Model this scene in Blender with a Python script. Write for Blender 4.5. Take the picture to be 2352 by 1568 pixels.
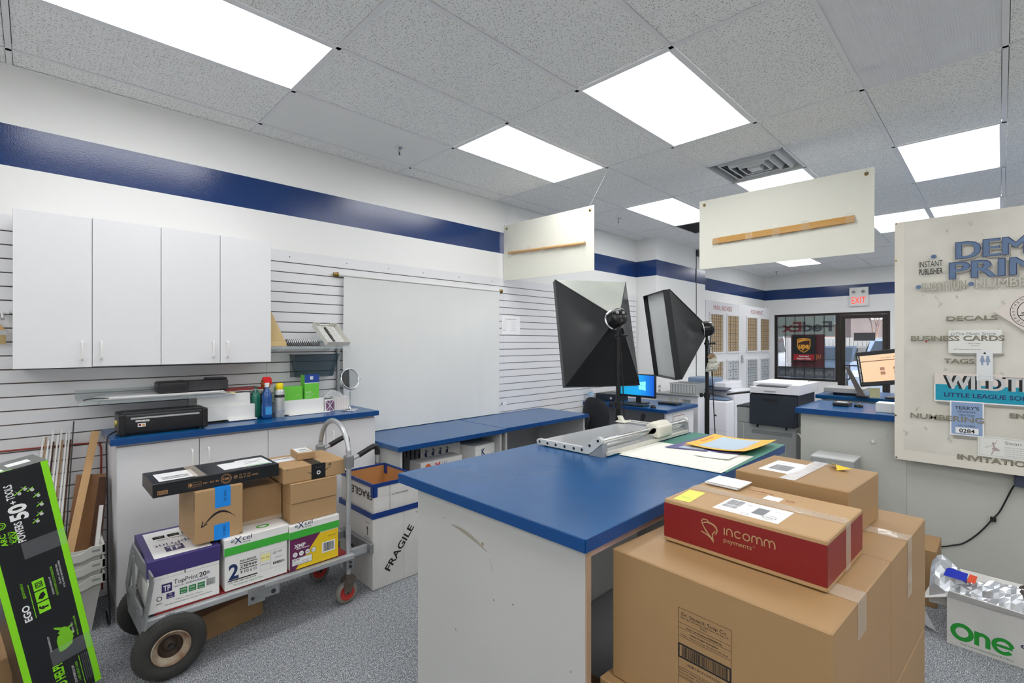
import bpy, bmesh, math, random
from mathutils import Vector, Matrix
random.seed(7)
S = bpy.context.scene
for o in list(bpy.data.objects): bpy.data.objects.remove(o)
PI = math.pi
COL = S.collection
R = math.radians

# ------------------------------------------------------------------ camera, world, sun, exposure
cam_d = bpy.data.cameras.new('camera'); cam = bpy.data.objects.new('camera', cam_d); COL.objects.link(cam)
cam.location = (0, 0, 1.545); cam.rotation_euler = (R(90), 0, R(45.27 - 90))
cam_d.sensor_width = 36; cam_d.lens = 17.02; cam_d.shift_y = 0.00085; cam_d.clip_start = .05; cam_d.clip_end = 200
S.camera = cam
S.view_settings.view_transform = 'Standard'; S.view_settings.look = 'None'
S.view_settings.exposure = 0.62; S.view_settings.gamma = 1; S.view_settings.use_curve_mapping = False
LAMP = 5.3
S.cycles.max_bounces = 16; S.cycles.diffuse_bounces = 9; S.cycles.transparent_max_bounces = 12
w = bpy.data.worlds.new('world'); S.world = w; w.use_nodes = True
nt = w.node_tree; nt.nodes.clear()
sky = nt.nodes.new('ShaderNodeTexSky'); sky.sky_type = 'NISHITA'; sky.sun_disc = False
sky.sun_elevation = R(32); sky.sun_rotation = R(200)
bg = nt.nodes.new('ShaderNodeBackground'); bg.inputs[1].default_value = 0.42
wo = nt.nodes.new('ShaderNodeOutputWorld')
nt.links.new(sky.outputs[0], bg.inputs[0]); nt.links.new(bg.outputs[0], wo.inputs[0])
sd = bpy.data.lights.new('sun', 'SUN'); sd.energy = 2.6; sd.angle = R(.6); sd.color = (1, .93, .84)
so = bpy.data.objects.new('sun', sd); COL.objects.link(so); so.rotation_euler = (R(58), 0, R(-50)); so.location = (20, 0, 10)

# ------------------------------------------------------------------ materials
def lin(c):
    return tuple((x/255/12.92 if x/255 <= .04045 else ((x/255+.055)/1.055)**2.4) for x in c) + (1,)
MATS = {}
def mat(name, rgb, rough=.5, metal=0., noise=0., nscale=20., bump=0., bscale=200., spec=.5, coat=0., emit=0., alpha=1., trans=0., ecol=None, mix=None, stretch=None):
    if name in MATS: return MATS[name]
    m = bpy.data.materials.new(name); m.use_nodes = True; t = m.node_tree; b = t.nodes['Principled BSDF']
    c = lin(rgb)
    b.inputs['Base Color'].default_value = c; b.inputs['Roughness'].default_value = rough; b.inputs['Metallic'].default_value = metal
    b.inputs['Specular IOR Level'].default_value = spec; b.inputs['Coat Weight'].default_value = coat; b.inputs['Coat Roughness'].default_value = .08
    if trans: b.inputs['Transmission Weight'].default_value = trans
    if alpha < 1: b.inputs['Alpha'].default_value = alpha
    if emit: b.inputs['Emission Color'].default_value = lin(ecol or rgb); b.inputs['Emission Strength'].default_value = emit
    tc = None
    if noise or bump:
        tc = t.nodes.new('ShaderNodeTexCoord'); mp = t.nodes.new('ShaderNodeMapping'); t.links.new(tc.outputs['Object'], mp.inputs[0])
        if stretch: mp.inputs['Scale'].default_value = stretch
    if noise:
        n = t.nodes.new('ShaderNodeTexNoise'); n.inputs['Scale'].default_value = nscale; n.inputs['Detail'].default_value = 6
        t.links.new(mp.outputs[0], n.inputs['Vector'])
        r = t.nodes.new('ShaderNodeValToRGB'); r.color_ramp.elements[0].position = .3; r.color_ramp.elements[1].position = .7
        c2 = lin(mix) if mix else tuple(x*(1-noise) for x in c[:3]) + (1,)
        r.color_ramp.elements[0].color = c2; r.color_ramp.elements[1].color = c
        t.links.new(n.outputs[0], r.inputs[0]); t.links.new(r.outputs[0], b.inputs['Base Color'])
    if bump:
        n2 = t.nodes.new('ShaderNodeTexNoise'); n2.inputs['Scale'].default_value = bscale; n2.inputs['Detail'].default_value = 4
        t.links.new(mp.outputs[0], n2.inputs['Vector'])
        bp = t.nodes.new('ShaderNodeBump'); bp.inputs['Strength'].default_value = bump; bp.inputs['Distance'].default_value = .002
        t.links.new(n2.outputs[0], bp.inputs['Height']); t.links.new(bp.outputs[0], b.inputs['Normal'])
    MATS[name] = m; return m
WALL = mat('white wall paint', (234, 234, 232), .45, bump=.15, bscale=90)
WALLG = mat('grey white partition paint', (190, 191, 183), .5, noise=.06, nscale=3, bump=.15, bscale=120)
STRIPE = mat('blue wall stripe paint', (10, 50, 108), .17, bump=.25, bscale=150, spec=.6)
LAMW = mat('white laminate', (225, 225, 227), .38, noise=.02, nscale=2)
LAMW2 = mat('worn white laminate', (190, 190, 187), .42, noise=.06, nscale=1.6)
LAMG = mat('grey panel board', (150, 150, 152), .5)  # plain grey for back panels, shelf and modesty panel
BLUE = mat('blue laminate worktop', (6, 80, 136), .26, noise=.18, nscale=3.5, spec=.5, bump=.04, bscale=400)
BLUEE = mat('blue laminate edge', (4, 66, 128), .35, spec=.4)
BLACK = mat('black plastic', (22, 22, 25), .4)
DKBL = mat('dark blue black plastic', (34, 42, 54), .45)
BLKS = mat('glossy black', (14, 14, 16), .25)
FAB = mat('black ripstop fabric', (30, 31, 34), .34, noise=.25, nscale=6, bump=.6, bscale=9)
FABG = mat('silver lining fabric', (150, 154, 146), .45, noise=.12, nscale=5, bump=.5, bscale=12)
CHROME = mat('chrome', (215, 216, 218), .12, 1.)
ALU = mat('brushed aluminium', (196, 198, 200), .36, .6, noise=.2, nscale=12)
ALUD = mat('dull dirty aluminium', (158, 160, 162), .42, .5, noise=.3, nscale=9)
STEEL = mat('dark steel', (70, 70, 72), .4, .8)
RUBBER = mat('grey black rubber', (52, 51, 49), .8, noise=.2, nscale=20, bump=.5, bscale=60)
RUBG = mat('grey caster rubber', (132, 128, 120), .7, noise=.15)
RED = mat('red plastic', (186, 52, 46), .45)
REDP = mat('red painted board', (150, 34, 34), .5, noise=.2)
KRAFT = mat('kraft cardboard', (178, 144, 102), .62, noise=.07, nscale=5, bump=.15, bscale=160, stretch=(1, 1, .2))
KRAFT2 = mat('darker kraft cardboard', (158, 124, 84), .65, noise=.1, nscale=4, bump=.15, bscale=160)
KRAFTI = mat('cardboard inside', (184, 132, 80), .7, noise=.1, nscale=6)
KEDGE = mat('cardboard cut edge', (110, 78, 48), .8)
WHITE = mat('white card', (232, 231, 228), .5, noise=.03, nscale=6)
WHITED = mat('scuffed white card', (216, 214, 210), .55, noise=.1, nscale=7)
PAPER = mat('white paper label', (240, 240, 240), .4)
INK = mat('black ink', (24, 24, 28), .5)
INKG = mat('grey ink', (120, 122, 126), .5)
NAVY = mat('navy ink', (30, 46, 96), .45)
PURP = mat('dark purple print', (56, 46, 104), .4)
GREENI = mat('green print', (62, 174, 58), .4)
GREEND = mat('dark green print', (44, 128, 74), .45)
YEL = mat('yellow print', (236, 200, 32), .45)
MAROON = mat('plum print', (104, 36, 84), .45)
REDI = mat('dark red print', (158, 26, 36), .45)
TAPE = mat('clear packing tape', (222, 206, 186), .12, alpha=.45, bump=.8, bscale=25, spec=.8)
BTAPE = mat('bright blue tape', (24, 140, 232), .35)
NTAPE = mat('navy blue tape', (12, 52, 124), .3, bump=.4, bscale=30)
LIME = mat('lime green print', (140, 226, 30), .35)
BLKP = mat('black printed card', (26, 28, 32), .3, noise=.2, nscale=6, bump=.2, bscale=14)
WOOD = mat('pale pine strip', (206, 164, 112), .55, noise=.15, nscale=10, stretch=(1, 1, .15))
WOODD = mat('worn brown board', (150, 104, 62), .6, noise=.4, nscale=9, stretch=(1, 1, .2))
DARKW = mat('dark torn board edge', (82, 50, 30), .8, noise=.4, nscale=30)
BIN = mat('light grey bin plastic', (206, 206, 200), .45, noise=.05)
BRONZE = mat('dark bronze frame', (50, 44, 40), .4, .3)
BRASS = mat('aged brass', (150, 122, 60), .3, .9)
FOAM = mat('cream foam board', (226, 225, 212), .5)
GREY = mat('light grey machine plastic', (196, 198, 196), .4)
GREYD = mat('mid grey machine plastic', (150, 153, 152), .45)
MACHW = mat('white machine plastic', (224, 224, 230), .4)
MACHB = mat('slate blue machine plastic', (112, 132, 160), .4)
CREAM = mat('cream plastic', (214, 212, 198), .4)
CURT = mat('white backdrop fabric', (222, 223, 221), .6, bump=.1, bscale=60, noise=.03, nscale=2)
SMOKE = mat('smoked translucent plastic', (40, 70, 84), .15, alpha=.5)
CLEAR = mat('clear acrylic', (190, 200, 202), .08, alpha=.28, spec=.8)
GLASS = mat('window glass', (200, 215, 220), .02, alpha=.10, spec=.6)
SEAT = mat('black chair fabric', (28, 30, 36), .75, bump=.4, bscale=300)
FOIL = mat('silver foil bag', (196, 200, 206), .22, .55, bump=.9, bscale=8)
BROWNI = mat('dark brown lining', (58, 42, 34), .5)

def nodes_mat(name):
    m = bpy.data.materials.new(name); m.use_nodes = True; MATS[name] = m
    return m, m.node_tree, m.node_tree.nodes['Principled BSDF']
def N(t, kind, **kw):
    n = t.nodes.new(kind)
    for k, v in kw.items():
        if k in n.inputs: n.inputs[k].default_value = v
        else: setattr(n, k, v)
    return n
# carpet: speckled blue grey loop pile
CARPET, t, b = nodes_mat('speckled blue grey carpet')
tc = N(t, 'ShaderNodeTexCoord'); n1 = N(t, 'ShaderNodeTexNoise', Scale=230., Detail=3.); n2 = N(t, 'ShaderNodeTexNoise', Scale=60., Detail=4.); n3 = N(t, 'ShaderNodeTexNoise', Scale=2.2, Detail=5.)
for n in (n1, n2, n3): t.links.new(tc.outputs['Object'], n.inputs['Vector'])
r1 = N(t, 'ShaderNodeValToRGB'); e = r1.color_ramp.elements
e[0].position = .36; e[0].color = lin((76, 79, 84)); e[1].position = .66; e[1].color = lin((222, 221, 214))
q = e.new(.47); q.color = lin((120, 125, 133)); q = e.new(.56); q.color = lin((163, 166, 169))
t.links.new(n1.outputs[0], r1.inputs[0])
r2 = N(t, 'ShaderNodeValToRGB'); r2.color_ramp.elements[0].position = .35; r2.color_ramp.elements[0].color = (.7, .7, .72, 1); r2.color_ramp.elements[1].position = .65; r2.color_ramp.elements[1].color = (1.1, 1.1, 1.1, 1)
t.links.new(n2.outputs[0], r2.inputs[0])
mx = N(t, 'ShaderNodeMix', data_type='RGBA', blend_type='MULTIPLY'); mx.inputs[0].default_value = 1
t.links.new(r1.outputs[0], mx.inputs[6]); t.links.new(r2.outputs[0], mx.inputs[7])
r3 = N(t, 'ShaderNodeValToRGB'); r3.color_ramp.elements[0].position = .68; r3.color_ramp.elements[0].color = (0, 0, 0, 1); r3.color_ramp.elements[1].position = .74; r3.color_ramp.elements[1].color = (.5, .5, .5, 1)
t.links.new(n3.outputs[0], r3.inputs[0])
mx2 = N(t, 'ShaderNodeMix', data_type='RGBA'); t.links.new(r3.outputs[0], mx2.inputs[0]); t.links.new(mx.outputs[2], mx2.inputs[6]); mx2.inputs[7].default_value = lin((118, 106, 96))
t.links.new(mx2.outputs[2], b.inputs['Base Color']); b.inputs['Roughness'].default_value = .95; b.inputs['Specular IOR Level'].default_value = .1
bp = N(t, 'ShaderNodeBump', Strength=.6, Distance=.004); t.links.new(n1.outputs[0], bp.inputs['Height']); t.links.new(bp.outputs[0], b.inputs['Normal'])
# mineral fibre ceiling tile with elongated fissures
TILE, t, b = nodes_mat('fissured ceiling tile')
tc = N(t, 'ShaderNodeTexCoord'); acc = None
for k, (sc, ang, th) in enumerate([((48, 150, 1), 0, .17), ((48, 150, 1), 62, .17), ((50, 140, 1), 121, .17), ((190, 190, 1), 20, .19)]):
    mp = N(t, 'ShaderNodeMapping', vector_type='TEXTURE'); mp.inputs['Rotation'].default_value = (0, 0, R(ang)); mp.inputs['Scale'].default_value = (1/sc[0], 1/sc[1], 1); mp.inputs['Location'].default_value = (k*.37, k*.21, 0)
    t.links.new(tc.outputs['Object'], mp.inputs[0])
    v = N(t, 'ShaderNodeTexVoronoi', voronoi_dimensions='2D', Scale=1.); t.links.new(mp.outputs[0], v.inputs['Vector'])
    lt = N(t, 'ShaderNodeMath', operation='LESS_THAN'); lt.inputs[1].default_value = th; t.links.new(v.outputs['Distance'], lt.inputs[0])
    # keep only part of the cells
    sp = N(t, 'ShaderNodeSeparateColor'); t.links.new(v.outputs['Color'], sp.inputs[0])
    g = N(t, 'ShaderNodeMath', operation='GREATER_THAN'); g.inputs[1].default_value = .80 if k < 3 else .80; t.links.new(sp.outputs[0], g.inputs[0])
    ml = N(t, 'ShaderNodeMath', operation='MULTIPLY'); t.links.new(lt.outputs[0], ml.inputs[0]); t.links.new(g.outputs[0], ml.inputs[1])
    if acc is None: acc = ml
    else:
        a2 = N(t, 'ShaderNodeMath', operation='MAXIMUM'); t.links.new(acc.outputs[0], a2.inputs[0]); t.links.new(ml.outputs[0], a2.inputs[1]); acc = a2
mx = N(t, 'ShaderNodeMix', data_type='RGBA'); t.links.new(acc.outputs[0], mx.inputs[0]); mx.inputs[6].default_value = lin((247, 247, 244)); mx.inputs[7].default_value = lin((128, 126, 122))
t.links.new(mx.outputs[2], b.inputs['Base Color']); b.inputs['Roughness'].default_value = .9; b.inputs['Specular IOR Level'].default_value = .1
TILES = mat('smooth ceiling tile', (240, 240, 237), .8, bump=.2, bscale=60)
TEE = mat('white grid tee', (235, 235, 235), .45)
# lamp diffuser with tube stripes
def diffuser(name, strength, stripes=True):
    m, t, b = nodes_mat(name)
    b.inputs['Base Color'].default_value = (.8, .8, .8, 1); b.inputs['Roughness'].default_value = .5
    tc = N(t, 'ShaderNodeTexCoord'); sp = N(t, 'ShaderNodeSeparateXYZ'); t.links.new(tc.outputs['Object'], sp.inputs[0])
    rp = N(t, 'ShaderNodeValToRGB'); mr = N(t, 'ShaderNodeMapRange'); mr.inputs[1].default_value = -.3; mr.inputs[2].default_value = .3
    t.links.new(sp.outputs[1], mr.inputs[0]); t.links.new(mr.outputs[0], rp.inputs[0])
    e = rp.color_ramp.elements; e[0].position = 0; e[0].color = (.8,)*3+(1,); e[1].position = 1; e[1].color = (.8,)*3+(1,)
    for c in (.2, .5, .8):
        for dx, v in ((-.07, .84), (-.02, 1.5), (.02, 1.5), (.07, .84)):
            q = e.new(c+dx); q.color = (v, v, v, 1)
    t.links.new(rp.outputs[0], b.inputs['Emission Color']); b.inputs['Emission Strength'].default_value = strength
    return m
DIFF = diffuser('lit lamp diffuser', LAMP)
PRISM, t, b = nodes_mat('unlit prismatic diffuser')
tc = N(t, 'ShaderNodeTexCoord'); wv = N(t, 'ShaderNodeTexWave', Scale=28., Distortion=0.); wv.bands_direction = 'Y'; t.links.new(tc.outputs['Object'], wv.inputs['Vector'])
nz = N(t, 'ShaderNodeTexNoise', Scale=3.5, Detail=2.); t.links.new(tc.outputs['Object'], nz.inputs['Vector'])
b1 = N(t, 'ShaderNodeBump', Strength=.35, Distance=.004); t.links.new(wv.outputs[0], b1.inputs['Height'])
b2 = N(t, 'ShaderNodeBump', Strength=1., Distance=.06); t.links.new(nz.outputs[0], b2.inputs['Height']); t.links.new(b1.outputs[0], b2.inputs['Normal'])
t.links.new(b2.outputs[0], b.inputs['Normal']); b.inputs['Base Color'].default_value = lin((232, 233, 236)); b.inputs['Roughness'].default_value = .3

# ------------------------------------------------------------------ mesh builder
FC = bpy.data.curves.new('font', 'FONT'); TXT = {}
def glyphs(s, bold):
    k = (s, bold)
    if k in TXT: return TXT[k]
    FC.body = s; FC.size = 1; FC.offset = bold; FC.resolution_u = 3
    o = bpy.data.objects.new('tmp', FC); me = o.to_mesh()
    vs = [tuple(v.co) for v in me.vertices]; fs = [tuple(p.vertices) for p in me.polygons]
    o.to_mesh_clear(); bpy.data.objects.remove(o)
    x0 = min((v[0] for v in vs), default=0); x1 = max((v[0] for v in vs), default=1)
    TXT[k] = (vs, fs, x0, x1); return TXT[k]
class MB:
    def __init__(s): s.v = []; s.f = []; s.mi = []; s.sm = []; s.mats = []; s.M = Matrix()
    def idx(s, m):
        if m not in s.mats: s.mats.append(m)
        return s.mats.index(m)
    def add(s, vs, fs, m, smooth=False):
        n = len(s.v); s.v += [s.M @ Vector(v) for v in vs]; i = s.idx(m)
        for f in fs: s.f.append(tuple(n+k for k in f)); s.mi.append(i); s.sm.append(smooth)
        return s
    def box(s, x0, y0, z0, x1, y1, z1, m, bev=0., seg=2):
        if x0 > x1: x0, x1 = x1, x0
        if y0 > y1: y0, y1 = y1, y0
        if z0 > z1: z0, z1 = z1, z0
        if not bev:
            return s.add([(x0,y0,z0),(x1,y0,z0),(x1,y1,z0),(x0,y1,z0),(x0,y0,z1),(x1,y0,z1),(x1,y1,z1),(x0,y1,z1)],
                [(0,3,2,1),(4,5,6,7),(0,1,5,4),(1,2,6,5),(2,3,7,6),(3,0,4,7)], m)
        bm = bmesh.new(); bmesh.ops.create_cube(bm, size=1)
        for v in bm.verts: v.co = Vector(((x0+x1)/2+v.co.x*(x1-x0), (y0+y1)/2+v.co.y*(y1-y0), (z0+z1)/2+v.co.z*(z1-z0)))
        bev = min(bev, .49*min(x1-x0, y1-y0, z1-z0))
        bmesh.ops.bevel(bm, geom=bm.edges[:], offset=bev, segments=seg, affect='EDGES', profile=.5)
        bm.verts.index_update()
        s.add([tuple(v.co) for v in bm.verts], [tuple(v.index for v in f.verts) for f in bm.faces], m, seg > 2); bm.free(); return s
    def quad(s, a, b, c, d, m): return s.add([a, b, c, d], [(0, 1, 2, 3)], m)
    def cyl(s, p0, p1, r0, m, r1=None, n=20, caps=True):
        r1 = r0 if r1 is None else r1; p0 = Vector(p0); p1 = Vector(p1); ax = (p1-p0).normalized()
        u = ax.orthogonal().normalized(); w_ = ax.cross(u)
        vs = [p0+(u*math.cos(2*PI*i/n)+w_*math.sin(2*PI*i/n))*r0 for i in range(n)] + [p1+(u*math.cos(2*PI*i/n)+w_*math.sin(2*PI*i/n))*r1 for i in range(n)]
        s.add(vs, [(i, (i+1) % n, n+(i+1) % n, n+i) for i in range(n)], m, True)
        if caps: s.add(vs, [tuple(range(n-1, -1, -1)), tuple(range(n, 2*n))], m)
        return s
    def tube(s, pts, r, m, n=10, sub=6, caps=True):
        P = [Vector(p) for p in pts]
        if sub > 1 and len(P) > 2:
            Q = []
            for i in range(len(P)-1):
                a = P[max(i-1, 0)]; b = P[i]; c = P[i+1]; d = P[min(i+2, len(P)-1)]
                for k in range(sub):
                    t_ = k/sub
                    Q.append(.5*((2*b)+(-a+c)*t_+(2*a-5*b+4*c-d)*t_**2+(-a+3*b-3*c+d)*t_**3))
            Q.append(P[-1]); P = Q
        vs = []; u = None
        for i, p in enumerate(P):
            tg = (P[min(i+1, len(P)-1)]-P[max(i-1, 0)]).normalized()
            u = tg.orthogonal().normalized() if u is None else (u-tg*u.dot(tg)).normalized()
            w_ = tg.cross(u); rr = r(i/(len(P)-1)) if callable(r) else r
            vs += [p+(u*math.cos(2*PI*k/n)+w_*math.sin(2*PI*k/n))*rr for k in range(n)]
        fs = [(i*n+k, i*n+(k+1) % n, (i+1)*n+(k+1) % n, (i+1)*n+k) for i in range(len(P)-1) for k in range(n)]
        s.add(vs, fs, m, True)
        if caps: s.add(vs, [tuple(range(n-1, -1, -1)), tuple(len(vs)-n+k for k in range(n))], m)
        return s
    def lathe(s, prof, c, m, ax='z', n=32):
        vs = []
        for (r, h) in prof:
            for k in range(n):
                a = 2*PI*k/n; x, y = r*math.cos(a), r*math.sin(a)
                vs.append({'z': (c[0]+x, c[1]+y, c[2]+h), 'y': (c[0]+x, c[1]+h, c[2]+y), 'x': (c[0]+h, c[1]+x, c[2]+y)}[ax])
        fs = [(i*n+k, i*n+(k+1) % n, (i+1)*n+(k+1) % n, (i+1)*n+k) for i in range(len(prof)-1) for k in range(n)]
        return s.add(vs, fs, m, True)
    def prism(s, poly, d, m):  # poly: 3d points, d: offset vector
        n = len(poly); d = Vector(d); vs = [Vector(p) for p in poly]; vs += [v+d for v in vs]
        s.add(vs, [tuple(range(n)), tuple(range(2*n-1, n-1, -1))], m)
        return s.add(vs, [(i, i+n, (i+1) % n+n, (i+1) % n) for i in range(n)], m)
    def text(s, txt, o, ux, uy, h, m, w=None, bold=.0, lift=.0008, al='l', wmax=None):
        vs, fs, x0, x1 = glyphs(txt, bold)
        if not fs: return s
        o = Vector(o); ux = Vector(ux).normalized(); uy = Vector(uy).normalized(); nn = ux.cross(uy)
        k = h/.73; kx = k if w is None else w/(x1-x0)
        wd = (x1-x0)*kx; off = {'l': 0, 'c': -wd/2, 'r': -wd}[al]
        return s.add([o+ux*((v[0]-x0)*kx+off)+uy*v[1]*k+nn*lift for v in vs], fs, m)
    def build(s, name, parent=None, label=None, origin=None, kind=None):
        me = bpy.data.meshes.new(name); o = bpy.data.objects.new(name, me); COL.objects.link(o)
        base = Vector(parent['_o']) if parent else None
        if base is None:
            if origin is None:
                xs = [v.x for v in s.v]; ys = [v.y for v in s.v]; zs = [v.z for v in s.v]
                base = Vector(((min(xs)+max(xs))/2, (min(ys)+max(ys))/2, min(zs)))
            else: base = Vector(origin)
            o.location = base
        me.from_pydata([v-base for v in s.v], [], s.f)
        for m in s.mats: me.materials.append(m)
        me.polygons.foreach_set('material_index', s.mi); me.polygons.foreach_set('use_smooth', s.sm)
        me.update()
        if parent: o.parent = parent; o['_o'] = parent['_o']
        else: o['_o'] = tuple(base)
        if label: o['label'] = label
        if kind: o['kind'] = kind
        return o
def thing(name, label, cat, loc, group=None, kind=None):
    o = bpy.data.objects.new(name, None); COL.objects.link(o); o.location = loc; o['_o'] = tuple(loc); o.empty_display_size = .05
    return tag(o, label, cat, group)
def tag(o, label, cat, group=None):
    o['label'] = label; o['category'] = cat
    if group: o['group'] = group
    return o
def struct(mb, name, origin=None):
    return mb.build(name, kind='structure', origin=origin)
def copy_tree(o, parent=None):
    c = o.copy(); COL.objects.link(c)
    if parent: c.parent = parent
    for ch in [x for x in bpy.data.objects if x.parent == o]: copy_tree(ch, c)
    return c
def rotz(cx, cy, a, z=0): return Matrix.Translation((cx, cy, z)) @ Matrix.Rotation(R(a), 4, 'Z')
X3, Y3, Z3 = Vector((1, 0, 0)), Vector((0, 1, 0)), Vector((0, 0, 1))
class Face:
    """a printed face: origin, right, up (2d coordinates in metres)"""
    def __init__(s, mb, o, ux, uy): s.mb = mb; s.o = Vector(o); s.ux = Vector(ux).normalized(); s.uy = Vector(uy).normalized(); s.n = s.ux.cross(s.uy)
    def p(s, x, y, l=.0005): return s.o+s.ux*x+s.uy*y+s.n*l
    def rect(s, x0, y0, x1, y1, m, l=.0005): s.mb.quad(s.p(x0, y0, l), s.p(x1, y0, l), s.p(x1, y1, l), s.p(x0, y1, l), m); return s
    def poly(s, pts, m, l=.0008):
        s.mb.add([s.p(x, y, l) for x, y in pts], [tuple(range(len(pts)))], m); return s
    def ring(s, cx, cy, r, t_, m, l=.0008, sx=1., a0=0, a1=360, n=28):
        vs = []
        for i in range(n+1):
            a = R(a0+(a1-a0)*i/n); vs += [s.p(cx+r*sx*math.cos(a), cy+r*math.sin(a), l), s.p(cx+(r-t_)*sx*math.cos(a), cy+(r-t_)*math.sin(a), l)]
        s.mb.add(vs, [(2*i, 2*i+2, 2*i+3, 2*i+1) for i in range(n)], m); return s
    def disc(s, cx, cy, r, m, l=.0007, sx=1.):
        s.mb.add([s.p(cx+r*sx*math.cos(2*PI*i/24), cy+r*math.sin(2*PI*i/24), l) for i in range(24)], [tuple(range(24))], m); return s
    def text(s, t_, x, y, h, m, w=None, bold=0., al='l', l=.001, rot=0):
        c, n_ = math.cos(R(rot)), math.sin(R(rot))
        s.mb.text(t_, s.o+s.ux*x+s.uy*y, s.ux*c+s.uy*n_, -s.ux*n_+s.uy*c, h, m, w, bold, l, al); return s
    def line(s, x0, y0, x1, y1, t_, m, l=.0008):
        d = Vector((x1-x0, y1-y0)); q = Vector((-d.y, d.x)).normalized()*t_/2
        return s.poly([(x0+q.x, y0+q.y), (x0-q.x, y0-q.y), (x1-q.x, y1-q.y), (x1+q.x, y1+q.y)], m, l)
    def frame(s, x0, y0, x1, y1, t_, m, l=.0008):
        for a in ((x0, y0, x1, y0+t_), (x0, y1-t_, x1, y1), (x0, y0+t_, x0+t_, y1-t_), (x1-t_, y0+t_, x1, y1-t_)): s.rect(*a, m, l)
        return s
    def barcode(s, x0, y0, x1, y1, m, n=22, l=.0011):
        rnd = random.Random(int(abs(x0+y0)*1e4)+n); x = x0
        while x < x1:
            w_ = (x1-x0)/n*rnd.uniform(.25, .8); s.rect(x, y0, min(x+w_, x1), y1, m, l); x += w_+(x1-x0)/n*rnd.uniform(.25, .7)
        return s
    def arc(s, pts, t_, m, l=.0009):  # stroke with width function through 2d points
        n = len(pts); vs = []
        for i, (x, y) in enumerate(pts):
            a = Vector(pts[max(i-1, 0)]); b_ = Vector(pts[min(i+1, n-1)]); d = (b_-a).normalized(); q = Vector((-d.y, d.x))*(t_(i/(n-1)) if callable(t_) else t_)/2
            vs += [s.p(x+q.x, y+q.y, l), s.p(x-q.x, y-q.y, l)]
        s.mb.add(vs, [(2*i, 2*i+1, 2*i+3, 2*i+2) for i in range(n-1)], m); return s

# ------------------------------------------------------------------ room shell
CZ = 3.07; WY = 3.855; XF = 12.15; XB = -2.6; YR = -4.2
GX = [1.13+1.2192*k for k in range(-4, 10)]; GY = [3.64-.6096*k for k in range(0, 14)]
m = MB(); m.box(XB, YR, -.05, XF+.2, 4.1, 0, CARPET); struct(m, 'floor', (0, 0, 0))
m = MB()
m.box(XB, WY, 0, 6.44, WY+.12, 2.52, WALL); m.box(XB, WY, 2.52, 6.44, WY+.12, 2.75, STRIPE); m.box(XB, WY, 2.75, 6.44, WY+.12, 3.2, WALL)
struct(m, 'wall_left')
m = MB()
for z0, z1, mm in ((0, 2.52, WALL), (2.52, 2.75, STRIPE), (2.75, 3.2, WALL)): m.box(6.44, 3.52, z0, 8.09, 3.98, z1, mm)
struct(m, 'wall_pillar')
m = MB()
for z0, z1, mm in ((0, 2.52, WALL), (2.52, 2.75, STRIPE), (2.75, 3.2, WALL)): m.box(8.09, 3.875, z0, XF+.15, 4.0, z1, mm)
struct(m, 'wall_left_far')
m = MB()   # far wall with window and door openings (Y 2.44..3.67 window, 1.55..2.44 door)
m.box(XF, 3.675, 0, XF+.15, 3.9, 2.52, WALL); m.box(XF, 1.55, 2.175, XF+.15, 3.675, 2.52, WALL); m.box(XF, 2.44, 0, XF+.15, 3.675, .70, WALL)
m.box(XF, 1.40, 0, XF+.15, 1.55, 2.52, WALL); m.box(XF, YR, 2.175, XF+.15, 1.40, 2.52, WALL); m.box(XF, YR, 0, XF+.15, 1.40, .70, WALL)
m.box(XF, YR, .70, XF+.15, -.9, 2.175, WALL)
m.box(XF, YR, 2.52, XF+.15, 3.9, 2.75, STRIPE); m.box(XF, YR, 2.75, XF+.15, 3.9, 3.2, WALL)
struct(m, 'wall_far')
m = MB(); m.box(XB-.12, YR, 0, XB, 4, 3.2, WALL); struct(m, 'wall_back')
m = MB(); m.box(XB, YR-.12, 0, XF, YR, 3.2, WALL); struct(m, 'wall_right')
# pony wall the poster hangs in front of, and the customer counter that runs into it
m = MB(); m.box(4.42, -2.2, 0, 4.54, .47, 2.30, WALLG); struct(m, 'wall_partition')
# slatwall panels with real grooves
GR = [.785+.0762*k for k in range(-9, 19)]
def slat(x0, x1, name):
    m = MB(); ed = [.03]+[g for g in GR]+[2.245]
    for i in range(len(ed)-1):
        a = ed[i]+(.0035 if i else 0); b_ = ed[i+1]-(.0035 if i < len(ed)-2 else 0)
        m.box(x0, WY-.020, a, x1, WY-.008, b_, LAMW)
    m.box(x0, WY-.008, .03, x1, WY-.0005, 2.245, mat('slatwall groove', (104, 92, 84), .7))
    return struct(m, name)
slat(-2.5, 1.235, 'wall_slat_panel_1'); slat(1.237, 3.675, 'wall_slat_panel_2'); slat(3.677, 5.12, 'wall_slat_panel_3'); slat(5.122, 6.42, 'wall_slat_panel_4')
m = MB()
for x in (1.40, 1.86, 2.25, 2.62, 3.05, 3.5): m.cyl((x, WY-.019, 2.20), (x, WY-.0225, 2.20), .004, STEEL, n=8)
struct(m, 'trim_1')

# ceiling: tiles, lamps, grid
LIGHTS = [(-1, 1), (1, 1), (1, 3), (3, 1), (3, 3), (3, 5), (5, 5), (5, 4), (7, 1), (-1, 5), (-3, 1), (-3, 4), (7, 4)]+[(i, j) for j in (7, 9) for i in (-3, -1, 1, 3, 5, 7)]  # cells without their own label are unseen panels, added to raise ambient light
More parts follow.
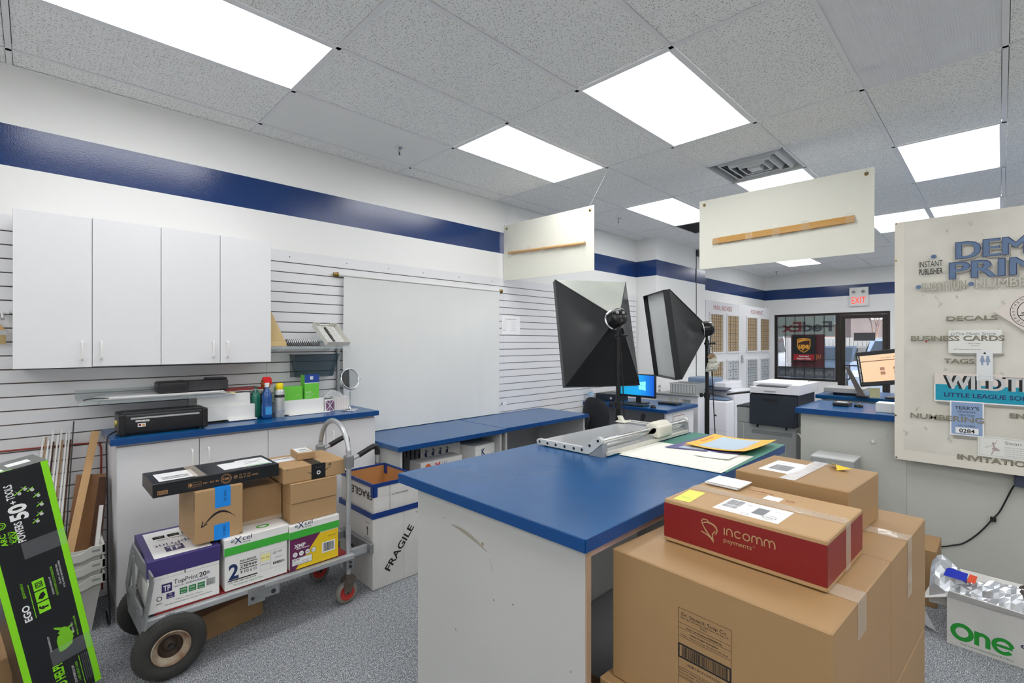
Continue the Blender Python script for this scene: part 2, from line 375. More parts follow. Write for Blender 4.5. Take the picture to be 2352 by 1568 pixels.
# (i, j): cell from GX line i (0 = 1.13) and GY line j (0 = 3.64) downwards
gx = lambda i: 1.13+1.2192*i
gy = lambda j: 3.64-.6096*j
TW = .012
skip = set(LIGHTS) | {(1, 5)}
m = MB()
for i in range(-4, 10):
    for j in range(-1, 13):
        x0, x1 = max(gx(i), XB), min(gx(i+1), XF); y0, y1 = gy(j+1), gy(j)
        if j == -1: y0, y1 = gy(0), 3.875
        y0 = max(y0, YR)
        if (i, j) in skip or x1 <= x0 or y1 <= y0: continue
        mm = TILES if (i, j) == (0, 0) else TILE
        if (i, j) == (2, 3):   # half tile beside the air diffuser
            m.box(x0, y0, CZ+.006, x0+.61, y1, CZ+.02, mm); continue
        if (i, j) == (4, 1):   # return grille takes the first half of this cell
            m.box(x0+.61, y0, CZ+.006, x1, y1, CZ+.02, mm); continue
        e_ = .0148; m.box(x0+e_, y0+e_, CZ+.005, x1-e_, y1-(e_ if j >= 0 else .002), CZ+.02, mm)
struct(m, 'ceiling', (0, 0, CZ))
m = MB(); m.box(XB, YR, 3.2, XF+.2, 4.0, 3.25, mat('plenum shade paint', (60, 60, 62), .9)); struct(m, 'ceiling_slab')  # slab coloured dark so the gaps around the tiles read as shadow
m = MB()
for i in range(-3, 10):
    m.box(gx(i)-TW, YR, CZ, gx(i)+TW, 3.85 if gx(i) < 6.4 else 3.87, CZ+.012, TEE)
for j in range(0, 13):
    if gy(j) > YR: m.box(XB, gy(j)-TW, CZ, 6.44 if j == 0 else XF, gy(j)+TW, CZ+.0115, TEE)
m.box(gx(2)+.6096-TW, gy(4), CZ, gx(2)+.6096+TW, gy(3), CZ+.0115, TEE); m.box(gx(4)+.6096-TW, gy(2), CZ, gx(4)+.6096+TW, gy(1), CZ+.0115, TEE)
m.box(XB, WY-.022, CZ-.002, 6.44, WY, CZ+.002, TEE); m.box(8.09, gy(0)-TW, CZ, XF, gy(0)+TW, CZ+.0115, TEE)
m.box(XF-.02, YR, CZ-.002, XF, 3.87, CZ+.002, TEE)
struct(m, 'trim_2')
LLAB = {(-1, 1): 'long lit ceiling lamp panel nearest the camera above the wall cabinets', (1, 1): 'lit ceiling lamp panel above the left end of the white backdrop',
 (1, 3): 'large lit ceiling lamp panel in the middle, before the square air diffuser', (3, 1): 'lit ceiling lamp panel beside the dark return grille, between the two hanging boards',
 (3, 3): 'lit ceiling lamp panel touching the square air diffuser, cut off by the larger hanging board', (3, 5): 'square looking lit ceiling lamp panel above the poster, right of the larger hanging board',
 (5, 5): 'lit ceiling lamp panel low behind the top of the poster', (5, 4): 'lit ceiling lamp panel between the larger hanging board and the poster top',
 (7, 1): 'far lit ceiling lamp panel seen below the larger hanging board'}
def lamp(i, j, first):
    cx, cy = gx(i)+.6096, gy(j)-.3048
    if first is None:
        t = thing('ceiling_light', '', 'ceiling light', (cx, cy, CZ), 'ceiling lamp panels')
        m = MB(); x0, x1, y0, y1 = cx-.6096, cx+.6096, cy-.3048, cy+.3048
        for a in ((x0+.012, y0+.012, x1-.012, y0+.024), (x0+.012, y1-.024, x1-.012, y1-.012), (x0+.012, y0+.024, x0+.024, y1-.024), (x1-.024, y0+.024, x1-.012, y1-.024)):
            m.box(a[0], a[1], CZ+.0005, a[2], a[3], CZ+.03, TEE)
        m.build('frame', t)
        m = MB(); m.box(x0+.0, y0+.0, CZ+.012, x1, y1, CZ+.02, DIFF); o = m.build('diffuser', t)
        return t
    t = copy_tree(first); t.location = (cx, cy, CZ); return t
L0 = None
for k, (i, j) in enumerate(LIGHTS):
    t = lamp(i, j, L0); L0 = L0 or t
    t['label'] = LLAB.get((i, j), 'unseen lit ceiling panel added outside the picture to brighten the shop')
t = thing('ceiling_light', 'unlit ceiling lamp panel with a sagging ribbed plastic diffuser, at the top right', 'ceiling light', (gx(1)+.6096, gy(5)-.3048, CZ))
m = MB(); n = 24
vs = []; x0, x1, y0, y1 = gx(1)+.012, gx(2)-.012, gy(6)+.012, gy(5)-.012
for a in range(n+1):
    for b_ in range(n+1):
        u, v = a/n, b_/n
        z = CZ+.006-.010*math.sin(PI*u)*math.sin(PI*v)*(1+.5*math.sin(5*u+3*v))-(.012*math.exp(-((u-1)/.06)**2)*abs(math.sin(PI*v)))
        vs.append((x0+(x1-x0)*u, y0+(y1-y0)*v, z))
m.add(vs, [(a*(n+1)+b_, a*(n+1)+b_+1, (a+1)*(n+1)+b_+1, (a+1)*(n+1)+b_) for a in range(n) for b_ in range(n)], PRISM, True)
m.build('diffuser', t); m = MB(); m.box(x0, y0, CZ+.03, x1, y1, CZ+.05, TEE); m.build('frame', t)

# sprinkler heads
def sprinkler(x, y, lab, first=None):
    if first:
        t = copy_tree(first); t.location = (x, y, CZ); t['label'] = lab; return t
    t = thing('sprinkler', lab, 'sprinkler', (x, y, CZ), 'ceiling sprinklers')
    m = MB(); m.lathe([(0, .004), (.034, .004), (.036, 0), (.03, -.006), (.014, -.01), (.012, -.016)], (x, y, CZ), CHROME); m.build('escutcheon', t)
    m = MB(); m.cyl((x, y, CZ-.01), (x, y, CZ-.035), .009, CHROME); m.tube([(x-.010, y, CZ-.028), (x-.015, y, CZ-.045), (x-.004, y, CZ-.062)], .0028, CHROME); m.tube([(x+.010, y, CZ-.028), (x+.015, y, CZ-.045), (x+.004, y, CZ-.062)], .0028, CHROME)
    m.cyl((x, y, CZ-.035), (x, y, CZ-.06), .004, STEEL); m.build('frame', t)
    m = MB(); m.cyl((x, y, CZ-.062), (x, y, CZ-.065), .019, CHROME); m.build('deflector', t)
    return t
s0 = sprinkler(2.047, 3.324, 'chrome ceiling sprinkler head on the smooth tile above the wall cabinets')
sprinkler(5.133, 3.32, 'chrome ceiling sprinkler head beside the smaller hanging board', s0)
sprinkler(11.42, 3.41, 'small chrome ceiling sprinkler head above the mail box panels', s0)

# square louvred air diffusers
def vent(cx, cy, lab, first=None):
    if first:
        t = copy_tree(first); t.location = (cx, cy, CZ); t['label'] = lab; return t
    t = thing('air_diffuser', lab, 'ceiling vent', (cx, cy, CZ), 'square louvred air diffusers')
    h = .29
    m = MB(); m.box(cx-h, cy-h, CZ+.10, cx+h, cy+h, CZ+.11, BLACK)
    for a in ((-1, 0), (1, 0), (0, -1), (0, 1)):
        if a[0]: m.box(cx+a[0]*(h-.001), cy-h, CZ, cx+a[0]*(h+.008), cy+h, CZ+.1, GREY)
        else: m.box(cx-h, cy+a[1]*(h-.001), CZ, cx+h, cy+a[1]*(h+.008), CZ+.1, GREY)
    m.build('housing', t)
    for r0, r1, z0, z1 in ((.285, .215, .0, .055), (.205, .150, -.012, .04), (.14, .09, -.016, .03), (.08, .035, -.02, .02)):
        m = MB(); q = []
        for r, z in ((r0-.02, z1), (r1+.012, z0), (r1, z0+.002), (r0-.03, z1+.004)):
            q += [(cx-r, cy-r, CZ+z), (cx+r, cy-r, CZ+z), (cx+r, cy+r, CZ+z), (cx-r, cy+r, CZ+z)]
        m.add(q, [(4*a+k, 4*a+(k+1) % 4, 4*a+4+(k+1) % 4, 4*a+4+k) for a in range(3) for k in range(4)], mat('bare louvre metal', (212, 213, 214), .35, .25)); m.build('louvre', t)
    m = MB(); m.box(cx-.05, cy-.05, CZ-.016, cx+.05, cy+.05, CZ-.012, mat('bare louvre metal', (0, 0, 0))); m.build('centre_plate', t)
    return t
v0 = vent(gx(2)+.6096*1.5, gy(3)-.3048, 'square metal air diffuser with nested louvres beside the lamp panel')
vent(gx(5)+.32, gy(3)-.3048, 'small far square air diffuser between the larger hanging board and the poster', v0)
t = thing('return_grille', 'dark rectangular return air grille in the ceiling behind the larger hanging board', 'ceiling vent', (gx(4)+.3, gy(1)-.3, CZ))
m = MB(); m.box(gx(4)+.012, gy(2)+.012, CZ+.05, gx(4)+.597, gy(1)-.012, CZ+.06, BLACK); m.build('backing', t)
m = MB()
for k in range(22): m.box(gx(4)+.012, gy(2)+.014+k*.0268, CZ+.002, gx(4)+.597, gy(2)+.022+k*.0268, CZ+.02, STEEL)
m.build('grille', t)

# ------------------------------------------------------------------ far window, door
m = MB(); x = XF+.03
y0, y1, z0, z1 = 2.44, 3.675, .70, 2.175
for a in ((y0, z0, y0+.045, z1), (y1-.06, z0, y1, z1), (y0+.045, z1-.05, y1-.06, z1), (y0+.045, z0, y1-.06, z0+.05)): m.box(x, a[0], a[1], x+.06, a[2], a[3], BRONZE)
for k in range(1, 6): yy = 2.50+k*.188; m.box(x-.02, yy-.006, z0, x-.008, yy+.006, z1-.04, BRONZE)
for zz in (1.90, .98): m.box(x-.022, y0+.04, zz-.006, x-.006, y1-.05, zz+.006, BRONZE)
m.box(x+.028, y0+.045, z0+.05, x+.034, y1-.06, z1-.05, GLASS)
struct(m, 'window_1')
m = MB(); y0, y1, z1 = 1.55, 2.44, 2.175
for a in ((y0, 0, y0+.05, z1), (y1-.05, 0, y1, z1), (y0+.05, z1-.05, y1-.05, z1)): m.box(x-.01, a[0], a[1], x+.07, a[2], a[3], BRONZE)
for a in ((y0+.055, .01, y0+.13, z1-.055), (y1-.13, .01, y1-.055, z1-.055), (y0+.13, z1-.13, y1-.13, z1-.055), (y0+.13, .01, y1-.13, .2)): m.box(x+.01, a[0], a[1], x+.055, a[2], a[3], BRONZE, .004)
m.box(x+.03, y0+.13, .2, x+.036, y1-.13, z1-.13, GLASS)
d1 = struct(m, 'door_1')
m = MB(); m.tube([(x-.01, y1-.09, 1.02), (x-.05, y1-.09, 1.02), (x-.05, y1-.09, 1.06), (x-.05, y0+.12, 1.06)], .012, BRONZE, sub=1)
m.tube([(x-.045, y1-.22, 1.06), (x-.05, y1-.22, .80), (x-.05, y1-.16, .76)], .012, BRONZE); m.cyl((x-.02, y1-.09, 1.22), (x+.01, y1-.09, 1.22), .018, BRONZE)
dh = m.build('door_handle'); dh.parent = d1; dh.location = Vector(dh['_o'])-Vector(d1['_o'])
m = MB()
for a in ((-.9, .70, -.84, 2.175), (1.34, .70, 1.40, 2.175), (-.84, 2.12, 1.34, 2.175), (-.84, .70, 1.34, .75), (.2, .75, .25, 2.12)): m.box(x, a[0], a[1], x+.06, a[2], a[3], BRONZE)
m.box(x+.028, -.84, .75, x+.034, 1.34, 2.12, GLASS); struct(m, 'window_2')
# window film banner (lettered for the street, so it reads reversed from inside)
FILM = mat('grey green window film', (150, 164, 160), .4, alpha=.93); FILM2 = mat('dark grey window film', (88, 92, 98), .5)
INKF = mat('dark grey film letters', (70, 76, 84), .5); REDF = mat('maroon film letters', (120, 50, 56), .5)
m = MB(); m.box(XF+.048, 2.50, 1.68, XF+.050, 3.61, 2.12, FILM)
for s_, yy, wd, mm in (('Fed', 2.55, .56, INKF), ('Ex', 3.13, .40, REDF)):
    m.text(s_, (XF+.046, yy, 1.79), (0, 1, 0), (0, 0, 1), .22, mm, w=wd, bold=.03, lift=-.0004)
tag(m.build('window_banner'), 'grey window film banner with reversed courier lettering across the top of the barred window', 'window sign')
m = MB(); m.box(XF+.048, 2.50, .76, XF+.050, 3.61, 1.0, FILM2)
m.text('Passport', (XF+.046, 2.53, .83), (0, 1, 0), (0, 0, 1), .11, INKG, w=.72, bold=.03, lift=-.0004); m.text('Photos', (XF+.046, 3.30, .83), (0, 1, 0), (0, 0, 1), .11, INKG, w=.26, bold=.03, lift=-.0004)
tag(m.build('window_banner'), 'dark window film band with reversed lettering across the foot of the barred window', 'window sign')
# shipping outlet sign
t = thing('hanging_sign', 'black shipping sign with a gold shield and red strip hanging in the barred window', 'sign', (XF-.02, 3.02, 1.30))
m = MB(); m.box(XF-.035, 2.84, 1.13, XF-.018, 3.29, 1.70, BLKP, .004); f = Face(m, (XF-.035, 3.29, 1.13), -Y3, Z3)
f.rect(.02, .02, .43, .15, REDI); f.text('Authorized', .225, .095, .032, PAPER, al='c', w=.19, bold=.02); f.text('Shipping Outlet', .225, .042, .032, PAPER, al='c', w=.27, bold=.02)
GOLD = mat('gold print', (226, 160, 52), .35)
sh = lambda k: [(.225+k*a, .35+k*b_) for a, b_ in ((-.13, .135), (-.07, .155), (0, .16), (.07, .155), (.13, .135), (.13, -.02), (.11, -.08), (.06, -.13), (0, -.165), (-.06, -.13), (-.11, -.08), (-.13, -.02))]
f.poly(sh(1.), GOLD); f.poly(sh(.88), mat('dark brown print', (60, 34, 24), .4), .0014)
f.poly([(.115, .45), (.17, .478), (.225, .487), (.28, .478), (.335, .465), (.335, .458), (.26, .452), (.18, .43), (.115, .40)], GOLD, .002)
f.text('ups', .225, .285, .115, GOLD, al='c', w=.2, bold=.05, l=.0022); m.build('panel', t)
for ya, yb in ((3.16, 3.26), (2.96, 2.86)): m = MB(); m.tube([(XF-.026, ya, 1.70), (XF-.026, yb, 1.92)], .002, BLACK); m.build('wire', t)
m = MB(); m.box(XF+.040, 2.68, 1.0, XF+.043, 3.33, 1.72, mat('maroon poster back', (92, 42, 50), .5, noise=.35, nscale=4)); m.text('ups', (XF+.039, 2.75, 1.2), (0, 1, 0), (0, 0, 1), .12, mat('dull orange print', (170, 96, 60), .5), w=.2, bold=.04, lift=-.0004)
tag(m.build('window_poster'), 'maroon poster stuck to the window glass behind the black shipping sign', 'poster')
m = MB(); m.box(XF+.052, 1.80, 1.58, XF+.060, 2.16, 1.745, mat('dark grey sign back', (70, 70, 74), .5)); tag(m.build('door_sign'), 'plain dark grey sign back on the glass of the exit door', 'sign')
# exit sign
t = thing('exit_sign', 'white EXIT sign with red letters and two small lamp heads above the door', 'exit sign', (XF-.03, 2.06, 2.29))
m = MB(); m.box(XF-.06, 1.90, 2.295, XF, 2.22, 2.68, WHITE, .006); f = Face(m, (XF-.06, 2.22, 2.295), -Y3, Z3)
f.text('EXIT', .16, .05, .145, mat('lit red letters', (255, 50, 26), .4, emit=.9), al='c', w=.24, bold=.0); m.build('housing', t)
for yy in (2.14, 1.98):
    m = MB(); m.cyl((XF-.06, yy, 2.60), (XF-.10, yy, 2.585), .022, CHROME, r1=.03); m.cyl((XF-.10, yy, 2.585), (XF-.102, yy, 2.584), .026, GREYD); m.build('lamp_head', t)

# ------------------------------------------------------------------ outside
ASPH = mat('wet asphalt', (120, 112, 104), .7, noise=.4, nscale=.6, mix=(226, 228, 232)); SNOW = mat('snow', (236, 238, 242), .8, noise=.3, nscale=1.5, mix=(150, 140, 130))
BRICK = mat('brown brick', (142, 104, 92), .8, noise=.3, nscale=1.5); BRICK2 = mat('grey brown brick', (128, 112, 106), .8, noise=.25, nscale=1.5); ROOF = mat('brown shingle roof', (150, 106, 88), .8, noise=.3, nscale=3)
m = MB(); m.box(XF+.2, -30, -.25, 70, 40, -.05, ASPH); struct(m, 'ground')
m = MB(); rnd = random.Random(3)
for k in range(34):
    x_ = rnd.uniform(13.6, 15.6); y_ = rnd.uniform(-1, 6); r = rnd.uniform(.15, .5)
    m.lathe([(r, -.06), (r*.85, r*.18), (r*.5, r*.34), (0.001, r*.4)], (x_, y_, 0), SNOW, n=9)
o = m.build('snow_heap'); tag(o, 'low broken snow heaps in front of the parked cars outside', 'snow'); o['kind'] = 'stuff'
def car(name, lab, cx, cy, rot, col, h=1.5, L=4.6, W=1.85, van=False):
    t = thing(name, lab, 'car', (cx, cy, -.05)); t.rotation_euler = (0, 0, 0)
    M = rotz(cx, cy, rot, -.05); bd = mat('car paint '+name+str(col), col, .25, .2, coat=1); gl = mat('dark car glass', (30, 36, 42), .08)
    def sec(pts, w0, mm, nm):
        m = MB(); m.M = M; n = len(pts); vs = []
        for s_ in (-1, 1): vs += [(x_, s_*w0*(1 if z < h*.62 else .86), z) for x_, z in pts]
        m.add(vs, [tuple(range(n-1, -1, -1)), tuple(range(n, 2*n))]+[(i, (i+1) % n, (i+1) % n+n, i+n) for i in range(n)], mm); return m.build(nm, t)
    hl = L/2; hb = h*.60
    if van: body = [(-hl, .25), (hl, .25), (hl, hb*.75), (hl*.82, hb*.95), (hl*.5, h*.98), (-hl*.95, h), (-hl, h*.8)]
    else: body = [(-hl, .25), (hl, .25), (hl, hb*.8), (hl*.9, hb), (hl*.45, hb*1.08), (hl*.15, h), (-hl*.7, h), (-hl*.95, hb*1.1), (-hl, hb)]
    sec(body, W/2, bd, 'body')
    m = MB(); m.M = M
    for s_ in (-1, 1):
        yy = s_*(W/2*.94+.005)
        p = [(hl*.42, hb*1.06), (hl*.14, h*.95), (-hl*.68, h*.95), (-hl*.88, hb*1.08)] if not van else [(hl*.66, hb*1.03), (hl*.45, h*.93), (-hl*.85, h*.94), (-hl*.9, hb*1.03)]
        m.add([(a, yy*(1 if b_ < h*.7 else .93), b_) for a, b_ in p]+[(a, yy*(1 if b_ < h*.7 else .93)+s_*.015, b_) for a, b_ in p], [(0, 1, 2, 3), (4, 5, 6, 7)], gl)
    p = [(hl*.455, hb*1.1), (hl*.17, h*.96)] if not van else [(hl*.8, hb), (hl*.52, h*.95)]
    m.add([(p[0][0]+.03, -W*.4, p[0][1]), (p[0][0]+.03, W*.4, p[0][1]), (p[1][0]+.05, W*.36, p[1][1]), (p[1][0]+.05, -W*.36, p[1][1])], [(0, 1, 2, 3)], gl)
    m.build('windows', t)
    for a in (-.62, .62):
        for s_ in (-1, 1):
            m = MB(); m.M = M; m.cyl((hl*a, s_*(W/2-.22), .33), (hl*a, s_*(W/2+.01), .33), .33, RUBBER, n=22); m.cyl((hl*a, s_*(W/2+.01), .33), (hl*a, s_*(W/2+.02), .33), .2, ALU, n=18); m.build('wheel', t)
    for s_ in (-1, 1):
        m = MB(); m.M = M; m.box(hl-.02, s_*W*.3, hb*.62, hl+.015, s_*W*.45, hb*.8, mat('headlamp', (225, 228, 232), .1, .3), .01); m.build('headlamp', t)
    m = MB(); m.M = M; m.box(hl-.01, -W*.25, hb*.45, hl+.02, W*.25, hb*.75, STEEL); m.build('grille', t)
    return t
car('pickup_truck', 'white vehicle parked outside the barred window', 19.2, 7.0, 182, (226, 228, 232), h=1.95, L=5.4, W=2.0, van=True)
car('car', 'small dark grey car seen through the exit door glass', 22.4, 4.6, 180, (70, 78, 88), h=1.45)
car('car', 'light grey vehicle seen beside the front desk monitor', 18.6, 2.0, 178, (150, 160, 172), h=1.7, L=4.8)
FENCE = mat('grey fence', (150, 146, 140), .8)
m = MB()
for k in range(150): m.box(25, -8+k*.15, -.05, 25.03, -8+k*.15+.12, 1.75, FENCE)
m.box(25.03, -8, .4, 25.08, 14.5, .5, FENCE); m.box(25.03, -8, 1.4, 25.08, 14.5, 1.5, FENCE)
tag(m.build('fence'), 'grey board fence beyond the parked cars', 'fence')
def house(cx, cy, W, D, H, bm, lab):
    t = thing('house', lab, 'house', (cx, cy, -.05))
    m = MB(); m.box(cx-D/2, cy-W/2, -.05, cx+D/2, cy+W/2, H, bm); m.build('wall', t)
    m = MB(); m.prism([(cx-D/2-.3, cy-W/2-.3, H), (cx+D/2+.3, cy-W/2-.3, H), (cx, cy-W/2-.3, H+1.7)], (0, W+.6, 0), ROOF); m.build('roof', t)
    gw = W*.36
    m = MB(); m.prism([(cx-D/2-.8, cy+.2-gw/2, -.05), (cx-D/2-.8, cy+.2+gw/2, -.05), (cx-D/2-.8, cy+.2+gw/2, H*.86), (cx-D/2-.8, cy+.2, H+1.1), (cx-D/2-.8, cy+.2-gw/2, H*.86)], (1.2, 0, 0), BRICK2); m.build('gable', t)
    for yy, zz in ((-W*.34, H*.62), (-W*.34, H*.16), (.2, H*.66), (W*.36, H*.62), (W*.36, H*.16)):
        m = MB(); xx = cx-D/2-(.83 if yy == .2 else .03); m.box(xx-.02, cy+yy-.6, zz, xx, cy+yy+.6, zz+1.15, WHITE); m.box(xx-.03, cy+yy-.52, zz+.08, xx-.02, cy+yy-.03, zz+1.07, mat('house glass', (120, 132, 146), .1)); m.box(xx-.03, cy+yy+.03, zz+.08, xx-.02, cy+yy+.52, zz+1.07, mat('house glass', (0, 0, 0))); m.build('window', t)
    return t
house(44, 5.2, 9.5, 8, 4.6, BRICK, 'brown brick house with a gable and shingle roof seen through the exit door')
house(46, 16.5, 10, 8, 4.6, BRICK2, 'grey brick house far behind the barred window')
house(43, -7, 10, 8, 4.4, BRICK, 'brown brick house farther right behind the partition')
# bare tree
def branch(m, p, d, L, r, n):
    q = p+d*L; m.cyl(p, q, r, mat('grey bark', (124, 96, 84), .9), r1=r*.65, n=6, caps=False)
    if n:
        for k in range(3):
            dd = (d+Vector((rnd.uniform(-.7, .7), rnd.uniform(-.7, .7), rnd.uniform(-.1, .5)))).normalized(); branch(m, q, dd, L*rnd.uniform(.6, .8), r*.6, n-1)
m = MB(); branch(m, Vector((31, 4.6, -.05)), Vector((0, 0, 1)), 1.5, .09, 5); tag(m.build('bare_tree'), 'bare leafless tree between the fence and the brick house', 'tree')

# ------------------------------------------------------------------ left counter and wall cabinets
def pull(m, x, y, z0, z1, d=.028, r=.0055, mm=WHITE):
    m.tube([(x, y, z1), (x, y-d*.8, z1), (x, y-d, z1-.012), (x, y-d, z0+.012), (x, y-d*.8, z0), (x, y, z0)], r, mm, n=8, sub=2)
cabx = [-.073, .235, .547, .859, 1.168]
for c in range(2):
    xa, xb = cabx[2*c], cabx[2*c+2]; xm = cabx[2*c+1]
    t = thing('wall_cabinet', ['white two door wall cabinet at the left, above the cardboard scraps', 'white two door wall cabinet on the right, next to the small shelf'][c], 'wall cabinet', ((xa+xb)/2, 3.7, 1.41), 'white wall cabinets')
    m = MB(); m.box(xa+.002, 3.553, 1.412, xb-.002, WY-.021, 2.232, LAMW); m.build('body', t)
    for k, (a, b_) in enumerate(((xa, xm), (xm, xb))):
        m = MB(); dz = -.004 if (c == 0 and k == 0) else 0
        m.box(a+.0015, 3.535, 1.412+dz, b_-.0015, 3.552, 2.234+dz, LAMW, .0012, 1); d = m.build('door', t)
        hx = (b_-.042) if k == 0 else (a+.038); m = MB(); pull(m, hx, 3.536, 1.452, 1.548)
        h_ = m.build('handle', d)
CT = 1.02
t = thing('worktop', 'long blue laminate worktop under the wall cabinets, carrying the black laminator', 'worktop', (1.1, 3.6, .98))
m = MB(); m.box(.297, 3.37, .984, 1.897, WY-.021, CT, BLUE, .003); m.build('top', t)
m = MB(); m.box(.298, 3.3685, .985, 1.896, 3.3698, CT-.001, BLUEE); m.build('edge_band', t)
dx = [.327, .716, 1.105, 1.494, 1.882]
for c in range(2):
    xa, xb, xm = dx[2*c], dx[2*c+2], dx[2*c+1]
    t = thing('base_cabinet', ['white two door base cabinet behind the hand truck, left half under the blue worktop', 'white two door base cabinet, right half under the blue worktop beside the low desk'][c], 'base cabinet', ((xa+xb)/2, 3.6, 0), 'white base cabinets')
    m = MB(); m.box(xa, 3.419, .09, xb-.001, WY-.021, .983, LAMW); m.box(xa, 3.44, 0, xa+.018, WY-.021, .09, LAMW2); m.box(xb-.019, 3.44, 0, xb-.001, WY-.021, .09, LAMW2); m.box(xa+.018, 3.47, 0, xb-.019, 3.485, .09, LAMW2); m.build('body', t)
    for k, (a, b_) in enumerate(((xa, xm), (xm, xb))):
        m = MB(); m.box(a+.0015, 3.40, .095, b_-.0025, 3.418, .968, LAMW, .0012, 1); d = m.build('door', t)
        hx = (b_-.04) if k == 0 else (a+.045); m = MB(); pull(m, hx, 3.401, .81, .905); m.build('handle', d)

# ------------------------------------------------------------------ boxes helper
def carton(name, lab, x0, y0, z0, L, D, H, rot=0, mt=None, paint=None, cat='box', group=None, top='flaps', bev=.003, tape=None):
    """closed box: near left corner (x0, y0), L along local x, D along local y"""
    mt = mt or KRAFT
    t = thing(name, lab, cat, (x0, y0, z0), group)
    m = MB(); m.M = Matrix.Translation((x0, y0, z0)) @ Matrix.Rotation(R(rot), 4, 'Z')
    m.box(0, 0, 0, L, D, H, mt, bev, 1)
    F = {'front': Face(m, (0, 0, 0), X3, Z3), 'left': Face(m, (0, D, 0), -Y3, Z3), 'top': Face(m, (0, 0, H), X3, Y3), 'right': Face(m, (L, 0, 0), Y3, Z3)}
    if top == 'flaps': F['top'].line(0, D/2, L, D/2, .0016, KEDGE, .0006)
    if top == 'flapsy': F['top'].line(L/2, 0, L/2, D, .0016, KEDGE, .0006)
    if paint: paint(F, L, D, H)
    m.build('carton', t)
    for tp_ in (tape if isinstance(tape, (list, tuple)) else [tape] if tape else []):
        m = MB(); m.M = Matrix.Translation((x0, y0, z0)) @ Matrix.Rotation(R(rot), 4, 'Z'); tp_(m, L, D, H); m.build('packing_tape', t)
    return t

# ------------------------------------------------------------------ hand truck used as a four wheeled cart
t = thing('hand_truck', 'dirty aluminium hand truck laid flat as a four wheeled cart loaded with boxes', 'hand truck', (.87, 2.92, 0))
RZ = .272   # deck height under the boxes is .298
m = MB()
for y in (2.715, 3.115): m.box(.36, y-.018, .262, 1.36, y+.018, .292, ALU, .006)
for x in (.42, .62, .86, 1.08, 1.30): m.box(x-.02, 2.733, .268, x+.02, 3.097, .286, ALUD, .004)
m.build('frame', t)
m = MB(); m.box(.40, 2.735, .2862, 1.33, 3.095, .297, REDP, .002); m.build('deck_board', t)
m = MB(); m.prism([(.36, 2.69, .262), (.50, 2.69, .262), (.50, 3.14, .262), (.36, 3.14, .262)], (0, 0, .006), ALUD)
m.box(.36, 2.688, .225, .50, 2.694, .292, ALUD); m.box(.36, 3.136, .225, .50, 3.142, .292, ALUD); m.build('axle_tray', t)
# toe plate with two triangular cut outs: outline in (y, z), leaning outwards
m = MB()
def tp(y, z): return (.350+.0-(.10*(3.13-y))*0-.06*max(0, (z-.30))/.3*0+(.045 if (y < 2.75 and z > .4) else 0)-.012*(z > .5), y, z)
out = [(2.69, .27), (2.70, .46), (2.93, .555), (3.12, .31), (3.14, .22), (3.10, .20)]
O = [Vector(tp(*p)) for p in out]; c = sum(O, Vector())/len(O)
hA = [Vector(tp(2.735, .34)), Vector(tp(2.78, .42)), Vector(tp(2.86, .45)), Vector(tp(2.82, .33))]
def bar(p, q, w_, th=.007):
    d = (q-p).normalized(); up = X3.cross(d).normalized()*w_/2
    m.prism([p-up, q-up, q+up, p+up], (th, 0, 0), ALUD)
V = Vector
bar(V((.350, 2.70, .265)), V((.382, 2.705, .47)), .07); bar(V((.382, 2.70, .455)), V((.338, 2.935, .55)), .075); bar(V((.338, 2.92, .55)), V((.338, 3.13, .29)), .07)
bar(V((.338, 3.12, .33)), V((.345, 3.11, .20)), .06); bar(V((.350, 2.70, .25)), V((.345, 3.13, .22)), .08); bar(V((.338, 2.925, .55)), V((.347, 2.93, .24)), .055); bar(V((.345, 2.72, .33)), V((.338, 3.11, .32)), .03)
m.build('toe_plate', t)
def bigwheel(y, s_):
    c = (.452, y, .146)
    m = MB(); pr = []
    for k in range(25):
        a = -PI*.80+k*PI*1.6/24; pr.append((.146-.040+.040*math.cos(a), .040*math.sin(a)*1.0))
    m.lathe(pr, c, RUBBER, 'y', 56)
    for k in range(64):   # tread blocks on the shoulders
        a = 2*PI*k/64
        for sg in (-1, 1):
            p0 = (c[0]+.1465*math.cos(a), y+sg*.006, c[2]+.1465*math.sin(a)); p1 = (c[0]+.128*math.cos(a+.07), y+sg*.0345, c[2]+.128*math.sin(a+.07)); m.cyl(p0, p1, .0023, RUBBER, n=5)
    w_ = m.build('tyre', t)
    m = MB(); g = mat('rusty cream rim', (186, 176, 156), .5, noise=.5, nscale=16, mix=(122, 82, 50))
    m.lathe([(.072, -.034*s_), (.070, -.024*s_), (.056, -.014*s_), (.050, -.008*s_)], c, g, 'y', 40); m.lathe([(.050, -.008*s_), (.044, .016*s_), (.030, .020*s_), (.024, .0), (.014, -.006*s_), (.0001, -.006*s_)], c, mat('dark rusty rim recess', (74, 58, 46), .6, noise=.5, nscale=30), 'y', 40)
    m.lathe([(.074, .03*s_), (.070, -.028*s_), (.074, -.036*s_), (.078, -.030*s_)], c, g, 'y', 40); m.build('rim', w_)
    m = MB(); m.cyl((c[0], y-.02*s_, c[2]), (c[0], y+.05*s_, c[2]), .011, STEEL, n=14); m.build('hub', w_)
bigwheel(2.700, 1); bigwheel(3.185, -1)
m = MB(); m.cyl((.452, 2.74, .146), (.452, 3.15, .146), .009, STEEL)
for y in (2.752, 3.13): m.prism([(.40, y, .265), (.50, y, .265), (.465, y, .13), (.438, y, .13)], (0, .005, 0), ALUD)
m.build('axle', t)
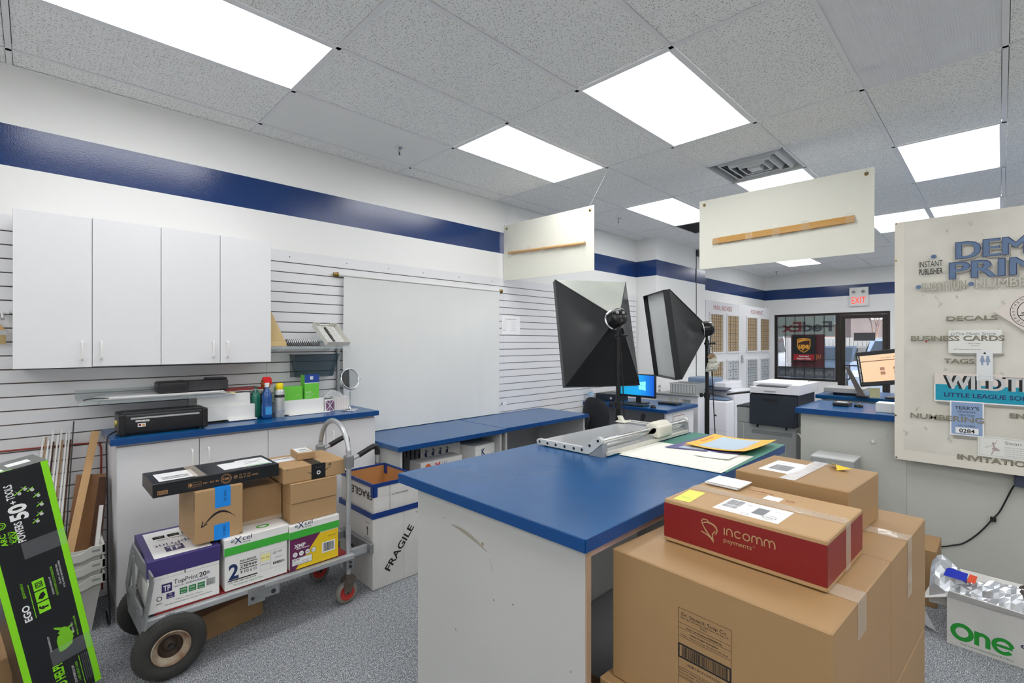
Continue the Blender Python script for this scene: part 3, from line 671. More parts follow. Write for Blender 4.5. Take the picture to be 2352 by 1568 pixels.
def caster(y, s_):
    c = (1.325, y, .064)
    m = MB(); m.lathe([(.044, -.014), (.060, -.015), (.0635, -.008), (.0635, .008), (.060, .015), (.044, .014)], c, RUBG, 'y', 36); ty = m.build('caster_wheel', t)
    m = MB(); m.lathe([(.0001, -.014), (.012, -.014), (.016, -.008), (.038, -.008), (.045, -.0145), (.045, .0145), (.038, .008), (.016, .008), (.012, .014), (.0001, .014)], c, RED, 'y', 32); m.build('wheel_centre', ty)
    m = MB(); g = mat('rusty steel bracket', (118, 106, 96), .5, .6, noise=.4, nscale=20)
    for q in (-1, 1): m.prism([(1.305, y+q*.019, .06), (1.345, y+q*.019, .06), (1.375, y+q*.019, .142), (1.30, y+q*.019, .142)], (0, q*.003, 0), g)
    m.box(1.30, y-.023, .14, 1.376, y+.023, .147, g); m.cyl((1.325, y-.026, .064), (1.325, y+.026, .064), .006, STEEL, n=10); m.cyl((1.335, y, .147), (1.335, y, .17), .022, g, n=16); m.build('caster_fork', t)
caster(2.735, 1); caster(3.12, -1)
# handle hoop, clamps, grips
m = MB(); hy0, hy1 = 2.73, 3.13; cy_ = (hy0+hy1)/2; rr = (hy1-hy0)/2; pts = [(1.335, hy0, .17), (1.335, hy0, .50), (1.338, hy0, .86)]
for k in range(1, 12): a = PI*k/12; pts.append((1.338, cy_-rr*math.cos(a), .86+rr*.98*math.sin(a)))
pts += [(1.338, hy1, .86), (1.335, hy1, .5), (1.335, hy1, .17)]
m.tube(pts, .0145, ALU, n=14, sub=4); m.build('handle_hoop', t)
for y in (hy0, hy1):
    m = MB(); m.box(1.312, y-.022, .80, 1.362, y+.022, .875, ALUD, .006); m.build('clamp', t)
    m = MB(); m.tube([(1.35, y, .845), (1.40, y, .862), (1.49, y, .900), (1.512, y, .898), (1.522, y, .88), (1.524, y, .80)], .011, ALU, n=10); g = m.build('grip_bar', t)
    m = MB(); m.tube([(1.40, y, .863), (1.49, y, .9005), (1.513, y, .899), (1.523, y, .882), (1.5245, y, .85)], .0165, BLACK, n=12); m.build('rubber_grip', g)
    m = MB(); m.box(1.312, y-.024, .20, 1.36, y+.024, .262, ALUD, .004); m.cyl((1.336, y-.03, .222), (1.336, y+.03, .222), .010, STEEL, n=12); m.cyl((1.336, y-.03, .246), (1.336, y+.03, .246), .007, STEEL, n=12); m.build('pivot_bracket', t)
m = MB(); m.box(.78, 2.694, .205, .86, 2.700, .285, ALUD); m.box(.84, 2.690, .22, .93, 2.696, .27, ALUD); m.cyl((.90, 2.688, .24), (.90, 2.70, .24), .012, STEEL); m.cyl((.80, 2.688, .235), (.80, 2.70, .235), .008, STEEL); m.build('hinge_bracket', t)
m = MB()
for y in (2.76, 3.08): m.box(1.36, y-.012, .25, 1.47, y+.012, .30, ALU, .004)
m.box(1.47, 2.72, .245, 1.495, 3.12, .305, ALUD, .004); m.build('end_frame', t)

DZ = .298
# bottom row: copy paper boxes
def lid(m, L, D, z0, z1, mt, g=.004):
    m.box(-g, -g, z0, L+g, D+g, z1, mt, .003, 1)
def paper_box(lab, x0, y0, L, D, H, lh, rot, bodym, lidm, paintb, paintl):
    t = thing('paper_box', lab, 'paper box', (x0, y0, DZ)); M = Matrix.Translation((x0, y0, DZ)) @ Matrix.Rotation(R(rot), 4, 'Z')
    m = MB(); m.M = M; m.box(0, 0, 0, L, D, H-.006, bodym, .003, 1)
    paintb({'front': Face(m, (0, 0, 0), X3, Z3), 'left': Face(m, (0, D, 0), -Y3, Z3)}, m); m.build('box_body', t)
    m = MB(); m.M = M; lid(m, L, D, H-lh, H, lidm); g = .004
    paintl({'front': Face(m, (-g, -g, H-lh), X3, Z3), 'left': Face(m, (-g, D+g, H-lh), -Y3, Z3), 'top': Face(m, (-g, -g, H), X3, Y3)}, m); m.build('lid', t)
    return t
def tp_body(F, m):
    f = F['front']; f.line(0, .152, .287, .152, .001, INKG); f.line(.143, .152, .143, .17, .004, INK)
    f.rect(.052, .085, .092, .125, PURP); f.text('TP', .072, .092, .026, PAPER, al='c', l=.002, w=.027, bold=.02)
    f.text('TopPrint', .098, .112, .022, INK, w=.098); f.text('20', .201, .112, .022, INK, w=.03, bold=.02); f.text('lb', .234, .117, .015, PURP, w=.013)
    f.text('Multi-Use - PAPER/PAPIER/PAPEL', .098, .096, .009, PURP, w=.14)
    for k, s_ in enumerate(('5000', '20lb', '8.5x11')): f.rect(.122+k*.036, .055, .152+k*.036, .085, GREEND); f.text(s_, .137+k*.036, .072, .007, PAPER, al='c', w=.022, l=.0015); f.text('Sheets', .137+k*.036, .060, .005, PAPER, al='c', w=.02, l=.0015)
    f.rect(.070, .052, .102, .077, PURP); f.text('97', .086, .066, .008, PAPER, al='c', l=.0015); f.text('BRIGHT', .086, .056, .005, PAPER, al='c', l=.0015, w=.022)
    f.barcode(.232, .060, .268, .092, INKG); f.ring(.043, .062, .011, .003, INK); f.text('PEFC', .043, .036, .007, INK, al='c', w=.022)
    f.text('10 Reams / Paquetes / Resmas', .16, .036, .005, INK, al='c', w=.11); f.text('500 Sheets/Feuilles/Hojas per Ream/par rame/por Resma', .16, .022, .006, INK, al='c', w=.19)
def tp_lid(F, m):
    f = F['top']; f.rect(.030, .018, .262, .41, PAPER); f.rect(.085, .075, .160, .15, PURP, .0008); f.text('TP', .1225, .088, .05, PAPER, al='c', w=.055, bold=.02, l=.0014)
    f.text('TopPrint', .25, .20, .045, NAVY, w=.2, rot=180); f.text('PAPER / PAPIER / PAPEL', .25, .268, .012, INK, w=.18, rot=180)
    for k in range(3): f.rect(.06+k*.062, .29, .110+k*.062, .33, GREEND); f.text(('5000', '20lb', '8.5x11')[k], .085+k*.062, .305, .009, PAPER, al='c', l=.0014, w=.035)
PURL = mat('dark purple lid card', (58, 48, 110), .4)
paper_box('white copy paper box with dark purple lid at the left end of the hand truck', .373, 2.735, .287, .435, .245, .078, -1, WHITE, PURL, tp_body, tp_lid)
def ex_lid(F, m):
    f = F['front']; f.rect(0, 0, f_w[0], .040, GREENI); f.text('e', .030, .060, .020, NAVY, w=.016); f.text('X', .045, .052, .034, NAVY, w=.034, bold=.01); f.text('cel', .082, .062, .024, NAVY, w=.044); f.text('one', .083, .048, .011, GREEND, w=.036)
    g = F['left']; g.rect(0, 0, .5, .040, GREENI) if False else None
    k = F['top']; k.ring(.20, .07, .026, .010, GREENI, sx=1.25)
f_w = [.318]
def ex_body(F, m):
    f = F['front']; f.text('2', .016, .055, .075, NAVY, w=.045, bold=.03); f.text('PART REVERSE', .068, .128, .010, INK, w=.075, bold=.02); f.rect(.066, .118, .15, .122, INK)
    f.text('230949', .068, .098, .015, INK, w=.078, bold=.02); f.rect(.066, .089, .15, .093, INK); f.text('8 1/2 x 11', .070, .070, .015, INK, w=.074, bold=.02); f.rect(.012, .044, .15, .050, INK)
    f.text('CTN  4000  5000  2500  BLACK', .014, .034, .006, INK, w=.13, bold=.02)
    f.rect(.166, .098, .212, .135, mat('pale yellow label', (240, 232, 160), .5)); f.text('85 31', .170, .113, .006, INK, w=.014); f.text('CANARY', .190, .113, .005, INK, w=.018); f.text('85 35', .170, .078, .006, INK, w=.014); f.text('WHITE', .190, .078, .005, INK, w=.018)
    f.frame(.162, .05, .296, .145, .0006, INKG); f.line(.215, .05, .215, .145, .0008, INKG)
    f.text('e', .224, .124, .008, NAVY, w=.007); f.text('X', .230, .120, .015, NAVY, w=.014); f.text('cel', .246, .125, .011, NAVY, w=.024); f.text('Carbonless', .236, .098, .007, INKG, w=.036); f.barcode(.226, .066, .284, .080, INK)
    f.text('The Carbonless, Digital & Offset', .036, .018, .008, GREEND, w=.14)
paper_box('white carbonless paper box with green band, middle of the hand truck bottom row', .683, 2.725, .300, .43, .260, .083, 0, WHITE, WHITE, ex_body, ex_lid)
def xmp_body(F, m):
    f = F['front']; f.rect(0, 0, .275, .165, YEL, .0004); f.poly([(0, 0), (.03, 0), (.17, .17), (0, .17)], MAROON); f.text('XMP', .022, .118, .020, PAPER, w=.062, bold=.03, l=.002); f.text('Multi-Purpose', .035, .108, .008, PAPER, w=.07, bold=.02, l=.002)
    for k, s_ in enumerate(('92', '20', '5000', '8.5x11')): f.disc(.028+k*.034, .082, .0145, PAPER, .0012); f.ring(.028+k*.034, .082, .0145, .0016, INK, .0018); f.text(s_, .028+k*.034, .078, .008, INK, al='c', w=.010 if k < 2 else .018, l=.002)
    f.rect(.010, .022, .122, .062, PAPER, .0012); f.frame(.010, .022, .122, .062, .002, INK, .0018); f.text('LETTER', .015, .048, .008, INK, w=.038, bold=.02, l=.002); f.text('8 1/2 x 11 - 500 SHEETS', .015, .038, .005, INK, w=.095, l=.002); f.text('10 REAMS / CARTON', .022, .028, .005, INK, w=.08, l=.002)
    f.rect(.178, .045, .255, .105, PAPER, .0012); f.barcode(.186, .052, .248, .100, INK, 20, .002); f.text('5000 FEUILLES', .215, .132, .005, INK, w=.045, l=.002)
paper_box('yellow and plum copy paper box with green banded lid, right end of the hand truck', .995, 2.722, .277, .43, .245, .074, 1, WHITE, WHITE, xmp_body, lambda F, m: (f_w.__setitem__(0, .283), ex_lid(F, m)))
# smile box
def smile(F, L, D, H):
    f = F['front']
    n = 24; pts = [(L*.17+L*.66*i/n, H*(.345+.17*math.sin(PI*i/n)+.05*i/n)) for i in range(n+1)]
    f.arc(pts, lambda u: .002+.009*math.sin(PI*min(1, u*1.1)), INK)
    f.line(L*.12, H*.315, L*.24, H*.36, .005, INK); f.line(L*.125, H*.31, L*.15, H*.42, .005, INK)
    f.line(L*.93, H*.03, L*.99, H*.03, .003, INK)
    f = F['left']
    for k in range(9): f.rect(D-.025, H*.62+k*.011, D-.012, H*.62+k*.011+.006, INK)
def sm_tape(m, L, D, H):
    f = Face(m, (0, 0, 0), X3, Z3); f.rect(L*.40, H-.098, L*.73, H+.0012, BTAPE, .0012); Face(m, (0, 0, H), X3, Y3).rect(L*.40, -.0012, L*.73, .07, BTAPE, .0012)
    f.text('THANK YOU', L*.585, H-.012, .012, NAVY, w=.06, rot=-90, l=.002)
def sm_tape2(m, L, D, H):
    f = Face(m, (0, 0, 0), X3, Z3); f.rect(L*.38, .0, L*.71, .078, BTAPE, .0012); f.text('THANK YOU', L*.565, .068, .012, NAVY, w=.058, rot=-90, l=.002)
carton('shipping_box', 'tall cardboard box with blue tape and a black smile arrow, partly on the purple lid', .561, 2.75, .5585, .212, .31, .258, 2, KRAFT, smile, tape=[sm_tape, sm_tape2])
def midt(m, L, D, H):
    Face(m, (0, 0, 0), X3, Z3).rect(.0, .0, L, .022, TAPE, .001)
carton('shipping_box', 'wide taped cardboard box between the smile box and the double stack on the hand truck', .800, 2.862, .559, .20, .25, .20, -2, KRAFT2, tape=midt)
def plain(F, L, D, H): F['front'].line(.008, H-.006, L-.004, H-.006, .0012, KEDGE)
carton('shipping_box', 'plain flat cardboard box, lower one of the pair under the wide smile box', 1.008, 2.742, .5445, .262, .26, .110, 1, KRAFT, plain, group='pair of flat boxes on the hand truck')
carton('shipping_box', 'plain flat cardboard box, upper one of the pair under the wide smile box', 1.005, 2.735, .6555, .262, .26, .1095, 0, KRAFT, plain, group='pair of flat boxes on the hand truck')
def bigb(F, L, D, H):
    f = F['front']; n = 20
    f.arc([(L*.37+L*.36*i/n, .045-.022*math.sin(PI*i/n)+.012*i/n) for i in range(n+1)], lambda u: .002+.005*math.sin(PI*u), INK)
    f.line(L*.73, .057, L*.755, .074, .004, INK); f.line(L*.755, .074, L*.70, .070, .004, INK); f.line(.01, .078, .03, .078, .002, INK)
    f = F['top']; f.rect(.02, D-.16, .14, D-.05, PAPER); f.barcode(.03, D-.10, .12, D-.07, INKG); f.line(0, D*.5, L, D*.5, .001, KEDGE)
def bigt(m, L, D, H):
    f = Face(m, (0, 0, 0), X3, Z3); f.rect(L*.43, .0, L*.66, H, BLKP, .0012); f.disc(L*.545, .035, .011, PAPER, .002); f.disc(L*.545, .035, .006, INK, .0028)
    f.text('Thank you', L*.545, .062, .008, INKG, al='c', w=.04, l=.002); Face(m, (0, 0, H), X3, Y3).rect(L*.43, 0, L*.60, D, BLKP, .0012)
carton('shipping_box', 'wide flat cardboard box with black tape and smile arrow on top of the pair', .974, 2.755, .766, .350, .335, .086, -1, KRAFT, bigb, tape=bigt, top=None)
def smallp(F, L, D, H): F['top'].rect(.01, .012, L-.012, D-.008, PAPER); F['top'].barcode(.03, .07, L-.03, .10, INKG); F['top'].barcode(.02, .03, L-.02, .042, INK)
carton('small_parcel', 'small cardboard parcel with a white address label on the wide smile box', 1.100, 2.893, .854, .102, .155, .041, -6, KRAFT, smallp, cat='parcel', top=None)
def blkb(F, L, D, H):
    g = mat('tan ink on black', (196, 146, 96), .5); f = F['front']; f.rect(.018, .012, .058, .030, g); f.barcode(.02, .014, .056, .028, INK, 12, .0014)
    f.frame(.14, .020, .195, .042, .001, g); f.disc(.15, .031, .006, g); f.text('RECYCLE', .158, .027, .006, g, w=.032)
    f.text('18+  5G  8V', .203, .027, .008, g, w=.07, bold=.01); f.ring(.305, .034, .024, .002, g); f.ring(.305, .034, .018, .001, g); f.text('100', .305, .029, .010, g, al='c', w=.026, bold=.03)
    f.disc(.348, .034, .010, mat('dull brown ink', (120, 92, 64), .5)); f.text('UK  CE  OK', .364, .038, .007, g, w=.055); f.text('CE  P  EC', .364, .024, .007, g, w=.055, bold=.02); f.rect(.425, .026, .455, .035, mat('dull brown ink', (120, 92, 64), .5))
    f = F['top']; f.rect(.030, .030, .19, .20, PAPER); f.barcode(.05, .09, .16, .11, INK, 26); f.barcode(.05, .06, .16, .075, INK, 26)
    f.rect(.31, .05, .42, .20, PAPER); f.rect(.40, .04, .54, .22, PAPER, .001); f.line(.42, .10, .52, .17, .004, INK, .0016); f.line(.43, .16, .50, .12, .004, INK, .0016); f.rect(.41, .045, .53, .055, GREENI, .0016)
def blkt(m, L, D, H): Face(m, (0, 0, H), X3, Y3).rect(.17, 0, .22, D, TAPE, .002)
carton('long_box', 'long flat black box with white labels lying across the smile box', .397, 2.775, .8175, .562, .28, .066, 0.5, BLKP, blkb, top=None, tape=blkt)
# carton under the cart and the tall fragile box beside it
carton('flat_carton', 'flattened brown carton on the carpet under the hand truck', .58, 2.88, 0, .36, .22, .135, 12, KRAFT2, cat='carton')
def frag():
    x0, y0, sx, sy = 1.502, 2.743, .345, .455
    t = thing('moving_box', 'tall white FRAGILE box with blue tape and an open top beside the hand truck', 'moving box', (x0, y0, 0))
    m = MB(); m.box(x0, y0, 0, x0+sx, y0+sy, .462, WHITED, .004, 1)
    f = Face(m, (x0, y0, 0), X3, Z3); f.text('FRAGILE', .115, .085, .048, INK, w=.30, bold=.02, rot=52); f.line(.22, 0, .22, .46, .0012, INKG); f.text('THIS END UP', .31, .41, .010, INK, w=.05)
    f = Face(m, (x0, y0+sy, 0), -Y3, Z3); f.text('THIS SIDE UP', .36, .405, .009, INK, w=.06); f.line(.385, .33, .385, .37, .008, INK); f.poly([(.372, .368), (.398, .368), (.385, .388)], INK); f.text('CAPOVOLGERE', .35, .31, .008, INK, w=.07); f.text('MARKET', .16, .19, .03, INK, w=.15, bold=.02)
    m.build('lower_box', t)
    m = MB(); e = .006; z0, z1 = .455, .655; a = .008
    for q in ((x0+a, y0+a, x0+sx-a, y0+a+e), (x0+a, y0+sy-a-e, x0+sx-a, y0+sy-a), (x0+a, y0+a+e, x0+a+e, y0+sy-a-e), (x0+sx-a-e, y0+a+e, x0+sx-a, y0+sy-a-e)):
        m.box(q[0], q[1], z0, q[2], q[3], z1, WHITED)
    for q in ((x0+a+e, y0+a+e, x0+sx-a-e, y0+a+e+.001), (x0+a+e, y0+sy-a-e-.001, x0+sx-a-e, y0+sy-a-e), (x0+a+e, y0+a+e, x0+a+e+.001, y0+sy-a-e), (x0+sx-a-e-.001, y0+a+e, x0+sx-a-e, y0+sy-a-e)):
        m.box(q[0], q[1], z0+.01, q[2], q[3], z1-.001, KRAFTI)
    m.box(x0+a+e, y0+a+e, z0+.01, x0+sx-a-e, y0+sy-a-e, z0+.02, KRAFTI)
    f = Face(m, (x0+a, y0+a, z0), X3, Z3); f.text('LCC MAILLO GRANDE', .13, .11, .012, INK, w=.12); f.line(.115, 0, .115, .2, .002, INK)
    f = Face(m, (x0+a, y0+sy-a, z0), -Y3, Z3); f.text('FRAGILE', .42, .145, .048, INK, w=.27, bold=.02, rot=180)
    m.build('upper_sleeve', t)
    m = MB(); b_ = .0105
    for z0_, z1_, q in ((.636, .660, .006), (.445, .480, -.002)):
        m.box(x0+q-.003, y0+q-.003, z0_, x0+sx-q+.003, y0+q-.0002, z1_, NTAPE); m.box(x0+q-.003, y0+sy-q, z0_, x0+sx-q+.003, y0+sy-q+.003, z1_, NTAPE)
        m.box(x0+q-.003, y0+q, z0_, x0+q-.0002, y0+sy-q, z1_, NTAPE); m.box(x0+sx-q, y0+q, z0_, x0+sx-q+.003, y0+sy-q, z1_, NTAPE)
    a = .008
    for q in ((x0+a-.002, y0+a-.002, x0+sx-a+.002, y0+a+e+.003), (x0+a-.002, y0+sy-a-e-.003, x0+sx-a+.002, y0+sy-a+.002), (x0+a-.002, y0+a, x0+a+e+.003, y0+sy-a), (x0+sx-a-e-.003, y0+a, x0+sx-a+.002, y0+sy-a)): m.box(q[0], q[1], .650, q[2], q[3], .6565, NTAPE)
    for cx_, cy2 in ((x0+.0045, y0+.0045),):
        m.box(cx_, cy2, .575, cx_+.03, cy2+.002, .64, NTAPE); m.box(cx_, cy2, .575, cx_+.002, cy2+.035, .64, NTAPE)
    m.box(x0+sx-.017, y0+sy-.06, .59, x0+sx-.0145, y0+sy-.016, .65, NTAPE)
    m.build('blue_tape', t)
frag()

# ------------------------------------------------------------------ things on the left counter
t = thing('laminator', 'black laminating machine with a silver feed slot at the left end of the worktop', 'laminator', (.55, 3.5, CT))
m = MB(); m.box(.352, 3.425, 1.032, .750, 3.60, 1.140, BLACK, .010, 3); m.box(.352, 3.47, 1.13, .750, 3.585, 1.150, BLACK, .008); m.build('body', t)
for x in (.337, .735):
    m = MB(); m.box(x, 3.418, 1.028, x+.030, 3.61, 1.146, BLACK, .008); m.build('end_cap', t)
m = MB(); m.box(.39, 3.418, 1.112, .72, 3.426, 1.122, ALU, .002); m.build('feed_slot', t)
m = MB(); f = Face(m, (.40, 3.424, 1.05), X3, Z3); f.rect(.012, .046, .075, .056, PAPER); f.text('MODEL 1200', .016, .048, .005, INK, w=.05); f.rect(.022, .018, .058, .038, PAPER); f.rect(.026, .022, .037, .034, mat('dark red switch', (110, 20, 24), .3), .001); f.rect(.043, .022, .054, .034, mat('amber switch', (200, 140, 30), .3), .001); m.build('switch_label', t)
m = MB(); m.cyl((.327, 3.50, 1.09), (.337, 3.50, 1.09), .016, mat('yellowed knob', (196, 180, 90), .5)); m.build('knob', t)
for x in (.36, .73):
    m = MB(); m.cyl((x, 3.45, CT), (x, 3.45, 1.034), .012, BLACK); m.build('foot', t)
m = MB(); m.tube([(.334, 3.50, 1.045), (.300, 3.46, 1.033), (.288, 3.40, 1.022), (.283, 3.385, .97), (.285, 3.36, .7), (.287, 3.37, .3), (.298, 3.385, .06), (.296, 3.42, .010), (.30, 3.60, .008)], .004, BLACK, n=7); tag(m.build('power_cable'), 'black power cable hanging from the laminator down the cabinet side', 'cable')
# acrylic shelf with paper edges
def acrylic(name, lab, x0, x1, y0, z):
    t = thing(name, lab, 'shelf', ((x0+x1)/2, 3.7, z))
    m = MB(); m.box(x0, y0, z, x1, WY-.021, z+.004, CLEAR); m.box(x0, y0, z-.016, x1, y0+.003, z, CLEAR); m.box(x0, WY-.025, z+.004, x1, WY-.021, z+.05, CLEAR); m.build('shelf_plate', t)
    for x in (x0+.10, x1-.10):
        m = MB(); m.prism([(x, WY-.022, z), (x, WY-.022, z-.05), (x, y0+.06, z)], (.004, 0, 0), CLEAR); m.build('bracket', t)
    return t
acrylic('acrylic_shelf', 'clear acrylic slatwall shelf below the wall cabinets holding a paper stack', .179, .93, 3.55, 1.212)
m = MB(); rnd = random.Random(5)
for k in range(12): x = .285+rnd.uniform(-.03, .03); m.box(x, 3.553+rnd.uniform(0, .01), 1.2165+k*.0011, .885+rnd.uniform(-.02, .02), 3.80, 1.2174+k*.0011, PAPER)
o = tag(m.build('paper_stack'), 'ragged thin stack of white paper on the lower acrylic shelf', 'paper'); o['kind'] = 'stuff'
m = MB(); m.prism([(.20, 3.56, 1.2165), (.30, 3.556, 1.2165), (.29, 3.60, 1.2165), (.22, 3.62, 1.2165)], (0, 0, .006), GREYD); m.tube([(.2, 3.57, 1.225), (.25, 3.56, 1.232), (.31, 3.565, 1.226)], .003, BLACK); tag(m.build('plastic_clip'), 'grey plastic clip bundle lying at the left end of the acrylic shelf', 'clip')
t = thing('toner_tray', 'black moulded plastic toner tray lying on the papers of the lower shelf', 'tray', (.73, 3.68, 1.2302))
m = MB(); m.box(.545, 3.60, 1.2302, .70, 3.76, 1.300, BLACK, .012, 3); m.build('end_block', t)
m = MB(); m.box(.695, 3.612, 1.236, .925, 3.74, 1.300, mat('dark grey plastic', (52, 52, 55), .5, noise=.2), .006); m.box(.66, 3.607, 1.232, .70, 3.75, 1.302, mat('dark grey plastic', (0, 0, 0)), .004); m.build('tray_body', t)
m = MB(); m.box(.81, 3.64, 1.30, .925, 3.74, 1.312, BLACK, .003); m.build('cover', t)
# flat white boxes, papers
def flatbox(lab, x0, y0, z0, L, D, H, rot=0, group='white card boxes on the worktop', name='card_box', mt=None, paint=None):
    m = MB(); m.M = rotz(x0, y0, rot, z0); m.box(0, 0, 0, L, D, H, mt or WHITE, .002, 1)
    if paint: paint({'front': Face(m, (0, 0, 0), X3, Z3), 'left': Face(m, (0, D, 0), -Y3, Z3), 'top': Face(m, (0, 0, H), X3, Y3), 'right': Face(m, (L, 0, 0), Y3, Z3)}, L, D, H)
    return tag(m.build(name), lab, 'box', group)
m = MB(); m.box(.80, 3.575, CT, 1.06, 3.79, CT+.006, BLKP); m.box(.92, 3.565, CT+.006, 1.09, 3.78, CT+.012, PAPER); o = tag(m.build('magazine'), 'thin dark magazine and papers under the lower white box on the worktop', 'magazine')
flatbox('lower one of the two white card boxes beside the laminator', .785, 3.60, CT+.0125, .30, .20, .092)
def lb(F, L, D, H): F['left'].text('BOX 24', .15, .03, .018, INK, w=.06); F['left'].disc(.09, .03, .006, INK)
flatbox('upper one of the two white card boxes beside the laminator, print on its end', .745, 3.605, CT+.105, .315, .20, .078, 2, paint=lb)
m = MB()
for k, (a, z) in enumerate(((-10, 0), (-4, .002), (3, .004), (9, .006))):
    m.M = rotz(.845, 3.60, a, CT+.1845+z); m.box(0, 0, 0, .12, .15, .0015, mat('pale yellow sheet', (232, 214, 120), .6) if k % 2 else WHITE)
o = tag(m.build('paper_sheets'), 'fanned white and yellow sheets on the upper white card box', 'paper'); o['kind'] = 'stuff'
m = MB(); m.M = rotz(.90, 3.63, 2, CT+.194); m.box(0, 0, 0, .25, .17, .003, WHITE); m.box(.02, .01, .004, .25, .17, .016, mat('dark red folder', (146, 34, 36), .45), .003); tag(m.build('folder'), 'dark red folder on top of the white card boxes', 'folder')
# bottles
def bottle(lab, x, y, body, liquid, sc=1., neck=.20, trig=None, name='spray_bottle', r=.034):
    t = thing(name, lab, 'spray bottle', (x, y, CT))
    m = MB(); pf = [(.001, 0), (r, .002), (r*1.02, .02), (r*1.02, .09), (r*.86, .12), (r*1.0, .15), (r*.8, .175), (r*.38, .205), (r*.36, .225)]
    m.lathe([(a, b_*sc) for a, b_ in pf], (x, y, CT), body); m.build('bottle_body', t)
    if trig:
        m = MB(); z = CT+.225*sc; m.cyl((x, y, z-.008), (x, y, z+.022), .0145, WHITE); m.build('collar', t)
        m = MB(); m.prism([(x-.016, y-.009, z+.022), (x+.016, y-.009, z+.022), (x+.030, y-.009, z+.045), (x+.018, y-.009, z+.062), (x-.022, y-.009, z+.062), (x-.030, y-.009, z+.050)], (0, .018, 0), trig); m.build('trigger_head', t)
        m = MB(); m.prism([(x+.018, y-.006, z+.045), (x+.028, y-.006, z+.045), (x+.034, y-.006, z+.006), (x+.026, y-.006, z+.01)], (0, .012, 0), trig); m.build('trigger', t)
    return t
BLIQ = mat('blue cleaner liquid', (14, 76, 146), .08, coat=.5); GLIQ = mat('teal green bottle', (30, 116, 96), .12, coat=.5); REDT = mat('bright red trigger', (214, 28, 34), .35)
t = bottle('blue glass cleaner spray bottle with a red trigger beside the yellow capped can', 1.150, 3.565, BLIQ, None, trig=REDT)
m = MB(); f = Face(m, (1.150-.02, 3.565-.0352, CT+.03), X3, Z3); f.rect(0, 0, .04, .055, mat('light blue label', (60, 150, 210), .4)); m.build('bottle_label', t)
bottle('green and blue cleaner bottle half hidden behind the red triggered one', 1.105, 3.655, GLIQ, None, sc=.95)
t = thing('orange_bottle', 'squat orange brown bottle behind the spray can', 'bottle', (1.185, 3.70, CT))
m = MB(); m.lathe([(.001, 0), (.033, .002), (.034, .15), (.022, .175), (.014, .18), (.014, .195)], (1.185, 3.70, CT), mat('dark amber bottle', (70, 52, 40), .3)); m.build('bottle_body', t)
m = MB(); m.lathe([(.014, .19), (.030, .205), (.033, .235), (.024, .262), (.001, .268)], (1.185, 3.70, CT), mat('orange brown cap', (188, 104, 52), .4)); m.build('cap', t)
t = thing('spray_can', 'silver grey spray can with a yellow cap beside the blue spray bottle', 'spray can', (1.232, 3.56, CT))
m = MB(); m.lathe([(.001, 0), (.031, 0), (.032, .004), (.032, .18), (.028, .192), (.020, .198)], (1.232, 3.56, CT), mat('brushed silver can', (190, 192, 190), .35, .5)); f = Face(m, (1.21, 3.5275, CT+.02), X3, Z3)
m.lathe([(.0323, .03), (.0323, .055)], (1.232, 3.56, CT), mat('can label', (150, 160, 168), .4)); m.lathe([(.0323, .14), (.0323, .16)], (1.232, 3.56, CT), STEEL); m.build('can_body', t)
m = MB(); m.lathe([(.021, .196), (.0235, .198), (.0235, .235), (.020, .240), (.001, .240)], (1.232, 3.56, CT), mat('yellow cap', (240, 214, 20), .35)); m.build('cap', t)
t = thing('tape_roll', 'black and yellow striped item standing behind the spray can', 'tape roll', (1.262, 3.66, CT)); m = MB(); m.cyl((1.262, 3.66, CT), (1.262, 3.66, CT+.19), .026, BLACK); m.lathe([(.0264, .12), (.0264, .13), (.0264, .13)], (1.262, 3.66, CT), YEL); m.lathe([(.0264, .15), (.0264, .165)], (1.262, 3.66, CT), YEL); m.build('roll', t)
flatbox('long low white card box under the green boxes', 1.255, 3.60, CT+.006, .31, .10, .100)
m = MB(); m.box(1.24, 3.565, CT, 1.50, 3.69, CT+.0025, BLKP); m.box(1.30, 3.555, CT+.0025, 1.60, 3.70, CT+.005, PAPER); tag(m.build('loose_papers'), 'loose papers lying under the long white card box', 'paper')
GB = mat('fresh green card', (104, 196, 62), .45); BB = mat('royal blue card', (26, 66, 146), .4)
def g1(F, L, D, H): F['front'].frame(.018, .035, .055, .055, .002, PAPER); F['front'].rect(.022, .039, .05, .051, mat('pale green print', (180, 226, 150), .5)); F['front'].text('SIZE 9', L-.05, .03, .008, mat('pale green print', (0, 0, 0)), w=.03, rot=0)
flatbox('open lime green box lying on the long white card box', 1.235, 3.615, CT+.107, .175, .08, .097, -3, 'green boxes on the white card box', 'green_box', GB, g1)
def g2(F, L, D, H):
    f = F['front']; f.rect(0, H*.66, L, H, BB); f.rect(0, H*.645, L, H*.665, PAPER, .0007); f.rect(L*.38, H*.80, L*.58, H*.93, PAPER, .001); f.text('H', L*.48, H*.83, .014, BB, al='c', l=.0016)
    f.text('paraffin', .012, H*.26, .009, PAPER, w=.036); [f.text('refill wax blocks for bath', .012, H*(.20-.05*k), .004, PAPER, w=.06-.01*k) for k in range(4)]; F['right'].rect(0, H*.66, D, H, BB); F['top'].rect(0, 0, L, D, BB)
flatbox('upright green and blue box standing on the right end of the long white box', 1.425, 3.61, CT+.107, .108, .075, .178, 0, 'green boxes on the white card box', 'green_box', GB, g2)
def cb(F, L, D, H):
    f = F['front']; VI = mat('violet print', (116, 74, 112), .5); f.rect(.006, .006, L-.004, H-.006, VI); f.line(.004, .004, L-.004, H-.004, .004, PAPER, .0015); f.line(.004, H-.004, L-.004, .004, .004, PAPER, .0015); f.line(L/2, .004, L/2, H-.004, .004, PAPER, .0015)
flatbox('small violet and white patterned box between the white boxes and the mirror', 1.575, 3.60, CT, .072, .06, .088, 0, 'small boxes by the mirror', paint=cb)
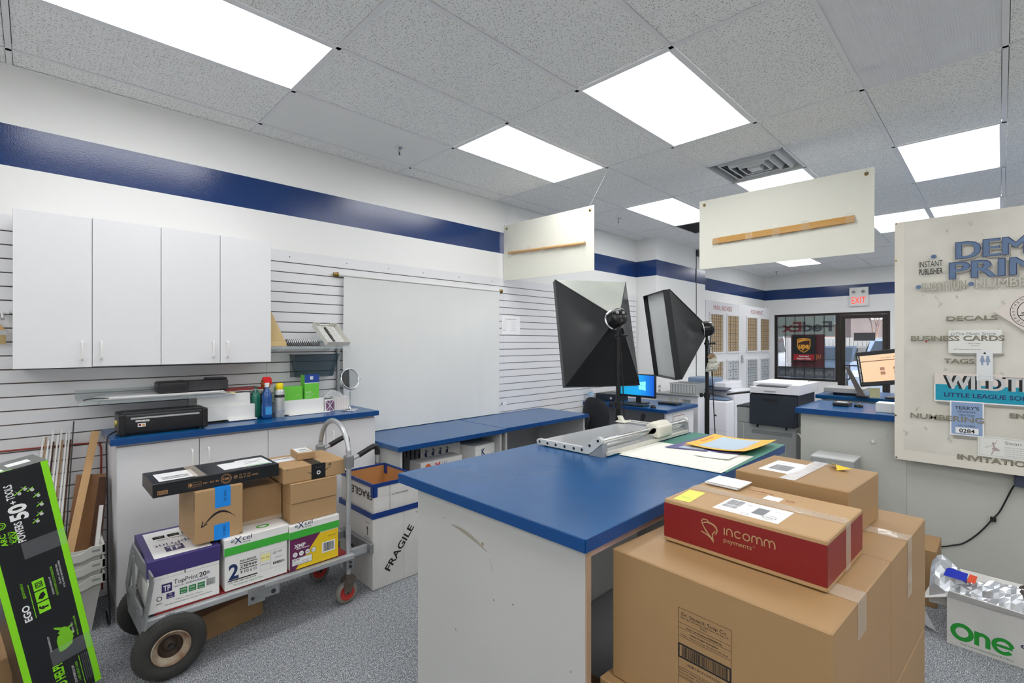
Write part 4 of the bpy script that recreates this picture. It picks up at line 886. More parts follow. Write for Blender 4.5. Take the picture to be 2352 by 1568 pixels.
def rb(F, L, D, H):
    f = F['front']; [f.line(.012+.014*k, .01, .012+.014*k, H-.01, .0012, mat('rose print', (206, 120, 130), .5)) for k in range(7)]
flatbox('white box with thin rose stripes behind the standing mirror', 1.655, 3.61, CT, .112, .08, .10, 0, 'small boxes by the mirror', paint=rb)
m = MB(); n = 12; vs = []; rnd = random.Random(11)
for a in range(n+1):
    for b_ in range(n+1):
        u, v = a/n, b_/n; vs.append((1.58+u*.17, 3.63+v*.09, CT+.101+.045*math.sin(PI*u)*math.sin(PI*v)+rnd.uniform(-.008, .012)))
m.add(vs, [(a*(n+1)+b_, (a+1)*(n+1)+b_, (a+1)*(n+1)+b_+1, a*(n+1)+b_+1) for a in range(n) for b_ in range(n)], mat('crumpled clear bag', (226, 228, 230), .15, alpha=.55)); m.box(1.66, 3.64, CT+.1005, 1.74, 3.70, CT+.103, mat('crumpled clear bag', (0, 0, 0))); tag(m.build('plastic_bag'), 'crumpled clear plastic bag on the small boxes by the mirror', 'plastic bag')
# round mirror
t = thing('vanity_mirror', 'round chrome vanity mirror on a stand at the right end of the worktop', 'mirror', (1.745, 3.545, CT))
mx_, my_, mz_ = 1.745, 3.545, 1.262; Mm = Matrix.Translation((mx_, my_, mz_)) @ Matrix.Rotation(R(8), 4, 'Z') @ Matrix.Rotation(R(-14), 4, 'X')
m = MB(); m.lathe([(.001, 0), (.062, 0), (.064, .003), (.06, .008), (.012, .012), (.008, .02), (.0055, .03), (.0055, .145)], (mx_, my_, CT), CHROME); m.build('stand', t)
m = MB(); m.M = Mm; m.lathe([(.001, -.004), (.074, -.004)], (0, 0, 0), mat('mirror glass', (245, 246, 246), .02, 1.), 'y', 48); m.build('mirror_glass', t)
m = MB(); m.M = Mm; m.lathe([(.0735, -.0045), (.0735, -.009), (.080, -.009), (.082, 0), (.080, .009), (.001, .010)], (0, 0, 0), CHROME, 'y', 48); m.build('mirror_frame', t)
m = MB(); m.M = Mm; m.tube([(-.086*math.cos(R(a)), .0, -.086*math.sin(R(a))) for a in range(0, 181, 15)], .003, CHROME, n=8, sub=2); m.cyl((-.09, 0, 0), (-.078, 0, 0), .005, CHROME); m.cyl((.078, 0, 0), (.094, 0, 0), .006, CHROME); m.build('yoke', t)
# upper acrylic shelf with combs
acrylic('acrylic_shelf', 'clear acrylic slatwall shelf right of the wall cabinets holding binding combs', 1.172, 1.757, 3.55, 1.514)
t = thing('card_divider', 'tall tan triangular card divider standing on the upper shelf beside the wall cabinet', 'card divider', (1.22, 3.6, 1.5185))
m = MB(); m.prism([(1.174, 3.60, 1.5185), (1.290, 3.575, 1.5185), (1.184, 3.60, 1.775), (1.174, 3.601, 1.79)], (0, .004, 0), mat('tan press card', (204, 178, 126), .5)); m.build('divider_sheet', t)
m = MB(); m.box(1.174, 3.56, 1.5185, 1.275, 3.565, 1.552, mat('tan press card', (0, 0, 0))); m.build('front_lip', t)
def comb(lab, M, L, mt, r=.010, group='plastic binding combs on the upper shelf'):
    m = MB(); m.M = M; m.box(0, -.004, 0, L, .004, .0025, mt); n = int(L/.0145)
    for k in range(n):
        x = .006+k*.0145; m.tube([(x, -.003, .002), (x, -r, .004+r*.6), (x, -r*.2, r*2), (x, r*.9, r*1.3), (x, r*.6, .004)], .0022, mt, n=5, sub=2, caps=False)
    return tag(m.build('binding_comb'), lab, 'binding comb', group)
for k in range(5):
    comb('binding comb loose in the black and white heap on the upper shelf', Matrix.Translation((1.292+.006*k, 3.585+.040*k, 1.519)) @ Matrix.Rotation(R(-2+2*k), 4, 'Z'), .24, [BLKS, PAPER, BLACK, BLKS, PAPER][k], .014, group='loose binding combs in a heap')
for k in range(4):
    comb('binding comb loose in the black and white heap on the upper shelf', Matrix.Translation((1.30+.006*k, 3.60+.042*k, 1.540)) @ Matrix.Rotation(R(4-3*k), 4, 'Z'), .225, [PAPER, BLKS, BLACK, PAPER][k], .013, group='loose binding combs in a heap')
TM = Matrix.Translation((1.562, 3.555, 1.5195)) @ Matrix.Rotation(R(12), 4, 'Z') @ Matrix.Rotation(R(40), 4, 'X')
t = thing('card_tray', 'shallow grey card tray tilted up on the upper shelf, full of white combs', 'tray', (1.65, 3.6, 1.5195)); m = MB(); m.M = TM; TG = mat('grey white tray card', (206, 204, 196), .5)
m.box(0, 0, 0, .205, .235, .003, TG); m.box(0, 0, .003, .205, .003, .038, TG); m.box(0, .232, .003, .060, .235, .038, TG); m.box(.145, .232, .003, .205, .235, .038, TG); m.box(.06, .232, .003, .145, .235, .016, TG); m.box(0, .003, .003, .003, .232, .038, TG); m.box(.202, .003, .003, .205, .232, .038, TG); m.build('tray_body', t)
for k in range(8):
    comb('binding comb in the tilted card tray', TM @ Matrix.Translation((.022+.021*k, .008+.004*(k % 3), .0035)) @ Matrix.Rotation(R(90+(k % 3-1)*3), 4, 'Z'), .205, BLKS if k == 3 else PAPER, .008, 'binding combs in the card tray')
# smoked bin on the slatwall
t = thing('wall_bin', 'smoked blue translucent document bin hung on the slatwall under the upper shelf', 'wall bin', (1.57, 3.78, 1.277)); m = MB()
P4 = [(1.435, 3.76, 1.277), (1.705, 3.76, 1.277), (1.752, 3.735, 1.450), (1.398, 3.735, 1.450)]
m.add([*P4, *[(x, 3.829, z) for x, y, z in P4]], [(0, 1, 2, 3), (0, 3, 7, 4), (1, 5, 6, 2), (0, 4, 5, 1)], SMOKE); m.add([(1.40, 3.829, 1.277), (1.75, 3.829, 1.277), (1.752, 3.829, 1.45), (1.398, 3.829, 1.45)], [(0, 1, 2, 3)], SMOKE); m.build('bin_shell', t)
m = MB(); m.tube([(1.397, 3.829, 1.45), (1.398, 3.735, 1.45), (1.752, 3.735, 1.45), (1.753, 3.829, 1.45)], .003, mat('smoked rim', (34, 54, 62), .2), n=6, sub=1); m.build('rim', t)
# small backdrop clip board on left edge and the backdrop
t = thing('photo_backdrop', 'large white photo backdrop hanging from a rod over the slatwall', 'backdrop', (2.69, 3.79, .78)); m = MB(); nx, nz = 60, 14; vs = []
for a in range(nx+1):
    for b_ in range(nz+1):
        u, v = a/nx, b_/nz; x = 1.815+u*1.762+.004*math.sin(v*9)*(u < .03); wv_ = (1-v)*(.0035*math.sin(u*34)+.002*math.sin(u*77+1)); z = .780+v*1.305
        vs.append((x, 3.806-wv_-.012*math.exp(-((v-1)/.04)**2), z))
m.add(vs, [(a*(nz+1)+b_, (a+1)*(nz+1)+b_, (a+1)*(nz+1)+b_+1, a*(nz+1)+b_+1) for a in range(nx) for b_ in range(nz)], CURT, True); m.build('backdrop_sheet', t)
m = MB(); m.cyl((1.76, 3.812, 2.098), (3.60, 3.812, 2.098), .011, CURT, n=14); m.build('rod', t)
for x in (1.755, 3.60):
    m = MB(); m.cyl((x-.018, 3.812, 2.098), (x+.016, 3.812, 2.098), .016, BRASS, n=14); m.cyl((x, 3.812, 2.098), (x, 3.834, 2.098), .008, BRASS, n=10); m.cyl((x+.01, 3.812, 2.098), (x+.02, 3.812, 2.098), .02, BRASS, n=14); m.build('rod_end', t)
m = MB(); m.box(1.765, 3.805, .80, 1.787, 3.833, 1.52, GREYD, .003); tag(m.build('wall_upright'), 'narrow grey upright strip between the slatwall and the backdrop edge', 'upright')
# price sheet, barcode sticker
m = MB(); m.box(3.640, 3.8325, 1.632, 3.924, 3.8345, 1.834, PAPER); f = Face(m, (3.640, 3.8325, 1.632), X3, Z3); f.text('Price of Passport Photos', .142, .165, .012, INK, al='c', w=.17)
for k, (a, b_) in enumerate((('Canada', '$12.99 + tax'), ('Passport USA', '$12.99 + tax'), ('Citizenship', '$15.99 + tax'), ('Visa photo', '$15.99 + tax'), ('Baby', '$16.99 each'))): f.text(a, .015, .14-.024*k, .007, INKG, w=.055); f.text(b_, .15, .14-.024*k, .007, INKG, w=.065)
tag(m.build('price_sheet'), 'small white price sheet taped to the slatwall right of the backdrop', 'paper sign')
m = MB(); m.box(3.625, 3.8325, .855, 3.71, 3.8345, .895, PAPER); Face(m, (3.63, 3.8325, .86), X3, Z3).barcode(0, .0, .025, .03, INK, 8); tag(m.build('barcode_sticker'), 'small barcode sticker on the slatwall just above the low desk', 'sticker')

# ------------------------------------------------------------------ left corner: bins, boards, long tool box, hooks
m = MB(); m.tube([(-.4, 3.829, .952), (-.125, 3.829, .951), (.255, 3.829, .943), (.288, 3.829, .925), (.296, 3.829, .88), (.294, 3.829, .6), (.300, 3.829, .05)], .0045, mat('dark red cable', (150, 48, 36), .5), n=7, sub=4); tag(m.build('red_cable'), 'dark red cable running along the slatwall and down beside the base cabinet', 'cable')
t = thing('slatwall_hook', 'white slatwall hook with clips left of the wall cabinets', 'hook', (-.116, 3.8, 1.69)); m = MB(); m.box(-.14, 3.80, 1.70, -.09, 3.834, 1.715, WHITE, .002); m.tube([(-.115, 3.80, 1.705), (-.115, 3.74, 1.70), (-.112, 3.72, 1.675)], .004, WHITE); m.box(-.122, 3.77, 1.665, -.108, 3.79, 1.70, GREYD, .002); m.build('hook_arm', t)
t = thing('paint_brush', 'wide flat paint brush hanging at the left edge beside the wall cabinet', 'brush', (-.115, 3.8, 1.53)); m = MB(); m.prism([(-.15, 3.79, 1.61), (-.10, 3.79, 1.605), (-.13, 3.79, 1.655), (-.165, 3.79, 1.66)], (0, .012, 0), WOOD); m.build('handle', t)
m = MB(); m.box(-.155, 3.788, 1.585, -.100, 3.804, 1.61, ALU); m.build('ferrule', t); m = MB(); m.box(-.153, 3.79, 1.535, -.102, 3.802, 1.585, mat('tan bristles', (196, 170, 120), .8, noise=.4, nscale=60, stretch=(8, 1, 1))); m.build('bristles', t)
def bin_(z0, lab, first=None):
    if first: c = copy_tree(first); c.location.z = z0; c['label'] = lab; return c
    t = thing('waste_bin', lab, 'waste bin', (.13, 3.56, z0), 'nested grey bins'); b_ = (.02, 3.43, .225, 3.72); tp_ = (-.02, 3.385, .268, 3.76); h = .445-.17
    m = MB(); H = .30; vs = [(b_[0], b_[1], z0), (b_[2], b_[1], z0), (b_[2], b_[3], z0), (b_[0], b_[3], z0), (tp_[0], tp_[1], z0+H), (tp_[2], tp_[1], z0+H), (tp_[2], tp_[3], z0+H), (tp_[0], tp_[3], z0+H)]
    q = .004; vi = [(x+(q if x < .1 else -q), y+(q if y < 3.5 else -q), z+(.004 if z < z0+.1 else 0)) for x, y, z in vs]
    m.add(vs+vi, [(0, 3, 2, 1), (0, 1, 5, 4), (1, 2, 6, 5), (2, 3, 7, 6), (3, 0, 4, 7), (8, 9, 10, 11), (8, 12, 13, 9), (9, 13, 14, 10), (10, 14, 15, 11), (11, 15, 12, 8), (4, 5, 13, 12), (5, 6, 14, 13), (6, 7, 15, 14), (7, 4, 12, 15)], BIN); m.build('bin_body', t)
    m = MB(); x0, y0, x1, y1 = tp_; zt = z0+H
    m.prism([(x0-.01, y0-.012, zt+.010), (x0+.05, y0-.012, zt+.010), (x0+.085, y0-.012, zt-.015), (x1-.085, y0-.012, zt-.015), (x1-.05, y0-.012, zt+.010), (x1+.008, y0-.012, zt+.010), (x1+.008, y0-.012, zt-.035), (x1-.04, y0-.012, zt-.04), (x1-.08, y0-.012, zt-.055), (x0+.08, y0-.012, zt-.055), (x0+.04, y0-.012, zt-.04), (x0-.01, y0-.012, zt-.035)], (0, .012, 0), BIN)
    m.box(x1-.002, y0-.012, zt-.03, x1+.008, y1+.008, zt+.010, BIN); m.box(x0-.01, y0, zt-.03, x0, y1+.008, zt+.010, BIN); m.box(x0, y1, zt-.03, x1, y1+.008, zt+.010, BIN)
    m.box(x1-.045, y0-.0126, zt-.018, x1-.012, y0-.011, zt-.006, GREYD); m.build('rim', t); return t
b0 = bin_(.001, 'bottom grey waste bin of the nested stack beside the base cabinet'); bin_(.078, 'middle grey waste bin of the nested stack beside the base cabinet', b0); bin_(.155, 'top grey waste bin of the nested stack, holding wooden boards', b0)
def plank(lab, p, q, w_, th, mt, name='wooden_strip', cat='wood strip', group=None, side=None):
    p, q = Vector(p), Vector(q); d = (q-p).normalized(); s_ = Vector(side or (1, .0, 0)); s_ = (s_-d*s_.dot(d)).normalized(); n_ = d.cross(s_)
    m = MB(); a = p-s_*w_/2-n_*th/2; m.prism([a, a+s_*w_, a+s_*w_+(q-p), a+(q-p)], n_*th, mt); return tag(m.build(name), lab, cat, group)
plank('long pale wooden strip leaning from the bins against the slatwall', (.115, 3.50, .27), (.269, 3.815, 1.012), .036, .014, WOOD)
rnd = random.Random(9)
plank('wide worn brown board leaning in the top bin', (.165, 3.60, .19), (.245, 3.74, .775), .13, .012, WOODD, 'board', 'board', side=(1, -.25, 0))
plank('dark torn edged board standing in the top bin beside the brown one', (.215, 3.53, .19), (.290, 3.66, .765), .03, .05, DARKW, 'board', 'board')
plank('white edged panel standing in the top bin', (.228, 3.50, .19), (.277, 3.60, .62), .016, .09, WHITE, 'panel', 'board')
plank('dark brown moulding standing at the right of the top bin', (.246, 3.56, .19), (.300, 3.70, .72), .022, .06, mat('mahogany moulding', (96, 52, 30), .5), 'moulding', 'board')
for k in range(11):
    x = -.02+k*.0118; d = rnd.uniform(-.02, .02)
    plank('white and brown cardboard strip leaning in a bundle between the tool box and the wall', (x-.02+k*.002, 3.62+.01*(k % 3), .19), (x+.065+d*.3, 3.80-.012*(k % 3), 1.02+d*2), .0075, .006, [WHITE, KRAFT2, WHITE, WHITE, DARKW, WHITE][k % 6], 'cardboard_strip', 'cardboard strip', 'bundle of cardboard strips')
plank('thin dark rod leaning at the right of the cardboard strip bundle', (.115, 3.60, .19), (.172, 3.81, 1.085), .006, .006, BLACK, 'rod', 'rod')
m = MB(); vs = [(.135, 3.80, 1.0), (.150, 3.80, .965), (.146, 3.80, .93), (.138, 3.80, .95)]; m.prism(vs, (0, .003, 0), BLACK); tag(m.build('paper_tag'), 'small dark torn tag on the thin leaning rod', 'tag')
# long leaning tool carton
t = thing('tool_carton', 'long black carton with lime green edges leaning at the left edge of the picture', 'carton', (.1, 2.86, 0))
EM = Matrix.Translation((.004, 2.787, 0)) @ Matrix.Rotation(R(13.2), 4, 'Z') @ Matrix.Rotation(R(-10.08), 4, 'Y'); EW, EL, ET = .225, 1.032, .19
m = MB(); m.M = EM; m.box(0, 0, 0, EW, ET, EL, BLKP, .004, 1)
f = Face(m, (0, 0, 0), X3, Z3); f.rect(EW-.022, 0, EW, EL, LIME); f.rect(0, 0, .022, EL, LIME)
g = Face(m, (EW, 0, 0), Y3, Z3); g.rect(0, 0, .006, EL, LIME)
k = Face(m, (0, 0, EL), X3, Y3); k.rect(.0, .0, EW, ET, mat('grey taped card', (110, 114, 110), .35, noise=.3)); k.rect(.02, .02, .10, .06, PAPER, .001); k.rect(.02, .008, .12, .016, LIME, .001); k.rect(.12, .06, .19, .12, PAPER, .001)
def vt(s_, x, z, h_, mm, w_, bold=0.): f.text(s_, x, z, h_, mm, w=w_, bold=bold, rot=90, l=.0015)
vt('POWERS', .108, .735, .024, PAPER, .085, .02); vt('50', .130, .825, .052, PAPER, .066, .04); vt('+', .108, .895, .02, PAPER, .015, .03); vt('TOOLS', .106, .915, .024, PAPER, .062, .02)
vt('ARC', .056, .742, .018, LIME, .05, .02); vt('LITHIUM', .070, .742, .008, LIME, .05); vt('56V', .088, .742, .018, LIME, .05, .02); f.ring(.050, .825, .014, .003, LIME, l=.0015); f.ring(.050, .825, .007, .002, LIME, l=.0015)
rnd = random.Random(2)
for k_ in range(7):   # ring of tools
    a = R(-70+k_*32); cx_, cz_ = .135+.036*math.cos(a), .87+.075*math.sin(a); f.line(cx_-.010, cz_-.006, cx_+.010, cz_+.007, .0035, LIME, .0016); f.disc(cx_+.006, cz_-.004, .006, GREY, .0019); f.line(cx_-.005, cz_+.010, cx_+.004, cz_-.002, .002, GREYD, .0018)
vt('EGO', .068, .405, .022, PAPER, .070, .03); f.line(.080, .405, .080, .555, .002, LIME, .0015); vt('@EGOPOWERPLUS', .066, .505, .008, LIME, .065)
for k_, s_ in enumerate(('f', 't', 'o')):
    z = .415+k_*.050; f.rect(.092, z, .128, z+.045, LIME, .0013)
    if k_ == 0: vt('f', .122, z+.013, .028, BLKP, .018, .03)
    if k_ == 1: f.poly([(.098, z+.012), (.112, z+.008), (.122, z+.020), (.118, z+.036), (.110, z+.034), (.104, z+.026)], BLKP, .002)
    if k_ == 2: f.frame(.099, z+.010, .121, z+.034, .003, BLKP, .002); f.ring(.110, z+.022, .007, .003, BLKP, l=.002)
vt('LEARN MORE AT', .148, .47, .006, PAPER, .08); vt('EGOPOWERPLUS.COM/REGISTER', .160, .46, .007, LIME, .13); vt('OR CALL 1-855-EGO-5656', .176, .50, .006, PAPER, .09); vt('FOR MORE INFORMATION', .186, .48, .006, PAPER, .12)
us = [((1-n_)*.062, e_*.115) for e_, n_ in ((0, .9), (.05, .98), (.45, .98), (.6, .9), (.65, .75), (.72, .85), (.8, .7), (.93, .95), (1, .98), (.95, .8), (.88, .62), (.86, .45), (.78, .3), (.83, .02), (.77, .05), (.73, .22), (.6, .2), (.5, .0), (.42, .15), (.35, .12), (.25, .2), (.12, .25), (.05, .45), (0, .7))]
f.poly([(.118+a, .215+b_) for a, b_ in us], mat('dim lime print', (124, 200, 34), .4), .0014); vt('VISIT EGOPOWERPLUS.COM', .100, .235, .006, PAPER, .07); vt('FIND A DEALER', .190, .25, .006, LIME, .09); vt('NEAR YOU', .178, .27, .006, PAPER, .045)
vt('NEED HELP?', .118, .02, .032, LIME, .15, .03); vt('VISIT EGOPOWERPLUS.COM', .150, .03, .008, PAPER, .10); vt('1-855-EGO-5656', .163, .05, .008, LIME, .09); f.line(.172, .02, .172, .16, .002, LIME, .0014)
for k_ in range(5): f.line(.180+.006*k_, .03+.01*(k_ % 2), .180+.006*k_, .16, .0012, INKG, .0014)
m.build('carton', t)
for z in (.66, .17):
    m = MB(); m.M = EM; Face(m, (0, 0, 0), X3, Z3).rect(.09, z, EW, z+.07, mat('shiny clear tape', (200, 205, 210), .08, alpha=.14, bump=1., bscale=20, spec=.9), .002); m.build('packing_tape', t)
carton('shipping_box', 'corner of a brown carton on the carpet at the far left behind the tool carton', -.36, 3.05, 0, .30, .30, .17, 0, KRAFT2)

# ------------------------------------------------------------------ low desks along the wall
def lowdesk(lab, x0, x1, y0, group='low blue topped desks along the wall'):
    t = thing('low_desk', lab, 'desk', ((x0+x1)/2, 3.5, 0), group)
    m = MB(); m.box(x0, y0, .738, x1, WY-.021, .775, BLUE, .003); m.build('desk_top', t)
    m = MB(); m.box(x0+.001, y0-.0015, .739, x1-.001, y0-.0001, .774, BLUEE); m.build('edge_band', t)
    for x in (x0+.03, x1-.055):
        m = MB(); m.box(x, y0+.03, 0, x+.022, WY-.03, .737, LAMW2); m.build('side_panel', t)
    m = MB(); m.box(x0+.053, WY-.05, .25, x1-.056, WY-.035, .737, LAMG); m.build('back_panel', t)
    return t
lowdesk('low blue topped desk left of the seam, with printed cartons stored beneath', 1.905, 3.008, 3.105)
lowdesk('low blue topped desk right of the seam, under the slatwall price sheet', 3.012, 4.26, 3.125)
def kbox(F, L, D, H):
    for f in (F['front'], F['left']):
        for k in range(4): x = .03+k*.07; f.disc(x+.02, H-.025, .008, NAVY); f.poly([(x+.012, H-.12), (x+.018, H-.12), (x+.02, H-.085), (x+.024, H-.12), (x+.030, H-.12), (x+.030, H-.04), (x+.010, H-.04)], NAVY); f.line(x, H-.065, x+.038, H-.03, .006, NAVY)
carton('printed_carton', 'white carton printed with small blue dancing figures under the low desk', 2.27, 3.36, 0, .40, .28, .672, -3, WHITED, kbox, cat='carton')
carton('printed_carton', 'white carton with a dark blue letter K under the right of the low desk', 2.70, 3.17, 0, .25, .34, .650, 6, WHITE, lambda F, L, D, H: (F['front'].text('K', L*.30, H-.085, .055, NAVY, w=.045, bold=.03), F['left'].text('K', .1, H-.085, .055, NAVY, w=.045, bold=.03)), cat='carton')
def orb(F, L, D, H): f = F['front']; f.disc(.07, H-.045, .03, mat('orange print', (214, 96, 48), .5)); f.text('M', .14, H-.065, .05, mat('pink red print', (206, 70, 84), .5), w=.05, bold=.03); f.text('W', .21, H-.065, .045, mat('violet blue print', (120, 110, 180), .5), w=.05)
carton('printed_carton', 'white carton printed with orange and pink letters under the low desk, lowest', 2.14, 3.165, 0, .42, .15, .605, 2, WHITED, orb, cat='carton')

# ------------------------------------------------------------------ island
t = thing('island_counter', 'large white island counter with a blue laminate top in the foreground', 'counter', (1.9, 1.24, 0))
m = MB(); m.box(1.045, .778, .982, 2.735, 1.703, 1.02, BLUE, .003); m.build('countertop', t)
m = MB()
for a in ((1.0435, .779, 1.0447, 1.702), (1.046, .7765, 2.734, .7777)): m.box(a[0], a[1], .983, a[2], a[3], 1.019, BLUEE)
m.build('edge_band', t)
m = MB(); m.box(1.075, .80, 0, 1.094, 1.61, .981, LAMW2, .001, 1); m.build('front_panel', t)
m = MB(); m.box(1.0745, .795, 0, 1.0945, .7995, .981, mat('tan edging strip', (172, 146, 120), .5)); m.build('edging', t)
m = MB(); m.box(1.0945, 1.59, 0, 2.69, 1.609, .981, LAMW2); m.build('side_panel', t)
m = MB(); m.box(2.671, .80, 0, 2.69, 1.589, .981, LAMW2); m.build('end_panel', t)
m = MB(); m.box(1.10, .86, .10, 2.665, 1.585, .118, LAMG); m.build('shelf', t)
m = MB(); m.box(1.0945, .795, .955, 2.67, .812, .981, mat('pinkish raw edge', (188, 160, 150), .6)); m.build('rail', t)
# scuffs on the front panel (dirt with its own shape)
m = MB(); f = Face(m, (1.075, 1.61, 0), -Y3, Z3); SC = mat('tan scuff', (170, 160, 140), .6, alpha=.55)
f.arc([(.215+.019*k, .888-.0004*k*k) for k in range(11)], lambda u: .003+.012*math.sin(PI*min(1, u*1.05)), SC, .0006); f.disc(.385, .868, .006, mat('brown dent', (150, 130, 100), .6), .0009)
f.line(.42, .83, .435, .79, .0015, SC)
for a, b_ in ((.17, .90), (.44, .70), (.53, .72), (.24, .52), (.75, .55), (.76, .62)): f.disc(a, b_, .0035, SC, .0007)
m.build('scuff_marks', bpy.data.objects['island_counter']).parent = bpy.data.objects['island_counter']
carton('floor_carton', 'brown carton inside the dark opening beneath the island top', 1.14, .80, .119, .40, .30, .16, 4, KRAFT2)
# rotary trimmer
t = thing('paper_trimmer', 'grey rotary paper trimmer with chrome rails on the island counter', 'paper trimmer', (2.25, 1.45, 1.02)); LG = mat('pale grey trimmer plastic', (198, 200, 198), .35)
m = MB(); m.box(1.868, 1.335, 1.034, 2.68, 1.658, 1.047, mat('satin grey base board', (178, 180, 182), .22, .25)); m.build('base_board', t)
m = MB(); m.box(1.868, 1.262, 1.026, 2.68, 1.336, 1.042, mat('cream metal strip', (206, 204, 194), .4)); m.box(1.868, 1.280, 1.042, 2.68, 1.300, 1.056, ALU); m.build('cutting_strip', t)
for z, y, r in ((1.090, 1.290, .0105), (1.066, 1.294, .005)):
    m = MB(); m.cyl((1.85, y, z), (2.70, y, z), r, CHROME, n=20); m.build('rail', t)
def endcap(x, s_):
    m = MB(); prof = [(1.668, 1.026), (1.675, 1.034), (1.676, 1.046), (1.668, 1.052), (1.40, 1.052), (1.385, 1.054), (1.310, 1.106), (1.300, 1.110), (1.286, 1.108), (1.278, 1.098), (1.276, 1.084), (1.33, 1.038), (1.352, 1.024)]
    m.prism([(x, a, b_) for a, b_ in prof], (s_*.024, 0, 0), LG)
    m.prism([(x+.003*s_, 1.352, 1.0205), (x+.003*s_, 1.276, 1.080), (x+.003*s_, 1.272, 1.0205)], (s_*.04, 0, 0), mat('mid grey trimmer foot', (140, 144, 148), .45))
    for a, b_ in ((1.655, 1.040), (1.602, 1.039), (1.548, 1.039), (1.492, 1.039), (1.436, 1.039), (1.388, 1.040), (1.343, 1.066), (1.297, 1.094)):
        m.cyl((x-.0006*s_, a, b_), (x+.002*s_, a, b_), .0068, BLACK, n=14); m.lathe([(.0095, 0), (.0095, -.0008*s_), (.0068, -.001*s_)], (x, a, b_), GREY, 'x', 14)
    m.cyl((x+.012*s_, 1.62, 1.0202), (x+.012*s_, 1.62, 1.03), .012, BLACK); return m.build('end_cap', t)
endcap(1.838, 1); endcap(2.708, -1)
m = MB(); m.lathe([(.001, -.075), (.026, -.075), (.034, -.068), (.036, -.05), (.036, .05), (.034, .068), (.026, .075), (.001, .075)], (2.385, 1.290, 1.090), CREAM, 'x', 28); m.box(2.310, 1.247, 1.045, 2.460, 1.328, 1.108, CREAM, .012, 4); m.cyl((2.345, 1.2535, 1.085), (2.345, 1.2555, 1.085), .004, BLACK); m.build('cutter_head', t)
m = MB(); m.cyl((2.60, 1.36, 1.055), (2.60, 1.69, 1.055), .004, ALU); m.box(2.59, 1.35, 1.048, 2.612, 1.70, 1.052, ALU); m.prism([(2.58, 1.64, 1.052), (2.62, 1.64, 1.052), (2.615, 1.66, 1.088), (2.585, 1.66, 1.088)], (0, .02, 0), CREAM); m.box(2.565, 1.61, 1.05, 2.635, 1.68, 1.060, CREAM, .004); m.build('side_guide', t)
# cutting mat and papers
GM = mat('green cutting mat', (64, 128, 112), .45, noise=.1, nscale=8)
m = MB(); m.box(1.985, .775, 1.0202, 2.732, 1.258, 1.0226, GM, .001, 1); tag(m.build('cutting_mat'), 'green cutting mat on the far end of the island counter', 'cutting mat')
for k, (a, b_, c_, d_, lab) in enumerate(((1.945, .790, 2.335, 1.255, 'large white sheet lying on the cutting mat at the island edge, lower one'), (1.957, .800, 2.325, 1.262, 'large white sheet on the cutting mat, upper one of the two'))):
    m = MB(); m.M = rotz((a+c_)/2, (b_+d_)/2, [1.5, -1][k], 0); w_, h_ = (c_-a)/2, (d_-b_)/2; z = 1.0228+k*.0014; m.box(-w_, -h_, z, w_, h_, z+.0012, mat('off white board', (232, 231, 222), .5)); tag(m.build('card_sheet'), lab, 'card sheet', 'white card sheets on the cutting mat')
def sheet(name, lab, pts, m_, cat, lift=0, extra=None, base=1.026):
    n = 10; a, b_, c_, d_ = [Vector((*p, 0)) for p in pts]; m = MB(); vs = []
    for k in (0, 1):
        for i in range(n+1):
            for j in range(n+1):
                u, v = i/n, j/n; p = (a*(1-u)+b_*u)*(1-v)+(d_*(1-u)+c_*u)*v; z = base+k*.0016+lift*((u-.45)**2*2.2+(v-.5)**2*.8); vs.append((p.x, p.y, z))
    N_ = (n+1)**2; fs = [(i*(n+1)+j, (i+1)*(n+1)+j, (i+1)*(n+1)+j+1, i*(n+1)+j+1) for i in range(n) for j in range(n)]
    m.add(vs, [tuple(reversed(f_)) for f_ in fs]+[tuple(N_+q for q in f_) for f_ in fs], m_, True)
    m.add(vs, [(i*(n+1), (i+1)*(n+1), N_+(i+1)*(n+1), N_+i*(n+1)) for i in range(n)]+[(i*(n+1)+n, N_+i*(n+1)+n, N_+(i+1)*(n+1)+n, (i+1)*(n+1)+n) for i in range(n)]+[(j, N_+j, N_+j+1, j+1) for j in range(n)]+[(n*(n+1)+j, n*(n+1)+j+1, N_+n*(n+1)+j+1, N_+n*(n+1)+j) for j in range(n)], m_)
    if extra:
        for (u0, v0, u1, v1, mm) in extra:
            q = []
            for i in range(n+1):
                for j in range(n+1):
                    u, v = u0+(u1-u0)*i/n, v0+(v1-v0)*j/n; p = (a*(1-u)+b_*u)*(1-v)+(d_*(1-u)+c_*u)*v; q.append((p.x, p.y, base+.0021+lift*((u-.45)**2*2.2+(v-.5)**2*.8)))
            m.add(q, fs, mm, True)
    return tag(m.build(name), lab, cat)
VIO = mat('violet mailer card', (92, 88, 140), .4); ORG = mat('tan mailer print', (186, 140, 104), .45); PB = mat('pale blue mailer print', (186, 204, 220), .4); YO = mat('golden yellow mailer', (236, 190, 70), .4)
sheet('card_mailer', 'violet card mailer under the yellow one on the island counter', [(2.215, 1.165), (2.32, .845), (2.66, .86), (2.70, 1.14)], VIO, 'mailer', .004, [(.1, .2, .5, .45, ORG), (.15, .05, .5, .18, PB)], 1.0268)
sheet('paper_slip', 'small white paper slip poking out from under the yellow mailer', [(2.15, .99), (2.17, .84), (2.28, .84), (2.27, .97)], WHITE, 'paper', .006, None, 1.0267)
sheet('card_mailer', 'curved yellow and pale blue card mailer on top of the violet one', [(2.30, 1.10), (2.305, .815), (2.68, .80), (2.645, 1.10)], YO, 'mailer', .022, [(.18, .08, .80, .92, PB), (.55, .15, .85, .5, mat('peach mailer print', (226, 196, 176), .4)), (.06, .35, .10, .8, mat('orange mailer strip', (226, 132, 70), .4))], 1.0315)

